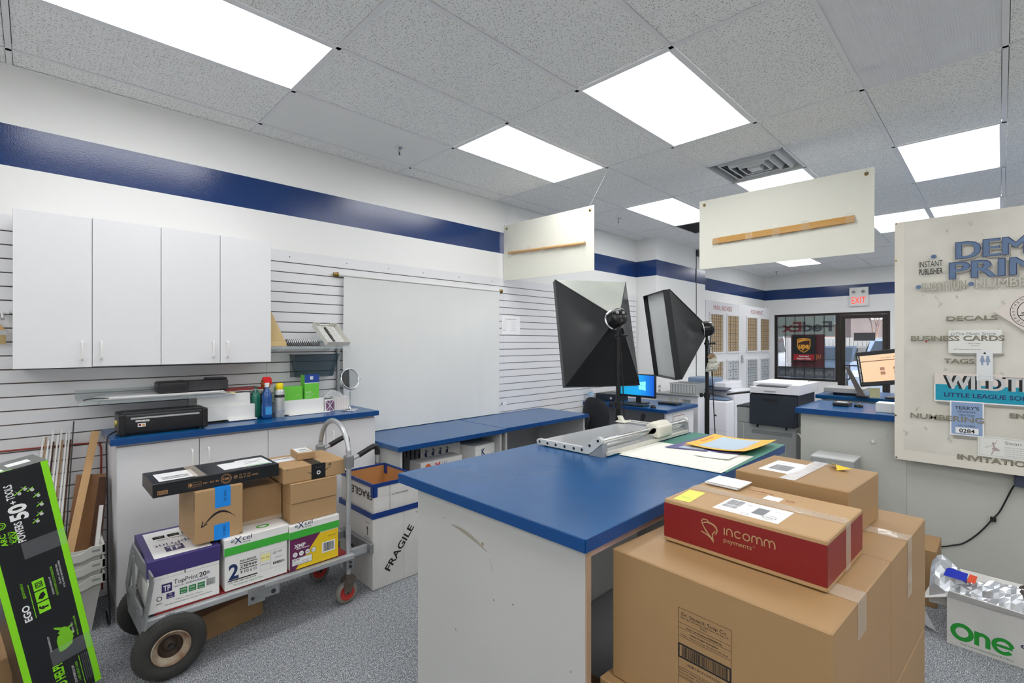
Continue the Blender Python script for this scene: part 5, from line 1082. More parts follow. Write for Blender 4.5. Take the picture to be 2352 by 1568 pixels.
# ------------------------------------------------------------------ boxes at the right
bigrot = -3.6
def pt(x, y): a = R(bigrot); return (1.132+x*math.cos(a)-y*math.sin(a), .236+x*math.sin(a)+y*math.cos(a))
BIGB = mat('smooth brown carton', (160, 127, 86), .5, noise=.06, nscale=3, bump=.12, bscale=140)
def soap(F, L, D, H):
    f = F['left']; x0, x1, zt = .203, .337, H-.082; w_ = x1-x0; z = lambda d: zt-d
    f.frame(x0, zt-.30, x1, zt, .0008, INK); f.text('Dr. Squatch Soap Co.', x0+w_*.5, z(.0175), .0085, INK, al='c', w=w_*.86); f.text('4065 Glencoe Ave Suite 300B Marina Del Rey, CA', x0+w_*.5, z(.0245), .0042, INK, al='c', w=w_*.9); f.text('90292', x0+w_*.5, z(.0315), .0042, INK, al='c', w=w_*.13)
    for d in (.0375, .050, .071, .148, .172): f.rect(x0, z(d), x1, z(d)+.0008, INK)
    f.text('Vendor Item Number: PK0000695-EU', x0+w_*.5, z(.0462), .0042, INK, al='c', w=w_*.68, bold=.02); f.text('Vendor Product Description:', x0+w_*.5, z(.0585), .0042, INK, al='c', w=w_*.54, bold=.02); f.text('Display - Walmart CA Soap Twin Pack 24 Ph, Retail', x0+w_*.5, z(.0665), .004, INK, al='c', w=w_*.88)
    f.frame(x0, z(.124), x1, z(.088), .0042, INK, .0009); f.barcode(x0+.010, z(.119), x1-.008, z(.093), INK, 42); f.text('00810171573223', x0+w_*.5, z(.137), .006, INK, al='c', w=w_*.62)
    for k, s_ in enumerate(('Contents: Contains (4) Packs', 'Gross Weight: 18 lbs', 'Country Of Origin: US')): f.text(s_, x0+.003, z(.1545+.0075*k), .0042, INK, w=w_*(.55-.1*k))
    f.text('SET 1 of 2', x0+w_*.3, z(.180), .005, INK, w=w_*.3)
    F['front'].rect(L*.60, -.02+.02, L*.80, .075, PAPER); F['front'].text('8015 / INC', L*.63, .055, .008, INKG, w=.06)
def bt(m, L, D, H):
    Face(m, (0, 0, H), X3, Y3).rect(L*.36, -.001, L*.50, .12, TAPE, .0012); Face(m, (0, 0, 0), X3, Z3).rect(L*.36, H-.085, L*.50, H+.0012, TAPE, .0012)
def bt2(m, L, D, H):
    Face(m, (0, 0, H), X3, Y3).rect(L*.42, -.001, L*.54, .30, TAPE, .0012); Face(m, (0, 0, 0), X3, Z3).rect(L*.42, H-.17, L*.54, H+.0012, TAPE, .0012)
xa, ya = pt(0, 0); carton('large_carton', 'large brown soap carton with a black printed shipping label, nearest the camera', xa, ya, .6055, .487, .538, .358, bigrot, BIGB, soap, cat='carton', top='flapsy', tape=bt)
def bl2(F, L, D, H): F['front'].rect(L*.46, .0, L*.66, .05, KEDGE) if False else None
xa, ya = pt(.4895, .0); carton('large_carton', 'large brown carton behind the soap carton, taped across its top seam', xa, ya, .6055, .474, .52, .358, bigrot, BIGB, bl2, cat='carton', top='flapsy', tape=bt2)
xa, ya = pt(-.03, -.01); carton('large_carton', 'large brown carton on the floor under the soap carton, beside the island opening', xa, ya, .001, .505, .57, .603, bigrot, BIGB, cat='carton', top='flapsy')
xa, ya = pt(.482, .0); carton('large_carton', 'large brown carton on the floor beneath the rear taped carton', xa, ya, .001, .475, .53, .603, bigrot, BIGB, cat='carton', top='flapsy')
BR = mat('brick red carton print', (128, 18, 18), .45, noise=.08, nscale=3)
def inc(F, L, D, H):
    for f, n_ in ((F['left'], D), (F['front'], L), (F['right'], D)): f.rect(0, .012, n_, H-.011, BR)
    f = F['left']; KP = KRAFT
    cx_, cz_ = .135, .066
    f.arc([(cx_+.023*math.cos(R(a))*1.0, cz_+.004+.017*math.sin(R(a))) for a in range(150, -60, -15)], lambda u: .0015+.0032*math.sin(PI*u), KP, .0015)
    f.arc([(cx_-.021+.014*u_+.020*u_*u_, cz_+.022-.046*u_) for u_ in [k/12 for k in range(13)]], lambda u: .002+.0035*u, KP, .0015)
    f.arc([(cx_-.021, cz_+.020), (cx_-.015, cz_+.027), (cx_-.004, cz_+.027), (cx_+.004, cz_+.018)], lambda u: .003, KP, .0016)
    f.arc([(cx_-.022, cz_-.008), (cx_-.008, cz_-.012), (cx_+.004, cz_-.018), (cx_+.013, cz_-.030), (cx_+.010, cz_-.008), (cx_+.018, cz_+.002)], lambda u: .0032, KP, .0016)
    x = .176; h_ = .0195; z = .0665   # lettering drawn as strokes: small n c o m m
    f.text('I', x, z, h_, KP, l=.0015, w=.0030)
    def arch(x_, n_=1, w_=.0155):
        for q in range(n_): f.arc([(x_+q*w_*.94+w_*.5-w_*.44*math.cos(PI*k/8), z+h_*.55+h_*.38*math.sin(PI*k/8)) for k in range(9)], .0030, KP, .0015)
        for q in range(n_+1): xx = x_+q*w_*.94+w_*.06; f.line(xx, z, xx, z+h_*.58, .0030, KP, .0015)
    arch(.183); f.ring(.213, z+h_*.48, h_*.50, .0030, KP, .0015, a0=40, a1=320); f.ring(.2345, z+h_*.48, h_*.50, .0030, KP, .0015); arch(.2475, 2, .0130); arch(.2775, 2, .0130)
    f.text('payments', .176, .047, .0125, KP, w=.072, l=.0015); f.text('TM', .250, .055, .004, KP, w=.006, l=.0015)
    k_ = Face(f.mb, (0, D, H), -Y3, X3)
    k_.poly([(.022, .012), (.070, .018), (.060, .135), (.012, .130)], mat('fluorescent yellow label', (226, 236, 90), .5)); k_.text('REPORT', .025, .05, .005, GREEND, w=.03, l=.0015); k_.text('READ INSIDE', .025, .04, .004, GREEND, w=.035, l=.0015)
    k_.rect(.132, .026, .300, .146, PAPER); k_.barcode(.142, .085, .180, .135, INKG, 12); k_.barcode(.142, .060, .180, .080, INKG, 10); k_.rect(.222, .060, .252, .115, INKG, .0011); k_.ring(.270, .055, .016, .0014, INK, .0012); k_.text('1022', .270, .050, .009, INK, al='c', w=.018, l=.0013, rot=0)
    k_.frame(.205, .034, .222, .046, .001, INK, .0012); k_.text('DE 1A', .14, .04, .005, INK, w=.02); k_.text('MAILROOM', .262, .11, .005, INKG, w=.026); k_.text('500', .19, .115, .006, INK, w=.014)
    k_.rect(.196, .208, .240, .252, PAPER); k_.text('LOT 1', .200, .23, .006, INKG, w=.024)
    k_.text('incomm', .205, .274, .012, REDI, w=.07, rot=180); k_.ring(.262, .236, .008, .002, REDI, sx=1.4); k_.text('INCOMM', .14, .246, .005, REDI, w=.05)
def inct(m, L, D, H):
    Face(m, (0, D, H), -Y3, X3).rect(0, .150, D, .196, TAPE, .0014)
def inct2(m, L, D, H): Face(m, (0, 0, 0), X3, Z3).rect(.150, .0, .196, H+.0014, TAPE, .0014)
carton('red_carton', 'brown carton with wide red printed band lying on the soap carton', 1.301, .281, .9665, .318, .415, .121, -2.4, KRAFT, inc, cat='carton', top=None, tape=[inct, inct2])
m = MB(); m.M = Matrix.Translation((1.301, .281, .9665+.121)) @ Matrix.Rotation(R(-2.4), 4, 'Z'); m.box(.222, .295, .0022, .316, .402, .010, mat('silver white bubble mailer', (214, 216, 222), .3, .15, bump=.8, bscale=60), .004, 2); m.box(.222, .29, .0105, .316, .395, .0125, PAPER)
tag(m.build('bubble_mailer'), 'small silver white bubble mailer on the corner of the red banded carton', 'mailer')
def cbx(F, L, D, H):
    k_ = Face(F['top'].mb, (0, D, H), -Y3, X3); k_.rect(.045, .070, .147, .245, PAPER); k_.barcode(.065, .10, .125, .18, INKG, 26); k_.text('SHIP TO', .06, .20, .008, INKG, w=.04)
def cbt(m, L, D, H): Face(m, (0, D, H), -Y3, X3).rect(.138, 0, .182, L, mat('glossy white tape', (226, 224, 222), .15, alpha=.7, bump=1., bscale=40, spec=.9), .0014)
carton('brown_carton', 'plain brown carton with a white label and glossy tape behind the red banded carton', 1.662, .306, .9665, .322, .325, .150, -4, BIGB, cbx, cat='carton', top=None, tape=cbt)
m = MB(); a = (1.662, .306); m.M = Matrix.Translation((1.662, .306, 1.1168)) @ Matrix.Rotation(R(-4), 4, 'Z'); m.add([(.235, .095, .002), (.250, .055, .012), (.262, .075, .004), (.305, .125, .004), (.29, .132, .012), (.246, .10, .018)], [(0, 1, 2), (0, 2, 5), (2, 3, 5), (3, 4, 5), (0, 5, 1), (1, 5, 4), (1, 4, 3), (1, 3, 2)], YEL); tag(m.build('yellow_packet'), 'small crumpled yellow packet on the plain brown carton', 'packet')

# ------------------------------------------------------------------ poster, wall box, cord, cabinet, floor box with foil bag
PG = mat('mottled grey poster print', (222, 219, 208), .32, noise=.18, nscale=3.2, mix=(200, 196, 184)); PX = 4.35; py0 = .53
t = thing('large_poster', 'large printed poster advertising decals, business cards and tags, at the right edge', 'poster', (PX, 0, .72)); m = MB()
n = 24; vs = []; W_ = 1.22; Z0, Z1 = .722, 2.392
def bulge(u, v): return PX-.012*math.sin(PI*min(1, v*2))*u-.02*(1-v)**3*(.4+u)
for k in (0, 1):
    for i in range(n+1):
        for j in range(n+1): u, v = i/n, j/n; vs.append((bulge(u, v)+k*.005, py0-u*W_, Z0+v*(Z1-Z0)))
N_ = (n+1)**2; fs = [(i*(n+1)+j, (i+1)*(n+1)+j, (i+1)*(n+1)+j+1, i*(n+1)+j+1) for i in range(n) for j in range(n)]
inner = [f_ for f_ in fs if f_[0] % (n+1) >= 1 and f_[0] >= (n+1)]; PE = mat('cream poster border', (226, 220, 208), .4)
m.add(vs, inner, PG, True); m.add(vs, [f_ for f_ in fs if f_ not in inner], PE, True); m.add(vs, [tuple(N_+q for q in reversed(f_)) for f_ in fs], FOAM, True)
m.add(vs, [(i*(n+1), N_+i*(n+1), N_+(i+1)*(n+1), (i+1)*(n+1)) for i in range(n)]+[(j, j+1, N_+j+1, N_+j) for j in range(n)]+[(i*(n+1)+n, (i+1)*(n+1)+n, N_+(i+1)*(n+1)+n, N_+i*(n+1)+n) for i in range(n)], FOAM)
m.build('poster_board', t)
m = MB(); f = Face(m, (PX-.0175, py0, 0), -Y3, Z3); OL = mat('dark olive lettering', (84, 80, 66), .5); OLL = mat('light olive lettering', (146, 140, 120), .5); SBL = mat('slate blue lettering', (92, 116, 148), .45); SH = mat('soft grey print shadow', (150, 148, 140), .6)
y = lambda Y: py0-Y
def ol(s_, x0, x1, z, h_):
    f.text(s_, x0, z, h_, OL, w=x1-x0, bold=.02, l=.0012); f.text(s_, x0+.002, z-.001, h_, OL, w=x1-x0, bold=.012, l=.0013); f.text(s_, x0+.002, z+.002, h_-.004, OLL, w=x1-x0-.004, bold=.005, l=.0018)
for s_, x0, x1, z, h_ in (('DEM', .268, .268+.31, 2.065, .125), ('PRIN', .24, .24+.40, 1.94, .125)):
    x0 = {'DEM': .322, 'PRIN': .290}[s_]; x1 = x0+{'DEM': .335, 'PRIN': .42}[s_]; z = {'DEM': 2.095, 'PRIN': 1.965}[s_]
    f.text(s_, x0+.014, z-.012, h_*.93, SH, w=x1-x0, l=.0004)
    for q in range(4): f.text(s_, x0-.003+.005*q, z-.002, h_*.96, NAVY, w=x1-x0-.010, l=.0010+.0001*q)
    for q in range(3): f.text(s_, x0+.001+.004*q, z+.001, h_*.93-.004, SBL, w=x1-x0-.012, l=.0018+.0001*q)
f.disc(y(.319), 2.125, .014, SBL, sx=1.1); f.text('THE', y(.319), 2.118, .010, NAVY, al='c', w=.018, l=.0014)
f.text('INSTANT', .134, 2.058, .042, INK, w=.122); f.text('PUBLISHER', .134, 2.008, .040, INK, w=.122, bold=.015)
for x0, x1, s_ in ((.150, .368, 'SHORT RUN'), (.415, .80, 'NUMBERING')):
    f.text(s_, x0, 1.892, .064, OLL, w=x1-x0, bold=.0, l=.0012); f.text(s_, x0+.003, 1.891, .064, OLL, w=x1-x0, l=.0013); f.text(s_, x0+.002, 1.894, .0605, mat('pale grey lettering', (196, 193, 182), .5), w=x1-x0-.004, bold=.0, l=.0020)
f.disc(.132, 1.925, .014, SBL); f.disc(.395, 1.925, .014, SBL)
ol('DECALS', .275, .515, 1.688, .030)
f.rect(.285, 1.475, .535, 1.625, mat('white card print', (228, 228, 222), .45), .0005); f.rect(.30, 1.462, .545, 1.475, SH, .0003)
f.text('The Music Store', .318, 1.592, .020, INKG, w=.19, l=.0012); f.ring(.306, 1.598, .010, .003, INKG); f.text('Records, Tapes, Accessories', .36, 1.578, .006, INKG, w=.14, l=.0012); f.text('John Clark', .38, 1.535, .008, INKG, w=.06, l=.0012); f.text('Owner', .395, 1.520, .008, INKG, w=.04, l=.0012)
f.text('1234 Valley Road, North Hills', .31, 1.497, .006, INK, w=.13, l=.0012)
ol('BUSINESS CARDS', .092, .545, 1.556, .034); f.disc(.172, 1.550, .006, RED, .002)
ol('TAGS', .262, .408, 1.408, .030)
f.rect(.215, 1.265, .95, 1.340, mat('pale pink print', (222, 212, 204), .45), .0005)
TEAL = mat('teal print', (10, 150, 176), .4); f.rect(.214, 1.150, .95, 1.262, PAPER, .0006); f.rect(.220, 1.158, .95, 1.265, TEAL, .0009); f.rect(.23, 1.135, .95, 1.150, SH, .0003)
[f.text('WILDTIGERS', .258+.005*q, 1.240, .092, INK, w=.62, l=.0014+.0001*q) for q in range(3)]; [f.text('WILDTIGERS', .272+.004*q, 1.238, .092, GREY, w=.62, l=.0020+.0001*q) for q in range(3)]
f.text('LITTLE LEAGUE SOFTBALL', .264, 1.185, .028, NAVY, w=.50, bold=.02, l=.0014)
f.rect(.420, 1.300, .495, 1.495, mat('tag print', (224, 226, 226), .45), .0024); f.frame(.43, 1.31, .485, 1.33, .001, INKG, .0028); f.disc(.458, 1.475, .006, INK, .0028)
GB_ = mat('dusty blue figure', (140, 156, 180), .5)
for cx_ in (.447, .472): f.disc(cx_, 1.452, .007, GB_, .0028); f.poly([(cx_-.008, 1.445), (cx_+.008, 1.445), (cx_+.012, 1.418), (cx_+.004, 1.418), (cx_+.004, 1.398), (cx_-.004, 1.398), (cx_-.006, 1.418), (cx_-.011, 1.420)], GB_, .0028)
f.rect(.292, .935, .455, 1.160, PAPER, .0026); f.rect(.300, .942, .448, 1.152, mat('powder blue label', (140, 164, 200), .45), .0030); f.rect(.31, .915, .462, .935, SH, .0003)
f.text("TERRY'S", .374, 1.105, .022, INK, al='c', w=.115, l=.0036, bold=.01); f.text('DESIGNER', .374, 1.085, .012, INK, al='c', w=.085, l=.0036); f.text('TEXTILES', .374, 1.063, .012, INK, al='c', w=.075, l=.0036); f.text('LOT NUMBER', .374, .995, .010, INK, al='c', w=.08, l=.0036); f.rect(.320, .950, .430, .987, PAPER, .0034); f.text('0284', .375, .955, .026, INK, al='c', w=.074, bold=.02, l=.004)
m2 = m; f.text('NUMBERING', .090, 1.025, .034, OL, w=.365, bold=.02, l=.0042); f.text('NUMBERING', .092, 1.027, .030, OLL, w=.361, bold=.005, l=.0046)
f.rect(.425, .815, .95, .945, mat('white card print', (0, 0, 0)), .0005); f.frame(.435, .825, .94, .938, .001, INKG, .001); f.text('Swan Lake', .548, .905, .020, INKG, w=.15, l=.0012)
for k in range(5): f.text('invites you to the evening ballet', .548, .885-.013*k, .005, INKG, w=.14, l=.0012)
DN = mat('dusty mauve figure', (176, 158, 156), .5); f.disc(.497, .905, .006, DN, .0012); f.line(.495, .90, .505, .868, .008, DN, .0012); f.poly([(.49, .875), (.51, .88), (.53, .86), (.495, .858)], DN, .0014); f.line(.50, .865, .488, .832, .005, DN, .0012); f.line(.49, .89, .46, .873, .003, DN, .0012); f.line(.503, .895, .513, .925, .003, DN, .0012)
ol('INVITATIONS', .330, .72, .778, .034); ol('ENVELOPES', .57, .85, 1.075, .03)
# round department seal on a tilted sticker
f.poly([(.50, 1.74), (.66, 1.88), (.86, 1.70), (.70, 1.55)], mat('pale pink print', (0, 0, 0)), .0005); f.ring(.675, 1.735, .105, .003, INK, .0012); f.ring(.675, 1.735, .075, .004, INK, .0012)
for k, ch in enumerate('DEPARTMENT OF HEALTH'):
    a = R(232-13.2*k)
    if ch != ' ': f.text(ch, .675+.083*math.cos(a), 1.735+.083*math.sin(a), .014, INK, rot=math.degrees(a)-90, l=.0012, al='c', w=.010)
f.arc([(.62, 1.725), (.65, 1.73), (.67, 1.75), (.70, 1.745), (.72, 1.76)], .006, INK, .0014); f.arc([(.61, 1.71), (.64, 1.715), (.67, 1.70), (.70, 1.705)], .005, INK, .0014)
for (a, b_) in ((.012, 2.38), (.012, .735), (.01, 2.12), (.008, 1.03)): f.disc(a, b_, .006, BRASS, .003)
m.build('printed_lettering', t)['kind'] = 'stuff'
m = MB()
for k in range(40):
    rnd2 = random.Random(k); x0, z0 = rnd2.uniform(.05, 1.1), rnd2.uniform(.76, 2.36); f2 = Face(m, (PX-.0172, py0, 0), -Y3, Z3)
    pts = [(x0+rnd2.uniform(-.012, .012), z0-.012*q) for q in range(rnd2.randint(2, 5))]; f2.arc(pts, lambda u: .003+.012*math.sin(PI*u), mat('grey print blotch', (184, 180, 168), .5, alpha=.4), .0003)
m.build('printed_blotches', t)['kind'] = 'stuff'
t = thing('wall_junction_box', 'small dark blue junction box with a drooping black cord below the poster', 'junction box', (4.4, -.10, .64)); m = MB(); m.box(4.36, -.16, .645, 4.42, -.06, .715, mat('dark blue grey box', (58, 66, 86), .4), .004); m.build('box_body', t)
m = MB(); m.tube([(4.37, -.075, .65), (4.405, -.055, .63), (4.412, .0, .47), (4.413, .035, .405), (4.414, .10, .295), (4.414, .17, .21), (4.414, .224, .178), (4.414, .29, .149), (4.414, .40, .125), (4.412, .45, .06)], .0045, BLACK, n=7); m.build('power_cord', t)
m = MB(); m.box(4.400, .020, .388, 4.419, .048, .418, BLACK, .003); tag(m.build('cord_clip'), 'small black clip holding the cord on the partition', 'clip')
t = thing('grey_cabinet', 'small plain grey metal cabinet standing against the customer counter', 'cabinet', (4.30, .86, 0)); m = MB(); m.box(4.13, .732, 0, 4.37, .998, .70, GREYD, .006, 3); m.box(4.128, .730, .690, 4.37, 1.0, .703, GREY, .003); m.build('body', t)
# floor box with foil bag
t = thing('open_box', 'open white carton with green lettering holding a torn foil bag, lower right corner', 'open box', (3.55, 0, 0)); OM = rotz(3.345, .195, -3, 0)
BW, BD, BH = .285, .47, .235   # along x, along -y
m = MB(); m.M = OM; e = .005
for q in ((0, -BD, e, 0), (BW-e, -BD, BW, 0), (e, -e, BW-e, 0), (e, -BD, BW-e, -BD+e)): m.box(q[0], q[1], .001, q[2], q[3], BH, WHITED)
m.box(e, -BD+e, .001, BW-e, -e, .006, KRAFTI); m.box(e, -BD+e, .02, e+.002, -e, BH-.002, KRAFTI); m.box(BW-e-.002, -BD+e, .02, BW-e, -e, BH-.002, KRAFTI)
f = Face(m, (0, 0, 0), -Y3, Z3); G = mat('leaf green print', (30, 150, 50), .45)
f.ring(.057, .078, .044, .020, G); f.ring(.131, .077, .029, .018, G, a0=0, a1=180); f.rect(.102, .038, .120, .106, G); f.rect(.142, .038, .160, .078, G); f.ring(.203, .074, .040, .017, G, a0=10, a1=325); f.rect(.180, .067, .236, .080, G, .0009)
f.text('e', .262, .095, .030, NAVY, w=.024, l=.001); f.text('X', .287, .080, .06, NAVY, w=.055, bold=.01, l=.001); f.text('cel', .344, .098, .036, NAVY, w=.07, l=.001); f.text('One Carbonless, Digital & Offset', .05, .017, .008, GREEND, w=.19)
g = Face(m, (0, 0, 0), X3, Z3)
m.build('carton', t)
for nm, pl in (('front_flap', [(.0, -.0, BH), (.0, -BD, BH), (-.035, -BD+.01, BH+.03), (-.03, -.012, BH+.045)]), ('side_flap', [(.0, .002, BH), (BW, .002, BH), (BW-.02, .09, BH-.04), (.02, .10, BH-.05)]), ('rear_flap', [(BW, -.01, BH), (BW, -BD, BH), (BW+.03, -BD+.01, BH+.05), (BW+.03, -.02, BH+.05)])):
    m = MB(); m.M = OM; m.prism(pl, (.003, .001, .003), WHITED); m.build(nm, t)
m = MB(); m.M = OM; rnd = random.Random(4); n1, n2 = 26, 16; vs = []
for i in range(n1+1):
    for j in range(n2+1):
        u, v = i/n1, j/n2; x = .035+.215*v; yy = .075-.52*u; ridge = math.sin(PI*v)**.6
        z = .175+ridge*(.155-.03*u+.05*math.exp(-((u-.06)/.08)**2)+.02*math.sin(u*13))+rnd.uniform(-.009, .009)+.012*math.sin(u*21+v*9)*math.sin(v*14)
        if u > .03: yy = min(yy, -.012) if z < BH+.01 else yy
        vs.append((x+rnd.uniform(-.005, .005), yy, z))
m.add(vs, [(i*(n2+1)+j, i*(n2+1)+j+1, (i+1)*(n2+1)+j+1, (i+1)*(n2+1)+j) for i in range(n1) for j in range(n2)], FOIL, False)
m.add([(.05, .02, .325), (.11, .01, .352), (.12, -.07, .340), (.06, -.065, .318)], [(0, 1, 2, 3)], mat('royal blue foil print', (24, 44, 170), .3)); m.add([(.06, -.07, .319), (.12, -.075, .341), (.12, -.105, .338), (.065, -.10, .318)], [(0, 1, 2, 3)], mat('orange red foil print', (206, 74, 44), .4))
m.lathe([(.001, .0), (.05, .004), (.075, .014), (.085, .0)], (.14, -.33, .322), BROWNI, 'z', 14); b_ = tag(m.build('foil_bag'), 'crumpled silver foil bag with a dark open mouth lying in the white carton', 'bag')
carton('brown_carton', 'brown carton edge showing between the large cartons and the foil bag', 3.72, .26, 0, .30, .22, .33, 0, KRAFT2, cat='carton')
m = MB(); m.M = rotz(3.42, .235, 20, 0); m.add([(0, 0, 0.001), (.08, .02, .001), (.10, .09, .03), (.02, .10, .05), (.0, .05, .10), (.06, .06, .12)], [(0, 1, 2, 3), (0, 3, 4), (3, 2, 5, 4), (0, 4, 5, 1), (1, 5, 2)], mat('crumpled clear bag', (0, 0, 0))); tag(m.build('plastic_scrap'), 'crumpled pale plastic scrap on the carpet beside the open white carton', 'plastic scrap')

# ------------------------------------------------------------------ softboxes on tripods
def softbox(lab, hub, n, W_, H_, D_, pitch, cable_dx, extra=False):
    """hub: centre of the lamp head, n: horizontal facing (x, y), front frame W x H, D in front of the hub"""
    hub = Vector(hub); p = R(pitch); nh = Vector((n[0], n[1], 0)).normalized(); N_ = nh*math.cos(p)+Vector((0, 0, -math.sin(p))); U = Vector((0, 0, math.cos(p)))+nh*math.sin(p); Wd = N_.cross(U).normalized()
    t = thing('softbox_light', lab, 'studio light', (hub.x, hub.y, 0)); C_ = hub+N_*D_
    def P(a, b_, c=0): return C_+Wd*a*W_/2+U*b_*H_/2+N_*c
    q = lambda a, b_: hub+N_*.035+Wd*a*.055+U*b_*.065
    cs = [(-1, -1), (1, -1), (1, 1), (-1, 1)]
    for k, nm in enumerate(('bottom', 'right', 'top', 'left')):
        a, b_ = cs[k], cs[(k+1) % 4]; m = MB(); nn = 10; vs = []
        for i in range(nn+1):
            for j in range(nn+1):
                u, v = i/nn, j/nn; f0 = P(*a)*(1-u)+P(*b_)*u; h0 = q(*a)*(1-u)+q(*b_)*u; x = h0*(1-v)+f0*v
                sag = .022*math.sin(PI*u)*math.sin(PI*v)+.004*math.sin(u*17+v*9+k)*math.sin(PI*v)*math.sin(PI*u); mid = (P(0, 0)+hub)/2-N_*.0; x = x+(mid-x).normalized()*sag
                vs.append(x)
        m.add(vs, [(i*(nn+1)+j, (i+1)*(nn+1)+j, (i+1)*(nn+1)+j+1, i*(nn+1)+j+1) for i in range(nn) for j in range(nn)], FABG if nm == 'top' and extra else FAB, True)
        m.tube([q(*a), q(*a)*.5+P(*a)*.5, P(*a)], .004, FAB, n=6, sub=1); m.build('fabric_panel', t, label='silver grey fabric panel' if nm == 'top' and extra else None)
    m = MB(); e = .004
    for k in range(4):
        a, b_ = cs[k], cs[(k+1) % 4]; ain = ((P(*a)-C_)*.985)+C_
        m.prism([P(*a), P(*b_), P(*b_, .05), P(*a, .05)], (C_-(P(*a)+P(*b_))/2).normalized()*e, FABG if (k == 2 and extra) else FAB)
    m.build('front_lip', t)
    m = MB(); m.add([P(-.985, -.985, .012), P(.985, -.985, .012), P(.985, .985, .012), P(-.985, .985, .012)], [(0, 1, 2, 3)], mat('white diffuser cloth', (214, 216, 214), .7, bump=.3, bscale=10))
    m.build('diffuser_cloth', t)
    # lamp head
    m = MB(); m.M = Matrix((( *[Wd[i] for i in ()],),)) if False else Matrix(((Wd.x, U.x, -N_.x, hub.x), (Wd.y, U.y, -N_.y, hub.y), (Wd.z, U.z, -N_.z, hub.z), (0, 0, 0, 1)))
    m.lathe([(.001, .062), (.050, .060), (.060, .050), (.063, .02), (.066, -.02), (.066, -.04)], (0, 0, 0), BLKS, 'z', 36); m.build('lamp_head', t)
    m2 = MB(); m2.M = m.M; m2.lathe([(.0665, -.03), (.074, -.032), (.076, -.038), (.0665, -.040)], (0, 0, 0), CHROME, 'z', 36)
    for a, b_ in ((-.022, .025), (.022, .025), (-.022, -.005), (.022, -.005)): m2.box(a-.009, b_-.012, .060, a+.009, b_+.006, .067, GREYD if b_ > 0 else BLACK, .002)
    m2.cyl((.0, -.035, .058), (0, -.035, .068), .010, BLACK); m2.build('switch_panel', t)
    # tilt joint and stand
    b = Vector((hub.x-nh.x*.02, hub.y-nh.y*.02, hub.z-.12)); X_, Y_ = b.x, b.y
    m = MB(); m.cyl((X_, Y_, b.z-.03), (X_, Y_, b.z+.03), .016, BLACK); m.cyl((X_-.03, Y_, b.z), (X_+.03, Y_, b.z), .012, BLACK); m.tube([(X_, Y_, b.z+.02), hub-U*.055+N_*-.01], .010, BLACK, sub=1); m.tube([(X_+.02, Y_-.02, b.z), (X_+.05, Y_-.045, b.z+.004)], .009, BLACK, sub=1); m.build('tilt_joint', t)
    m = MB(); m.cyl((X_, Y_, 1.10), (X_, Y_, b.z-.02), .0145, BLKS); m.cyl((X_, Y_, .62), (X_, Y_, 1.12), .019, BLKS); m.cyl((X_, Y_, .10), (X_, Y_, .66), .022, BLACK); m.build('pole', t)
    for z in (1.11, .63):
        m = MB(); m.cyl((X_, Y_, z-.022), (X_, Y_, z+.022), .023, BLACK); m.cyl((X_, Y_, z), (X_-.035, Y_+.035, z+.004), .007, BLACK); m.cyl((X_-.03, Y_+.03, z-.012), (X_-.036, Y_+.036, z+.018), .014, BLACK); m.build('locking_collar', t)
    for k in range(3):
        a = R(20+120*k); m = MB(); m.tube([(X_+.02*math.cos(a), Y_+.02*math.sin(a), .50), (X_+.42*math.cos(a), Y_+.42*math.sin(a), .02)], .009, BLACK, sub=1); l = m.build('leg', t)
        m = MB(); m.cyl((X_+.425*math.cos(a), Y_+.425*math.sin(a), .001), (X_+.425*math.cos(a), Y_+.425*math.sin(a), .03), .013, RUBBER); m.build('rubber_foot', l)
        m = MB(); m.tube([(X_+.02*math.cos(a), Y_+.02*math.sin(a), .20), (X_+.22*math.cos(a), Y_+.22*math.sin(a), .26)], .006, BLACK, sub=1); m.build('brace', t)
    rx, ry = .7104, -.7038; c = cable_dx
    m = MB(); m.tube([hub-U*.04-N_*.05, (X_+rx*c*.5, Y_+ry*c*.5, hub.z-.20), (X_+rx*c*.9, Y_+ry*c*.9, 1.3), (X_+rx*c*1.3, Y_+ry*c*1.3, .95), (X_+rx*c*2, Y_+ry*c*2, .4), (X_+rx*c*3, Y_+ry*c*3, .01)], .0042, BLACK, n=7); m.build('power_cable', t)
    return t, (X_, Y_)
softbox('large black softbox seen from behind, its top panel silver, on a stand beside the island', (2.895, 1.885, 1.712), (.50, .866), .60, .83, .335, 15, .035, True)
tt, (sx_, sy_) = softbox('black softbox on a stand seen from the side, right of the larger one', (3.93, 1.715, 1.655), (-.735, .678), .50, .70, .34, 8, .045)
m = MB(); rnd = random.Random(6)
def puff(m, c, a, b_, h_, mt, n=9, seed=1):
    rnd = random.Random(seed); vs = []
    for k in (1, -1):
        for i in range(n+1):
            for j in range(n+1):
                u, v = i/n, j/n; pf = math.sin(PI*u)**.5*math.sin(PI*v)**.5; vs.append(Vector(c)+Vector(a)*(u-.5)+Vector(b_)*(v-.5)+Vector(h_)*k*pf*.5+Vector((1, 1, 1))*rnd.uniform(-.004, .004))
    N_ = (n+1)**2; m.add(vs, [(i*(n+1)+j, (i+1)*(n+1)+j, (i+1)*(n+1)+j+1, i*(n+1)+j+1) for i in range(n) for j in range(n)]+[(N_+i*(n+1)+j, N_+i*(n+1)+j+1, N_+(i+1)*(n+1)+j+1, N_+(i+1)*(n+1)+j) for i in range(n) for j in range(n)], mt)
rv = Vector((.7104, -.7038, 0)); fv = Vector((.7038, .7104, 0))
c = Vector((sx_, sy_, 0))-fv*.035+rv*.03
WAD = mat('crumpled grey white packet', (190, 190, 178), .5, bump=1., bscale=40)
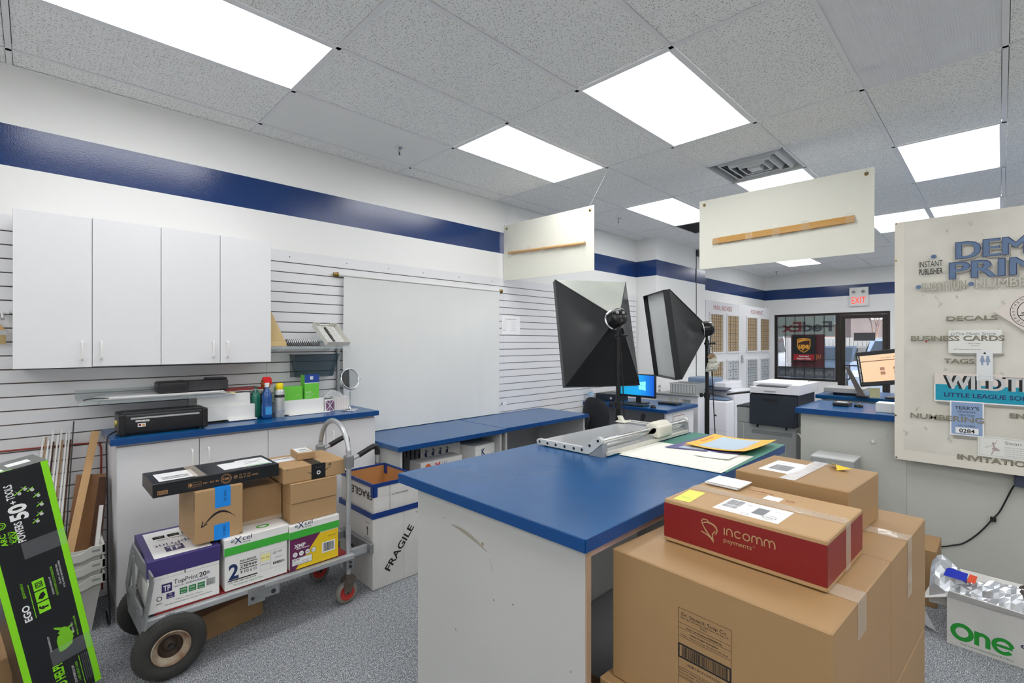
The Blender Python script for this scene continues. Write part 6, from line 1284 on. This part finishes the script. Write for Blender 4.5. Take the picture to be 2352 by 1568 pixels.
puff(m, c+Vector((0, 0, 1.345)), rv*.10+Z3*.01, Z3*.07+rv*.02, fv*.05, WAD, seed=2); puff(m, c+Vector((0, 0, 1.395)), rv*.07+Z3*.02, Z3*.05, fv*.03, WAD, seed=3)
puff(m, c+Vector((-.005, .005, 1.43)), rv*.05+Z3*.03, Z3*.035-rv*.03, fv*.02, mat('tan packet', (150, 126, 96), .5), seed=4); m.tube([c+Vector((0, 0, 1.44)), c+Vector((.0, .0, 1.50)), Vector((sx_, sy_, 1.54))], .002, BLACK)
m.tube([c+Vector((0, 0, 1.33)), c+Vector((0, 0, 1.44))], .003, WAD, sub=1)
tag(m.build('hanging_packets'), 'crumpled packets tied to the stand of the side facing softbox', 'packets')

# ------------------------------------------------------------------ hanging foam boards
def board(lab, X_, y0, y1, z0, z1, sy0, sy1, strip, dz=(0, 0), tube=False, lx=0):
    t = thing('hanging_board', lab, 'hanging board', (X_, (y0+y1)/2, z0)); n = 16; m = MB(); vs = []
    for k in (0, 1):
        for i in range(n+1):
            for j in range(5):
                u, v = i/n, j/4; vs.append((X_+k*.005+.012*math.sin(PI*u)*(1-v)+lx*(1-u), y1+(y0-y1)*u, z0+(z1-z0)*v+dz[0]*(1-u)+dz[1]*u))
    N_ = (n+1)*5; fs = [(i*5+j, (i+1)*5+j, (i+1)*5+j+1, i*5+j+1) for i in range(n) for j in range(4)]
    m.add(vs, fs, FOAM, True); m.add(vs, [tuple(N_+q_ for q_ in reversed(f_)) for f_ in fs], FOAM, True)
    m.add(vs, [(i*5+4, (i+1)*5+4, N_+(i+1)*5+4, N_+i*5+4) for i in range(n)]+[(i*5, N_+i*5, N_+(i+1)*5, (i+1)*5) for i in range(n)]+[(j, j+1, N_+j+1, N_+j) for j in range(4)]+[(n*5+j, N_+n*5+j, N_+n*5+j+1, n*5+j+1) for j in range(4)], FOAM)
    m.build('foam_sheet', t)
    ya, yb, za, zb, hh = strip
    m = MB()
    if tube: m.cyl((X_-.014, ya, za), (X_-.014, yb, zb), .013, WOOD, r1=.015, n=16)
    else:
        m.prism([(X_-.020, ya, za-hh*.35), (X_-.020, ya, za), (X_-.002, ya, za+hh*.6), (X_-.002, ya, za-hh*.4)], (0, yb-ya, zb-za), mat('honey wood batten', (200, 152, 82), .45, noise=.12, nscale=8, stretch=(1, .2, 1)))
    m.build('wooden_batten', t)
    for k, yy in enumerate((ya-.03, ya*.7+yb*.3, ya*.5+yb*.5, ya*.3+yb*.7, yb+.02)):
        zz = za+(zb-za)*(yy-ya)/(yb-ya); m = MB(); Face(m, (X_-.0225, yy+.03, zz-.05), -Y3, Z3).rect(0, 0, .055, .10, mat('thin clear tape', (232, 228, 214), .1, alpha=.16, bump=.6, bscale=30, spec=.9), 0); m.build('clear_tape', t)
    for yy in (y1-.045, y0+.045):
        m = MB(); zz = z1-.04+(dz[0] if yy > (y0+y1)/2 else dz[1]); m.lathe([(.006, -.003), (.013, -.003), (.0135, 0), (.006, -.0005)], (X_-.001, yy, zz), BRASS, 'x', 20); m.cyl((X_-.002, yy, zz), (X_-.0015, yy, zz), .006, INK, n=12); m.build('grommet', t)
        m = MB(); ty = {0: sy1, 1: sy0}[0 if yy > (y0+y1)/2 else 1]; m.tube([(X_-.002, yy, zz), (X_-.001, yy, z1+.005), ty], .0014, mat('white string', (226, 226, 224), .6), n=5, sub=1); m.build('string', t)
board('smaller white hanging board with a taped wooden rod, in front of the left wall', 3.66, 2.625, 3.820, 2.205, 2.806, (3.631, 2.461, CZ), (3.66, 3.70, CZ), (3.735, 2.72, 2.507, 2.468, .03), (.012, 0), tube=True)
board('larger white hanging board with a long honey coloured wooden batten taped across', 4.22, .628, 1.888, 2.182, 2.785, (4.36, .69, CZ), (4.22, 1.86, CZ), (1.766, .743, 2.418, 2.432, .055), (.012, 0))

# ------------------------------------------------------------------ computer desk by the pillar
t = thing('computer_desk', 'blue topped white desk with a computer, against the wall before the pillar', 'desk', (5.5, 3.2, 0))
m = MB(); m.box(5.10, 2.66, .737, 5.90, WY-.021, .775, BLUE, .003); m.build('desk_top', t)
m = MB()
for a in ((5.101, 2.6585, 5.899, 2.6599), (5.0985, 2.661, 5.0998, 3.83)): m.box(a[0], a[1], .738, a[2], a[3], .774, BLUEE)
m.build('edge_band', t)
m = MB(); m.box(5.16, 2.70, 0, 5.86, 2.72, .736, LAMW); m.build('side_panel', t); m = MB(); m.box(5.16, WY-.06, 0, 5.86, WY-.04, .736, LAMW); m.build('side_panel', t)
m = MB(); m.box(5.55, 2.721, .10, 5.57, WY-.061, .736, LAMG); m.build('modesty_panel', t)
t = thing('framed_print', 'small cream print in a brown frame fixed to the side of the computer desk', 'framed print', (5.55, 2.695, .42)); m = MB(); f = Face(m, (5.33, 2.6995, .38), X3, Z3); m.box(5.31, 2.693, .36, 5.62, 2.6995, .70, WHITE); f = Face(m, (5.33, 2.6925, .38), X3, Z3); BRN = mat('brown red frame line', (140, 80, 60), .5)
f.frame(.0, 0, .27, .30, .007, BRN); f.ring(.105, .235, .016, .005, BRN); f.ring(.165, .235, .016, .005, BRN); f.line(.135, .19, .135, .27, .005, BRN); f.text('PLQ', .135, .12, .05, BRN, al='c', w=.12, bold=.02); m.build('print', t)
t = thing('monitor', 'flat computer monitor showing a bright blue desktop on the computer desk', 'monitor', (5.47, 3.24, .775))
m = MB(); m.box(5.452, 2.995, .850, 5.485, 3.500, 1.145, BLACK, .006); m.build('bezel', t)
sm, t_, b = nodes_mat('blue desktop screen'); tc = N(t_, 'ShaderNodeTexCoord'); sp = N(t_, 'ShaderNodeSeparateXYZ'); t_.links.new(tc.outputs['Object'], sp.inputs[0]); mr = N(t_, 'ShaderNodeMapRange'); mr.inputs[1].default_value = -.24; mr.inputs[2].default_value = .24
t_.links.new(sp.outputs[1], mr.inputs[0]); rp = N(t_, 'ShaderNodeValToRGB'); e = rp.color_ramp.elements; e[0].color = lin((10, 70, 190)); e[1].color = lin((0, 150, 190)); q_ = e.new(.45); q_.color = lin((20, 150, 222)); t_.links.new(mr.outputs[0], rp.inputs[0]); t_.links.new(rp.outputs[0], b.inputs['Emission Color']); b.inputs['Emission Strength'].default_value = .85; b.inputs['Base Color'].default_value = (0, .01, .02, 1)
m = MB(); m.box(5.449, 3.010, .868, 5.4518, 3.486, 1.132, sm); f = Face(m, (5.449, 3.486, .868), -Y3, Z3); LW = mat('pale cyan screen logo', (120, 214, 240), .4, emit=.8)
f.poly([(.265, .085), (.305, .080), (.305, .128), (.265, .126)], LW); f.poly([(.309, .0795), (.360, .072), (.360, .128), (.309, .128)], LW); f.poly([(.265, .130), (.305, .132), (.305, .180), (.265, .174)], LW); f.poly([(.309, .132), (.360, .132), (.360, .190), (.309, .181)], LW); f.rect(0, 0, .476, .010, mat('dark task bar', (20, 30, 50), .4)); m.build('screen', t, origin=None)
m = MB(); m.box(5.47, 3.215, .785, 5.50, 3.275, .90, BLACK, .004); m.box(5.40, 3.13, .7755, 5.56, 3.36, .787, BLACK, .004); m.build('stand', t)
t = thing('desktop_computer', 'black slim desktop computer lying flat left of the blue screened monitor', 'computer', (5.5, 3.65, .775)); m = MB(); m.box(5.34, 3.52, .776, 5.68, 3.80, .872, BLACK, .004); m.build('case', t); m = MB(); m.box(5.335, 3.52, .776, 5.34, 3.80, .872, DKBL); m.cyl((5.330, 3.56, .82), (5.335, 3.56, .82), .016, GREY, n=18); m.box(5.332, 3.64, .845, 5.335, 3.78, .852, BLACK); m.build('front_panel', t)
t = thing('keyboard', 'black computer keyboard on the computer desk', 'keyboard', (5.22, 3.2, .775)); m = MB(); m.box(5.14, 2.98, .7755, 5.29, 3.42, .790, BLACK, .003); m.build('base', t)
m = MB()
for i in range(5):
    for j in range(18): m.box(5.150+i*.027, 2.99+j*.0238, .790, 5.172+i*.027, 3.010+j*.0238, .796, BLACK, .001, 1)
m.build('keys', t)['kind'] = 'stuff'
t = thing('computer_mouse', 'black computer mouse at the corner of the computer desk', 'mouse', (5.19, 2.88, .775)); m = MB(); m.lathe([(.033, 0), (.034, .010), (.026, .026), (.010, .034), (.001, .035)], (5.19, 2.88, .7755), BLACK, 'z', 18); m.build('shell', t); m = MB(); m.lathe([(.010, .034), (.012, .037), (.001, .038)], (5.18, 2.88, .7755), GREY, 'z', 12); m.build('scroll_wheel', t)
t = thing('signature_pad', 'small black tablet device on the computer desk right of the monitor', 'tablet', (5.65, 2.88, .775)); m = MB(); m.box(5.56, 2.78, .7755, 5.72, 3.02, .800, BLACK, .006); m.build('case', t); m = MB(); m.box(5.58, 2.80, .800, 5.70, 3.0, .802, DKBL); m.build('screen', t)
t = thing('water_bottle', 'clear plastic water bottle standing at the wall end of the computer desk', 'bottle', (5.16, 3.76, .775)); m = MB(); m.lathe([(.001, 0), (.032, .002), (.033, .03), (.031, .05), (.033, .07), (.033, .14), (.020, .175), (.013, .185), (.013, .2)], (5.16, 3.76, .7755), CLEAR); m.build('bottle_body', t); m = MB(); m.cyl((5.16, 3.76, .972), (5.16, 3.76, .988), .015, WHITE); m.build('cap', t); m = MB(); m.lathe([(.0336, .075), (.0336, .12)], (5.16, 3.76, .7755), mat('pale blue bottle label', (170, 200, 226), .4)); m.build('bottle_label', t)
m = MB()
for k in range(3): m.tube([(5.60, 3.16+.02*k, .735), (5.545, 3.20+.02*k, .60), (5.53, 3.22+.03*k, .3), (5.50, 3.3+.03*k, .012)], .004, BLACK, n=6)
o = tag(m.build('cable_bundle'), 'bundle of black cables hanging under the computer desk', 'cable'); o['kind'] = 'stuff'
# chair
t = thing('office_chair', 'black fabric office chair between the low desks and the computer desk', 'chair', (4.62, 3.32, 0)); cx_, cy_ = 4.62, 3.32
AM = Matrix.Translation((cx_-.16, cy_-.10, 0)) @ Matrix.Rotation(R(-8), 4, 'Z')
m = MB(); nn = 14; vs = []
for k in (0, 1):
    for i in range(nn+1):
        for j in range(nn+1):
            u, v = i/nn*2-1, j/nn*2-1; ex = .205*u*math.sqrt(max(0, 1-.42*v*v)) ; ez = .215*v*math.sqrt(max(0, 1-.42*u*u)); vs.append((.035*(1 if k else -1)*(1-max(abs(u), abs(v))**4)*.6+.05*u*u, ex, .715+ez))
N_ = (nn+1)**2; fs = [(i*(nn+1)+j, (i+1)*(nn+1)+j, (i+1)*(nn+1)+j+1, i*(nn+1)+j+1) for i in range(nn) for j in range(nn)]
m.M = AM; m.add(vs, [tuple(reversed(f_)) for f_ in fs]+[tuple(N_+q_ for q_ in f_) for f_ in fs], SEAT, True); m.build('backrest', t)
m = MB(); m.box(cx_-.20, cy_-.24, .43, cx_+.26, cy_+.24, .50, SEAT, .035, 4); m.build('seat', t)
m = MB(); m.tube([(cx_-.05, cy_, .42), (cx_-.22, cy_-.06, .44), (cx_-.235, cy_-.09, .60), (cx_-.20, cy_-.09, .72)], .014, BLACK); m.build('back_bracket', t)
m = MB(); m.cyl((cx_, cy_, .10), (cx_, cy_, .43), .025, BLACK); m.build('column', t)
for k in range(5):
    a = R(72*k+10); m = MB(); m.tube([(cx_, cy_, .12), (cx_+.26*math.cos(a), cy_+.26*math.sin(a), .075)], .018, BLACK, sub=1); l = m.build('leg', t)
    m = MB(); m.cyl((cx_+.26*math.cos(a)-.012, cy_+.26*math.sin(a), .028), (cx_+.26*math.cos(a)+.012, cy_+.26*math.sin(a), .028), .027, BLACK); m.build('caster', l)

# ------------------------------------------------------------------ white copiers beside the pillar
t = thing('white_copier', 'tall white office copier with a side finisher standing beside the pillar', 'copier', (6.7, 2.9, 0))
m = MB(); m.box(6.13, 2.76, .03, 6.60, 3.36, .838, MACHW, .008); m.build('finisher_body', t)
m = MB(); m.box(6.105, 2.755, .838, 6.62, 3.37, .852, GREYD, .003); m.build('finisher_top', t)
m = MB(); f = Face(m, (6.13, 3.36, 0), -Y3, Z3)
for k in range(3):
    f.rect(.20+.085*k, .73, .255+.085*k, .80, GREY if k == 2 else mat('pastel instruction label', (200, 210, 214), .5)); f.rect(.205+.085*k, .735, .215+.085*k, .795, mat('amber label strip', (226, 186, 130), .5), .001)
f.rect(.40, .75, .50, .79, GREYD, .001); f.line(.02, .70, .58, .70, .003, GREYD); f.line(.02, .35, .58, .35, .003, GREYD); f.line(.30, .05, .30, .69, .003, GREYD); f.rect(.05, .10, .28, .30, GREY, .0006); m.build('door_lines', t)
m = MB(); m.box(6.60, 2.47, .03, 7.25, 3.30, .90, MACHW, .012, 3); m.build('main_body', t)
m = MB(); m.box(6.5990, 2.50, .62, 6.60, 2.74, .74, mat('slate recess', (92, 108, 132), .4)); m.build('output_recess', t)
m = MB(); m.box(6.35, 2.48, .05, 6.598, 2.752, .78, MACHW, .02, 3); f = Face(m, (6.349, 2.752, 0), -Y3, Z3); f.rect(.115, .58, .14, .60, INK); f.line(.0, .40, .27, .40, .003, GREYD); f.line(.0, .25, .27, .25, .003, GREYD); f.line(0, .12, .27, .12, .003, GREYD)
for z in (.32, .18): f.rect(.10, z, .19, z+.022, GREYD, .001)
m.build('side_unit', t)
m = MB(); m.prism([(6.40, 2.50, .79), (6.40, 2.74, .79), (6.40, 2.74, .83), (6.40, 2.50, .80)], (.19, 0, .01), MACHB); m.build('paper_tray', t)
m = MB(); m.box(6.62, 2.60, .901, 7.2, 3.28, 1.0, MACHW, .01); m.box(6.55, 2.75, .95, 6.9, 3.10, 1.06, MACHB, .02, 3); m.build('scanner_lid', t)
m = MB(); m.prism([(6.42, 2.52, .905), (6.60, 2.52, .925), (6.60, 2.85, .925), (6.42, 2.85, .905)], (0, 0, .018), mat('dark slate panel', (48, 56, 72), .3)); m.build('control_panel', t)
t = thing('grey_crate', 'light grey open plastic crate on top of the copier finisher', 'crate', (6.3, 3.0, .853)); m = MB(); f_x0, f_x1, f_y0, f_y1, fz = 6.15, 6.45, 2.80, 3.16, .853
for q_ in ((f_x0, f_y0, f_x0+.01, f_y1), (f_x1-.01, f_y0, f_x1, f_y1), (f_x0+.01, f_y0, f_x1-.01, f_y0+.01), (f_x0+.01, f_y1-.01, f_x1-.01, f_y1)): m.box(q_[0], q_[1], fz, q_[2], q_[3], fz+.145, GREYD)
m.box(f_x0+.01, f_y0+.01, fz, f_x1-.01, f_y1-.01, fz+.006, GREYD)
for k in range(9): m.box(f_x0-.004, f_y0+.01+.04*k, fz+.02, f_x0, f_y0+.035+.04*k, fz+.125, GREY)
m.box(f_x0-.005, f_y0-.004, fz+.13, f_x0, f_y1+.004, fz+.147, GREY); m.build('crate_body', t)
# dark multifunction printer near the counter
t = thing('dark_printer', 'grey office printer with dark slate middle section beside the customer counter', 'printer', (5.05, 1.5, 0))
m = MB(); m.box(4.785, 1.268, .02, 5.36, 1.775, .790, GREYD, .008); m.box(4.785, 1.66, .79, 5.36, 1.775, .93, GREYD, .006); m.build('lower_body', t)
m = MB(); m.box(4.80, 1.262, .7905, 5.36, 1.655, 1.075, DKBL, .008); m.box(4.80, 1.655, .92, 5.36, 1.785, .945, DKBL, .006); m.build('middle_body', t)
m = MB(); m.box(4.752, 1.268, .787, 4.799, 1.650, 1.070, DKBL, .006); m.box(4.7505, 1.405, 1.005, 4.7525, 1.53, 1.035, BLACK); m.box(4.752, 1.335, .765, 4.772, 1.348, .790, BLACK); m.box(4.752, 1.575, .765, 4.772, 1.588, .790, BLACK); d = m.build('side_cover', t)
m = MB(); m.box(4.7835, 1.30, .70, 4.786, 1.64, .735, mat('grey recess', (118, 121, 122), .5)); f = Face(m, (4.7845, 1.775, 0), -Y3, Z3); f.frame(.18, .50, .42, .60, .002, GREY, .001); f.line(.06, .10, .06, .78, .003, GREY, .001); m.build('panel_lines', t)
m = MB(); m.prism([(4.735, 1.232, 1.082), (4.735, 1.640, 1.082), (4.735, 1.640, 1.135), (4.735, 1.345, 1.135), (4.735, 1.300, 1.165), (4.735, 1.232, 1.165)], (.645, 0, 0), MACHW); m.box(4.86, 1.32, 1.135, 5.38, 1.66, 1.172, MACHW, .008); m.build('scanner_body', t)
m = MB(); m.box(4.73, 1.405, 1.105, 4.7345, 1.53, 1.140, MACHW, .002); m.box(4.728, 1.42, 1.100, 4.733, 1.515, 1.108, GREYD); m.build('scanner_handle', t)
m = MB(); m.prism([(4.78, 1.345, 1.137), (5.10, 1.345, 1.150), (5.10, 1.60, 1.150), (4.78, 1.60, 1.137)], (0, 0, .010), mat('dark feeder gap', (60, 62, 64), .5)); m.build('document_feeder', t)
m = MB(); m.prism([(4.76, 1.64, 1.075), (5.0, 1.64, 1.075), (5.0, 1.86, 1.035), (4.76, 1.86, 1.035)], (0, 0, .014), BLACK); m.build('output_tray', t)
m = MB(); m.tube([(4.80, 1.262, .74), (4.775, 1.235, .73), (4.77, 1.215, .65), (4.775, 1.225, .5), (4.77, 1.21, .3), (4.78, 1.215, .02)], .006, CREAM, n=8); m.build('power_cord', t)

# ------------------------------------------------------------------ mail box panels
BZ = mat('bronze mail box doors', (200, 174, 138), .35, .35, noise=.15, nscale=3); SV = mat('silver mail box doors', (196, 200, 204), .35, .3)
def bank(t, x0, x1, z0, z1, nc, nr, mt):
    Y_ = 3.6
    m = MB(); fr = .03
    for a in ((x0-fr, z0-fr, x1+fr, z0), (x0-fr, z1, x1+fr, z1+fr), (x0-fr, z0, x0, z1), (x1, z0, x1+fr, z1)): m.box(a[0], Y_-.02, a[1], a[2], Y_, a[3], LAMW)
    m.box(x0, Y_-.003, z0, x1, Y_-.001, z1, mat('dark mail box gaps', (84, 66, 52), .6)); b_ = m.build('mailbox_bank', t)
    first = None; w_, h_ = (x1-x0)/nc, (z1-z0)/nr
    for i in range(nc):
        for j in range(nr):
            if first is None:
                m = MB(); cx0, cz0 = x0, z0; m.box(x0+.013, Y_-.012, z0+.004, x0+w_-.013, Y_-.004, z0+h_-.004, mt, .002, 1); m.cyl((x0+w_*.5, Y_-.0125, z0+h_*.40), (x0+w_*.5, Y_-.0165, z0+h_*.40), .009, STEEL, n=8); m.box(x0+w_*.35, Y_-.0130, z0+h_*.70, x0+w_*.65, Y_-.012, z0+h_*.82, INKG); first = m.build('mailbox_door', b_)
            else:
                c = first.copy(); COL.objects.link(c); c.location = first.location+Vector((i*w_, 0, j*h_))
    return b_
for nm, x0, x1, txt, tx, banks, lab in (('mail', 8.30, 9.80, 'MAIL BOXES', (8.62, 9.45), ((8.47, 9.00, 1.375, 2.045, 6, 5, BZ), (9.22, 9.75, 1.375, 2.045, 4, 4, BZ), (8.47, 9.00, .52, 1.19, 6, 3, BZ), (9.22, 9.75, .52, 1.19, 2, 4, SV)), 'white mail box panel lettered MAIL BOXES with bronze doors beside the pillar'),
                          ('rent', 9.805, 11.57, 'FOR RENT', (10.45, 11.15), ((10.21, 10.77, 1.375, 2.045, 6, 5, BZ), (10.98, 11.53, 1.375, 2.045, 6, 5, BZ), (10.21, 10.77, .52, 1.19, 6, 4, SV), (10.98, 11.53, .52, 1.19, 2, 4, SV)), 'white mail box panel lettered FOR RENT near the front window')):
    t = thing('mailbox_panel', lab, 'mail boxes', ((x0+x1)/2, 3.7, 0), 'mail box panels')
    m = MB(); m.box(x0, 3.6, 0, x1-.003, 3.874, 2.285, LAMW, .003, 1); m.text(txt, (tx[0], 3.5995, 2.13), X3, Z3, .085, mat('dark red sign letters', (160, 60, 66), .5), w=tx[1]-tx[0], bold=.0); m.build('panel', t)
    for b_ in banks: bank(t, *b_)
    if nm == 'rent': m = MB(); m.cyl((9.95, 3.59, 1.27), (9.95, 3.60, 1.27), .03, ALU); m.box(9.92, 3.57, 1.14, 9.98, 3.599, 1.24, ALU, .008); m.tube([(9.93, 3.585, 1.24), (9.93, 3.585, 1.28), (9.97, 3.585, 1.28), (9.97, 3.585, 1.24)], .006, ALU); m.build('padlock', t)
# pillar details
m = MB(); m.box(7.735, 3.512, 0, 7.745, 3.520, 3.0, mat('dark pillar joint', (70, 66, 64), .7)); m.box(7.73, 3.49, 2.96, 7.95, 3.52, 3.06, STEEL); struct(m, 'trim_3')
m = MB(); m.box(7.35, 3.506, 1.93, 7.62, 3.519, 2.04, GREYD, .003); m.box(7.365, 3.504, 1.943, 7.605, 3.506, 2.027, MACHB); tag(m.build('wall_plaque'), 'small blue grey plaque on the pillar behind the side facing softbox', 'plaque')
m = MB(); m.box(6.47, 3.512, .80, 6.56, 3.519, .94, WHITE, .002); m.box(6.485, 3.510, .82, 6.545, 3.512, .86, GREYD); m.box(6.485, 3.510, .88, 6.545, 3.512, .92, GREYD); tag(m.build('wall_socket'), 'white wall socket plate low on the pillar', 'socket')

# ------------------------------------------------------------------ customer counter and front desk
t = thing('customer_counter', 'white customer counter with a dark blue top, left of the poster', 'counter', (4.75, .8, 0))
m = MB(); m.box(4.378, .475, .977, 5.10, 1.170, 1.02, BLUE, .003); m.box(4.545, -2.0, .977, 5.10, .4745, 1.02, BLUE); m.build('countertop', t)
m = MB(); m.box(4.42, .471, 0, 4.44, 1.14, .976, WALLG); m.box(4.44, 1.12, 0, 5.05, 1.14, .976, WALLG); m.build('front_panel', t)
m = MB(); m.box(4.3765, .476, .978, 4.3779, 1.169, 1.019, BLUEE); m.build('edge_band', t)
m = MB(); m.box(4.4125, .655, .80, 4.4195, .675, .825, CREAM, .002); tag(m.build('bell_push'), 'tiny cream square fixture on the front of the customer counter', 'fixture')
m = MB(); m.tube([(4.416, .585, .900), (4.405, .585, .895), (4.400, .585, .87), (4.412, .585, .862)], .003, CLEAR, n=6); tag(m.build('clear_hook'), 'small clear hook on the front of the customer counter', 'hook')
t = thing('front_desk', 'blue topped front desk behind the customer counter, carrying the tan screened monitor', 'desk', (5.95, .2, 0))
m = MB(); m.box(5.62, -1.6, .982, 6.35, 1.32, 1.02, BLUE, .003); m.build('desk_top', t); m = MB(); m.box(5.68, -1.55, 0, 5.70, 1.28, .981, LAMW); m.box(5.70, 1.26, 0, 6.30, 1.28, .981, LAMW); m.build('front_panel', t)
t = thing('parcel_scale', 'flat grey metal parcel scale on the front desk behind the dark printer', 'scale', (5.85, 1.10, 1.02)); m = MB(); m.box(5.68, .93, 1.045, 6.02, 1.26, 1.095, mat('brushed scale plate', (186, 186, 184), .35, .4), .006); m.build('platform', t); m = MB(); m.box(5.74, 1.0, 1.0205, 5.96, 1.19, 1.045, BLACK); m.build('base', t)
t = thing('monitor', 'black tilted monitor with a tan page on screen, on the front desk beside the poster', 'monitor', (5.75, .66, 1.02)); TM2 = Matrix.Translation((5.62, .915, 1.145)) @ Matrix.Rotation(R(6), 4, 'Z') @ Matrix.Rotation(R(8), 4, 'Y') @ Matrix.Rotation(R(-8), 4, 'X')
m = MB(); m.M = TM2; m.box(0, -.52, -.02, .03, .03, .31, BLACK, .006); m.build('bezel', t)
m = MB(); m.M = TM2; f = Face(m, (-.001, .0, .02), -Y3, Z3); f.rect(.0, .0, .48, .25, mat('tan lit screen page', (222, 184, 148), .4, emit=.45)); f.rect(.0, .19, .48, .197, mat('brown screen line', (130, 90, 70), .5), .001); f.text('order form', .16, .212, .012, mat('brown screen line', (0, 0, 0)), w=.16)
for a, b_ in ((.14, .10), (.24, .10), (.14, .06), (.24, .06)): f.rect(a, b_, a+.035, b_+.028, mat('peach screen block', (206, 150, 120), .5), .001)
for k in range(18): f.rect(-.018, .005+.014*k, -.010, .012+.014*k, PAPER, .001)
m.build('screen', t)
m = MB(); m.box(5.66, .60, 1.03, 5.70, .68, 1.16, BLACK, .004); m.box(5.64, .52, 1.0205, 5.86, .76, 1.035, BLACK, .004); m.build('stand', t)
t = thing('card_terminal', 'long dark slanted display panel leaning left of the tan screened monitor', 'display', (5.63, 1.0, 1.02)); m = MB(); m.prism([(5.70, 1.085, 1.30), (5.70, 1.055, 1.305), (5.62, .905, 1.032), (5.62, .955, 1.026)], (.02, 0, 0), mat('dark brown grey panel', (72, 66, 64), .5)); m.build('panel', t); m = MB(); m.box(5.60, .88, 1.0205, 5.74, .98, 1.034, BLACK); m.build('base', t)
t = thing('keyboard', 'black keyboard in front of the tan screened monitor', 'keyboard', (5.5, .6, 1.02)); m = MB(); m.M = rotz(5.66, .40, 4, 1.0205); m.box(-.02, -.1, 0, .12, .34, .014, BLACK, .003); m.build('base', t); m = MB(); m.M = rotz(5.66, .40, 4, 1.0205)
for i in range(4):
    for j in range(14): m.box(-.012+i*.03, -.09+j*.030, .014, .012+i*.03, -.066+j*.030, .020, INKG)
m.build('keys', t)['kind'] = 'stuff'
m = MB(); m.M = rotz(5.68, .80, 12, 1.0205); m.box(0, 0, 0, .06, .08, .09, mat('pale yellow note block', (232, 228, 176), .5)); tag(m.build('note_block'), 'pale yellow block of notes at the foot of the tan screened monitor', 'note block')
t = thing('card_reader', 'small black card reader on the customer counter', 'card reader', (4.80, .93, 1.02)); m = MB(); m.box(4.70, .87, 1.0205, 4.86, .98, 1.050, BLACK, .006); m.build('body', t); m = MB(); m.box(4.73, .89, 1.050, 4.80, .96, 1.052, GREY); m.build('keypad', t)
t = thing('computer_mouse', 'glossy black mouse beside the card reader on the customer counter', 'mouse', (4.76, .80, 1.02)); m = MB(); m.lathe([(.030, 0), (.032, .010), (.024, .024), (.008, .030), (.001, .031)], (4.76, .81, 1.0205), BLKS, 'z', 18); m.build('shell', t)
m = MB(); m.box(4.52, .482, 1.0205, 4.66, .665, 1.090, WHITE, .003); Face(m, (4.52, .665, 1.0205), -Y3, Z3).line(.10, 0, .10, .07, .001, INKG); tag(m.build('white_box'), 'plain white box on the customer counter touching the poster edge', 'box')
for o in bpy.data.objects:
    if '_o' in o: del o['_o']
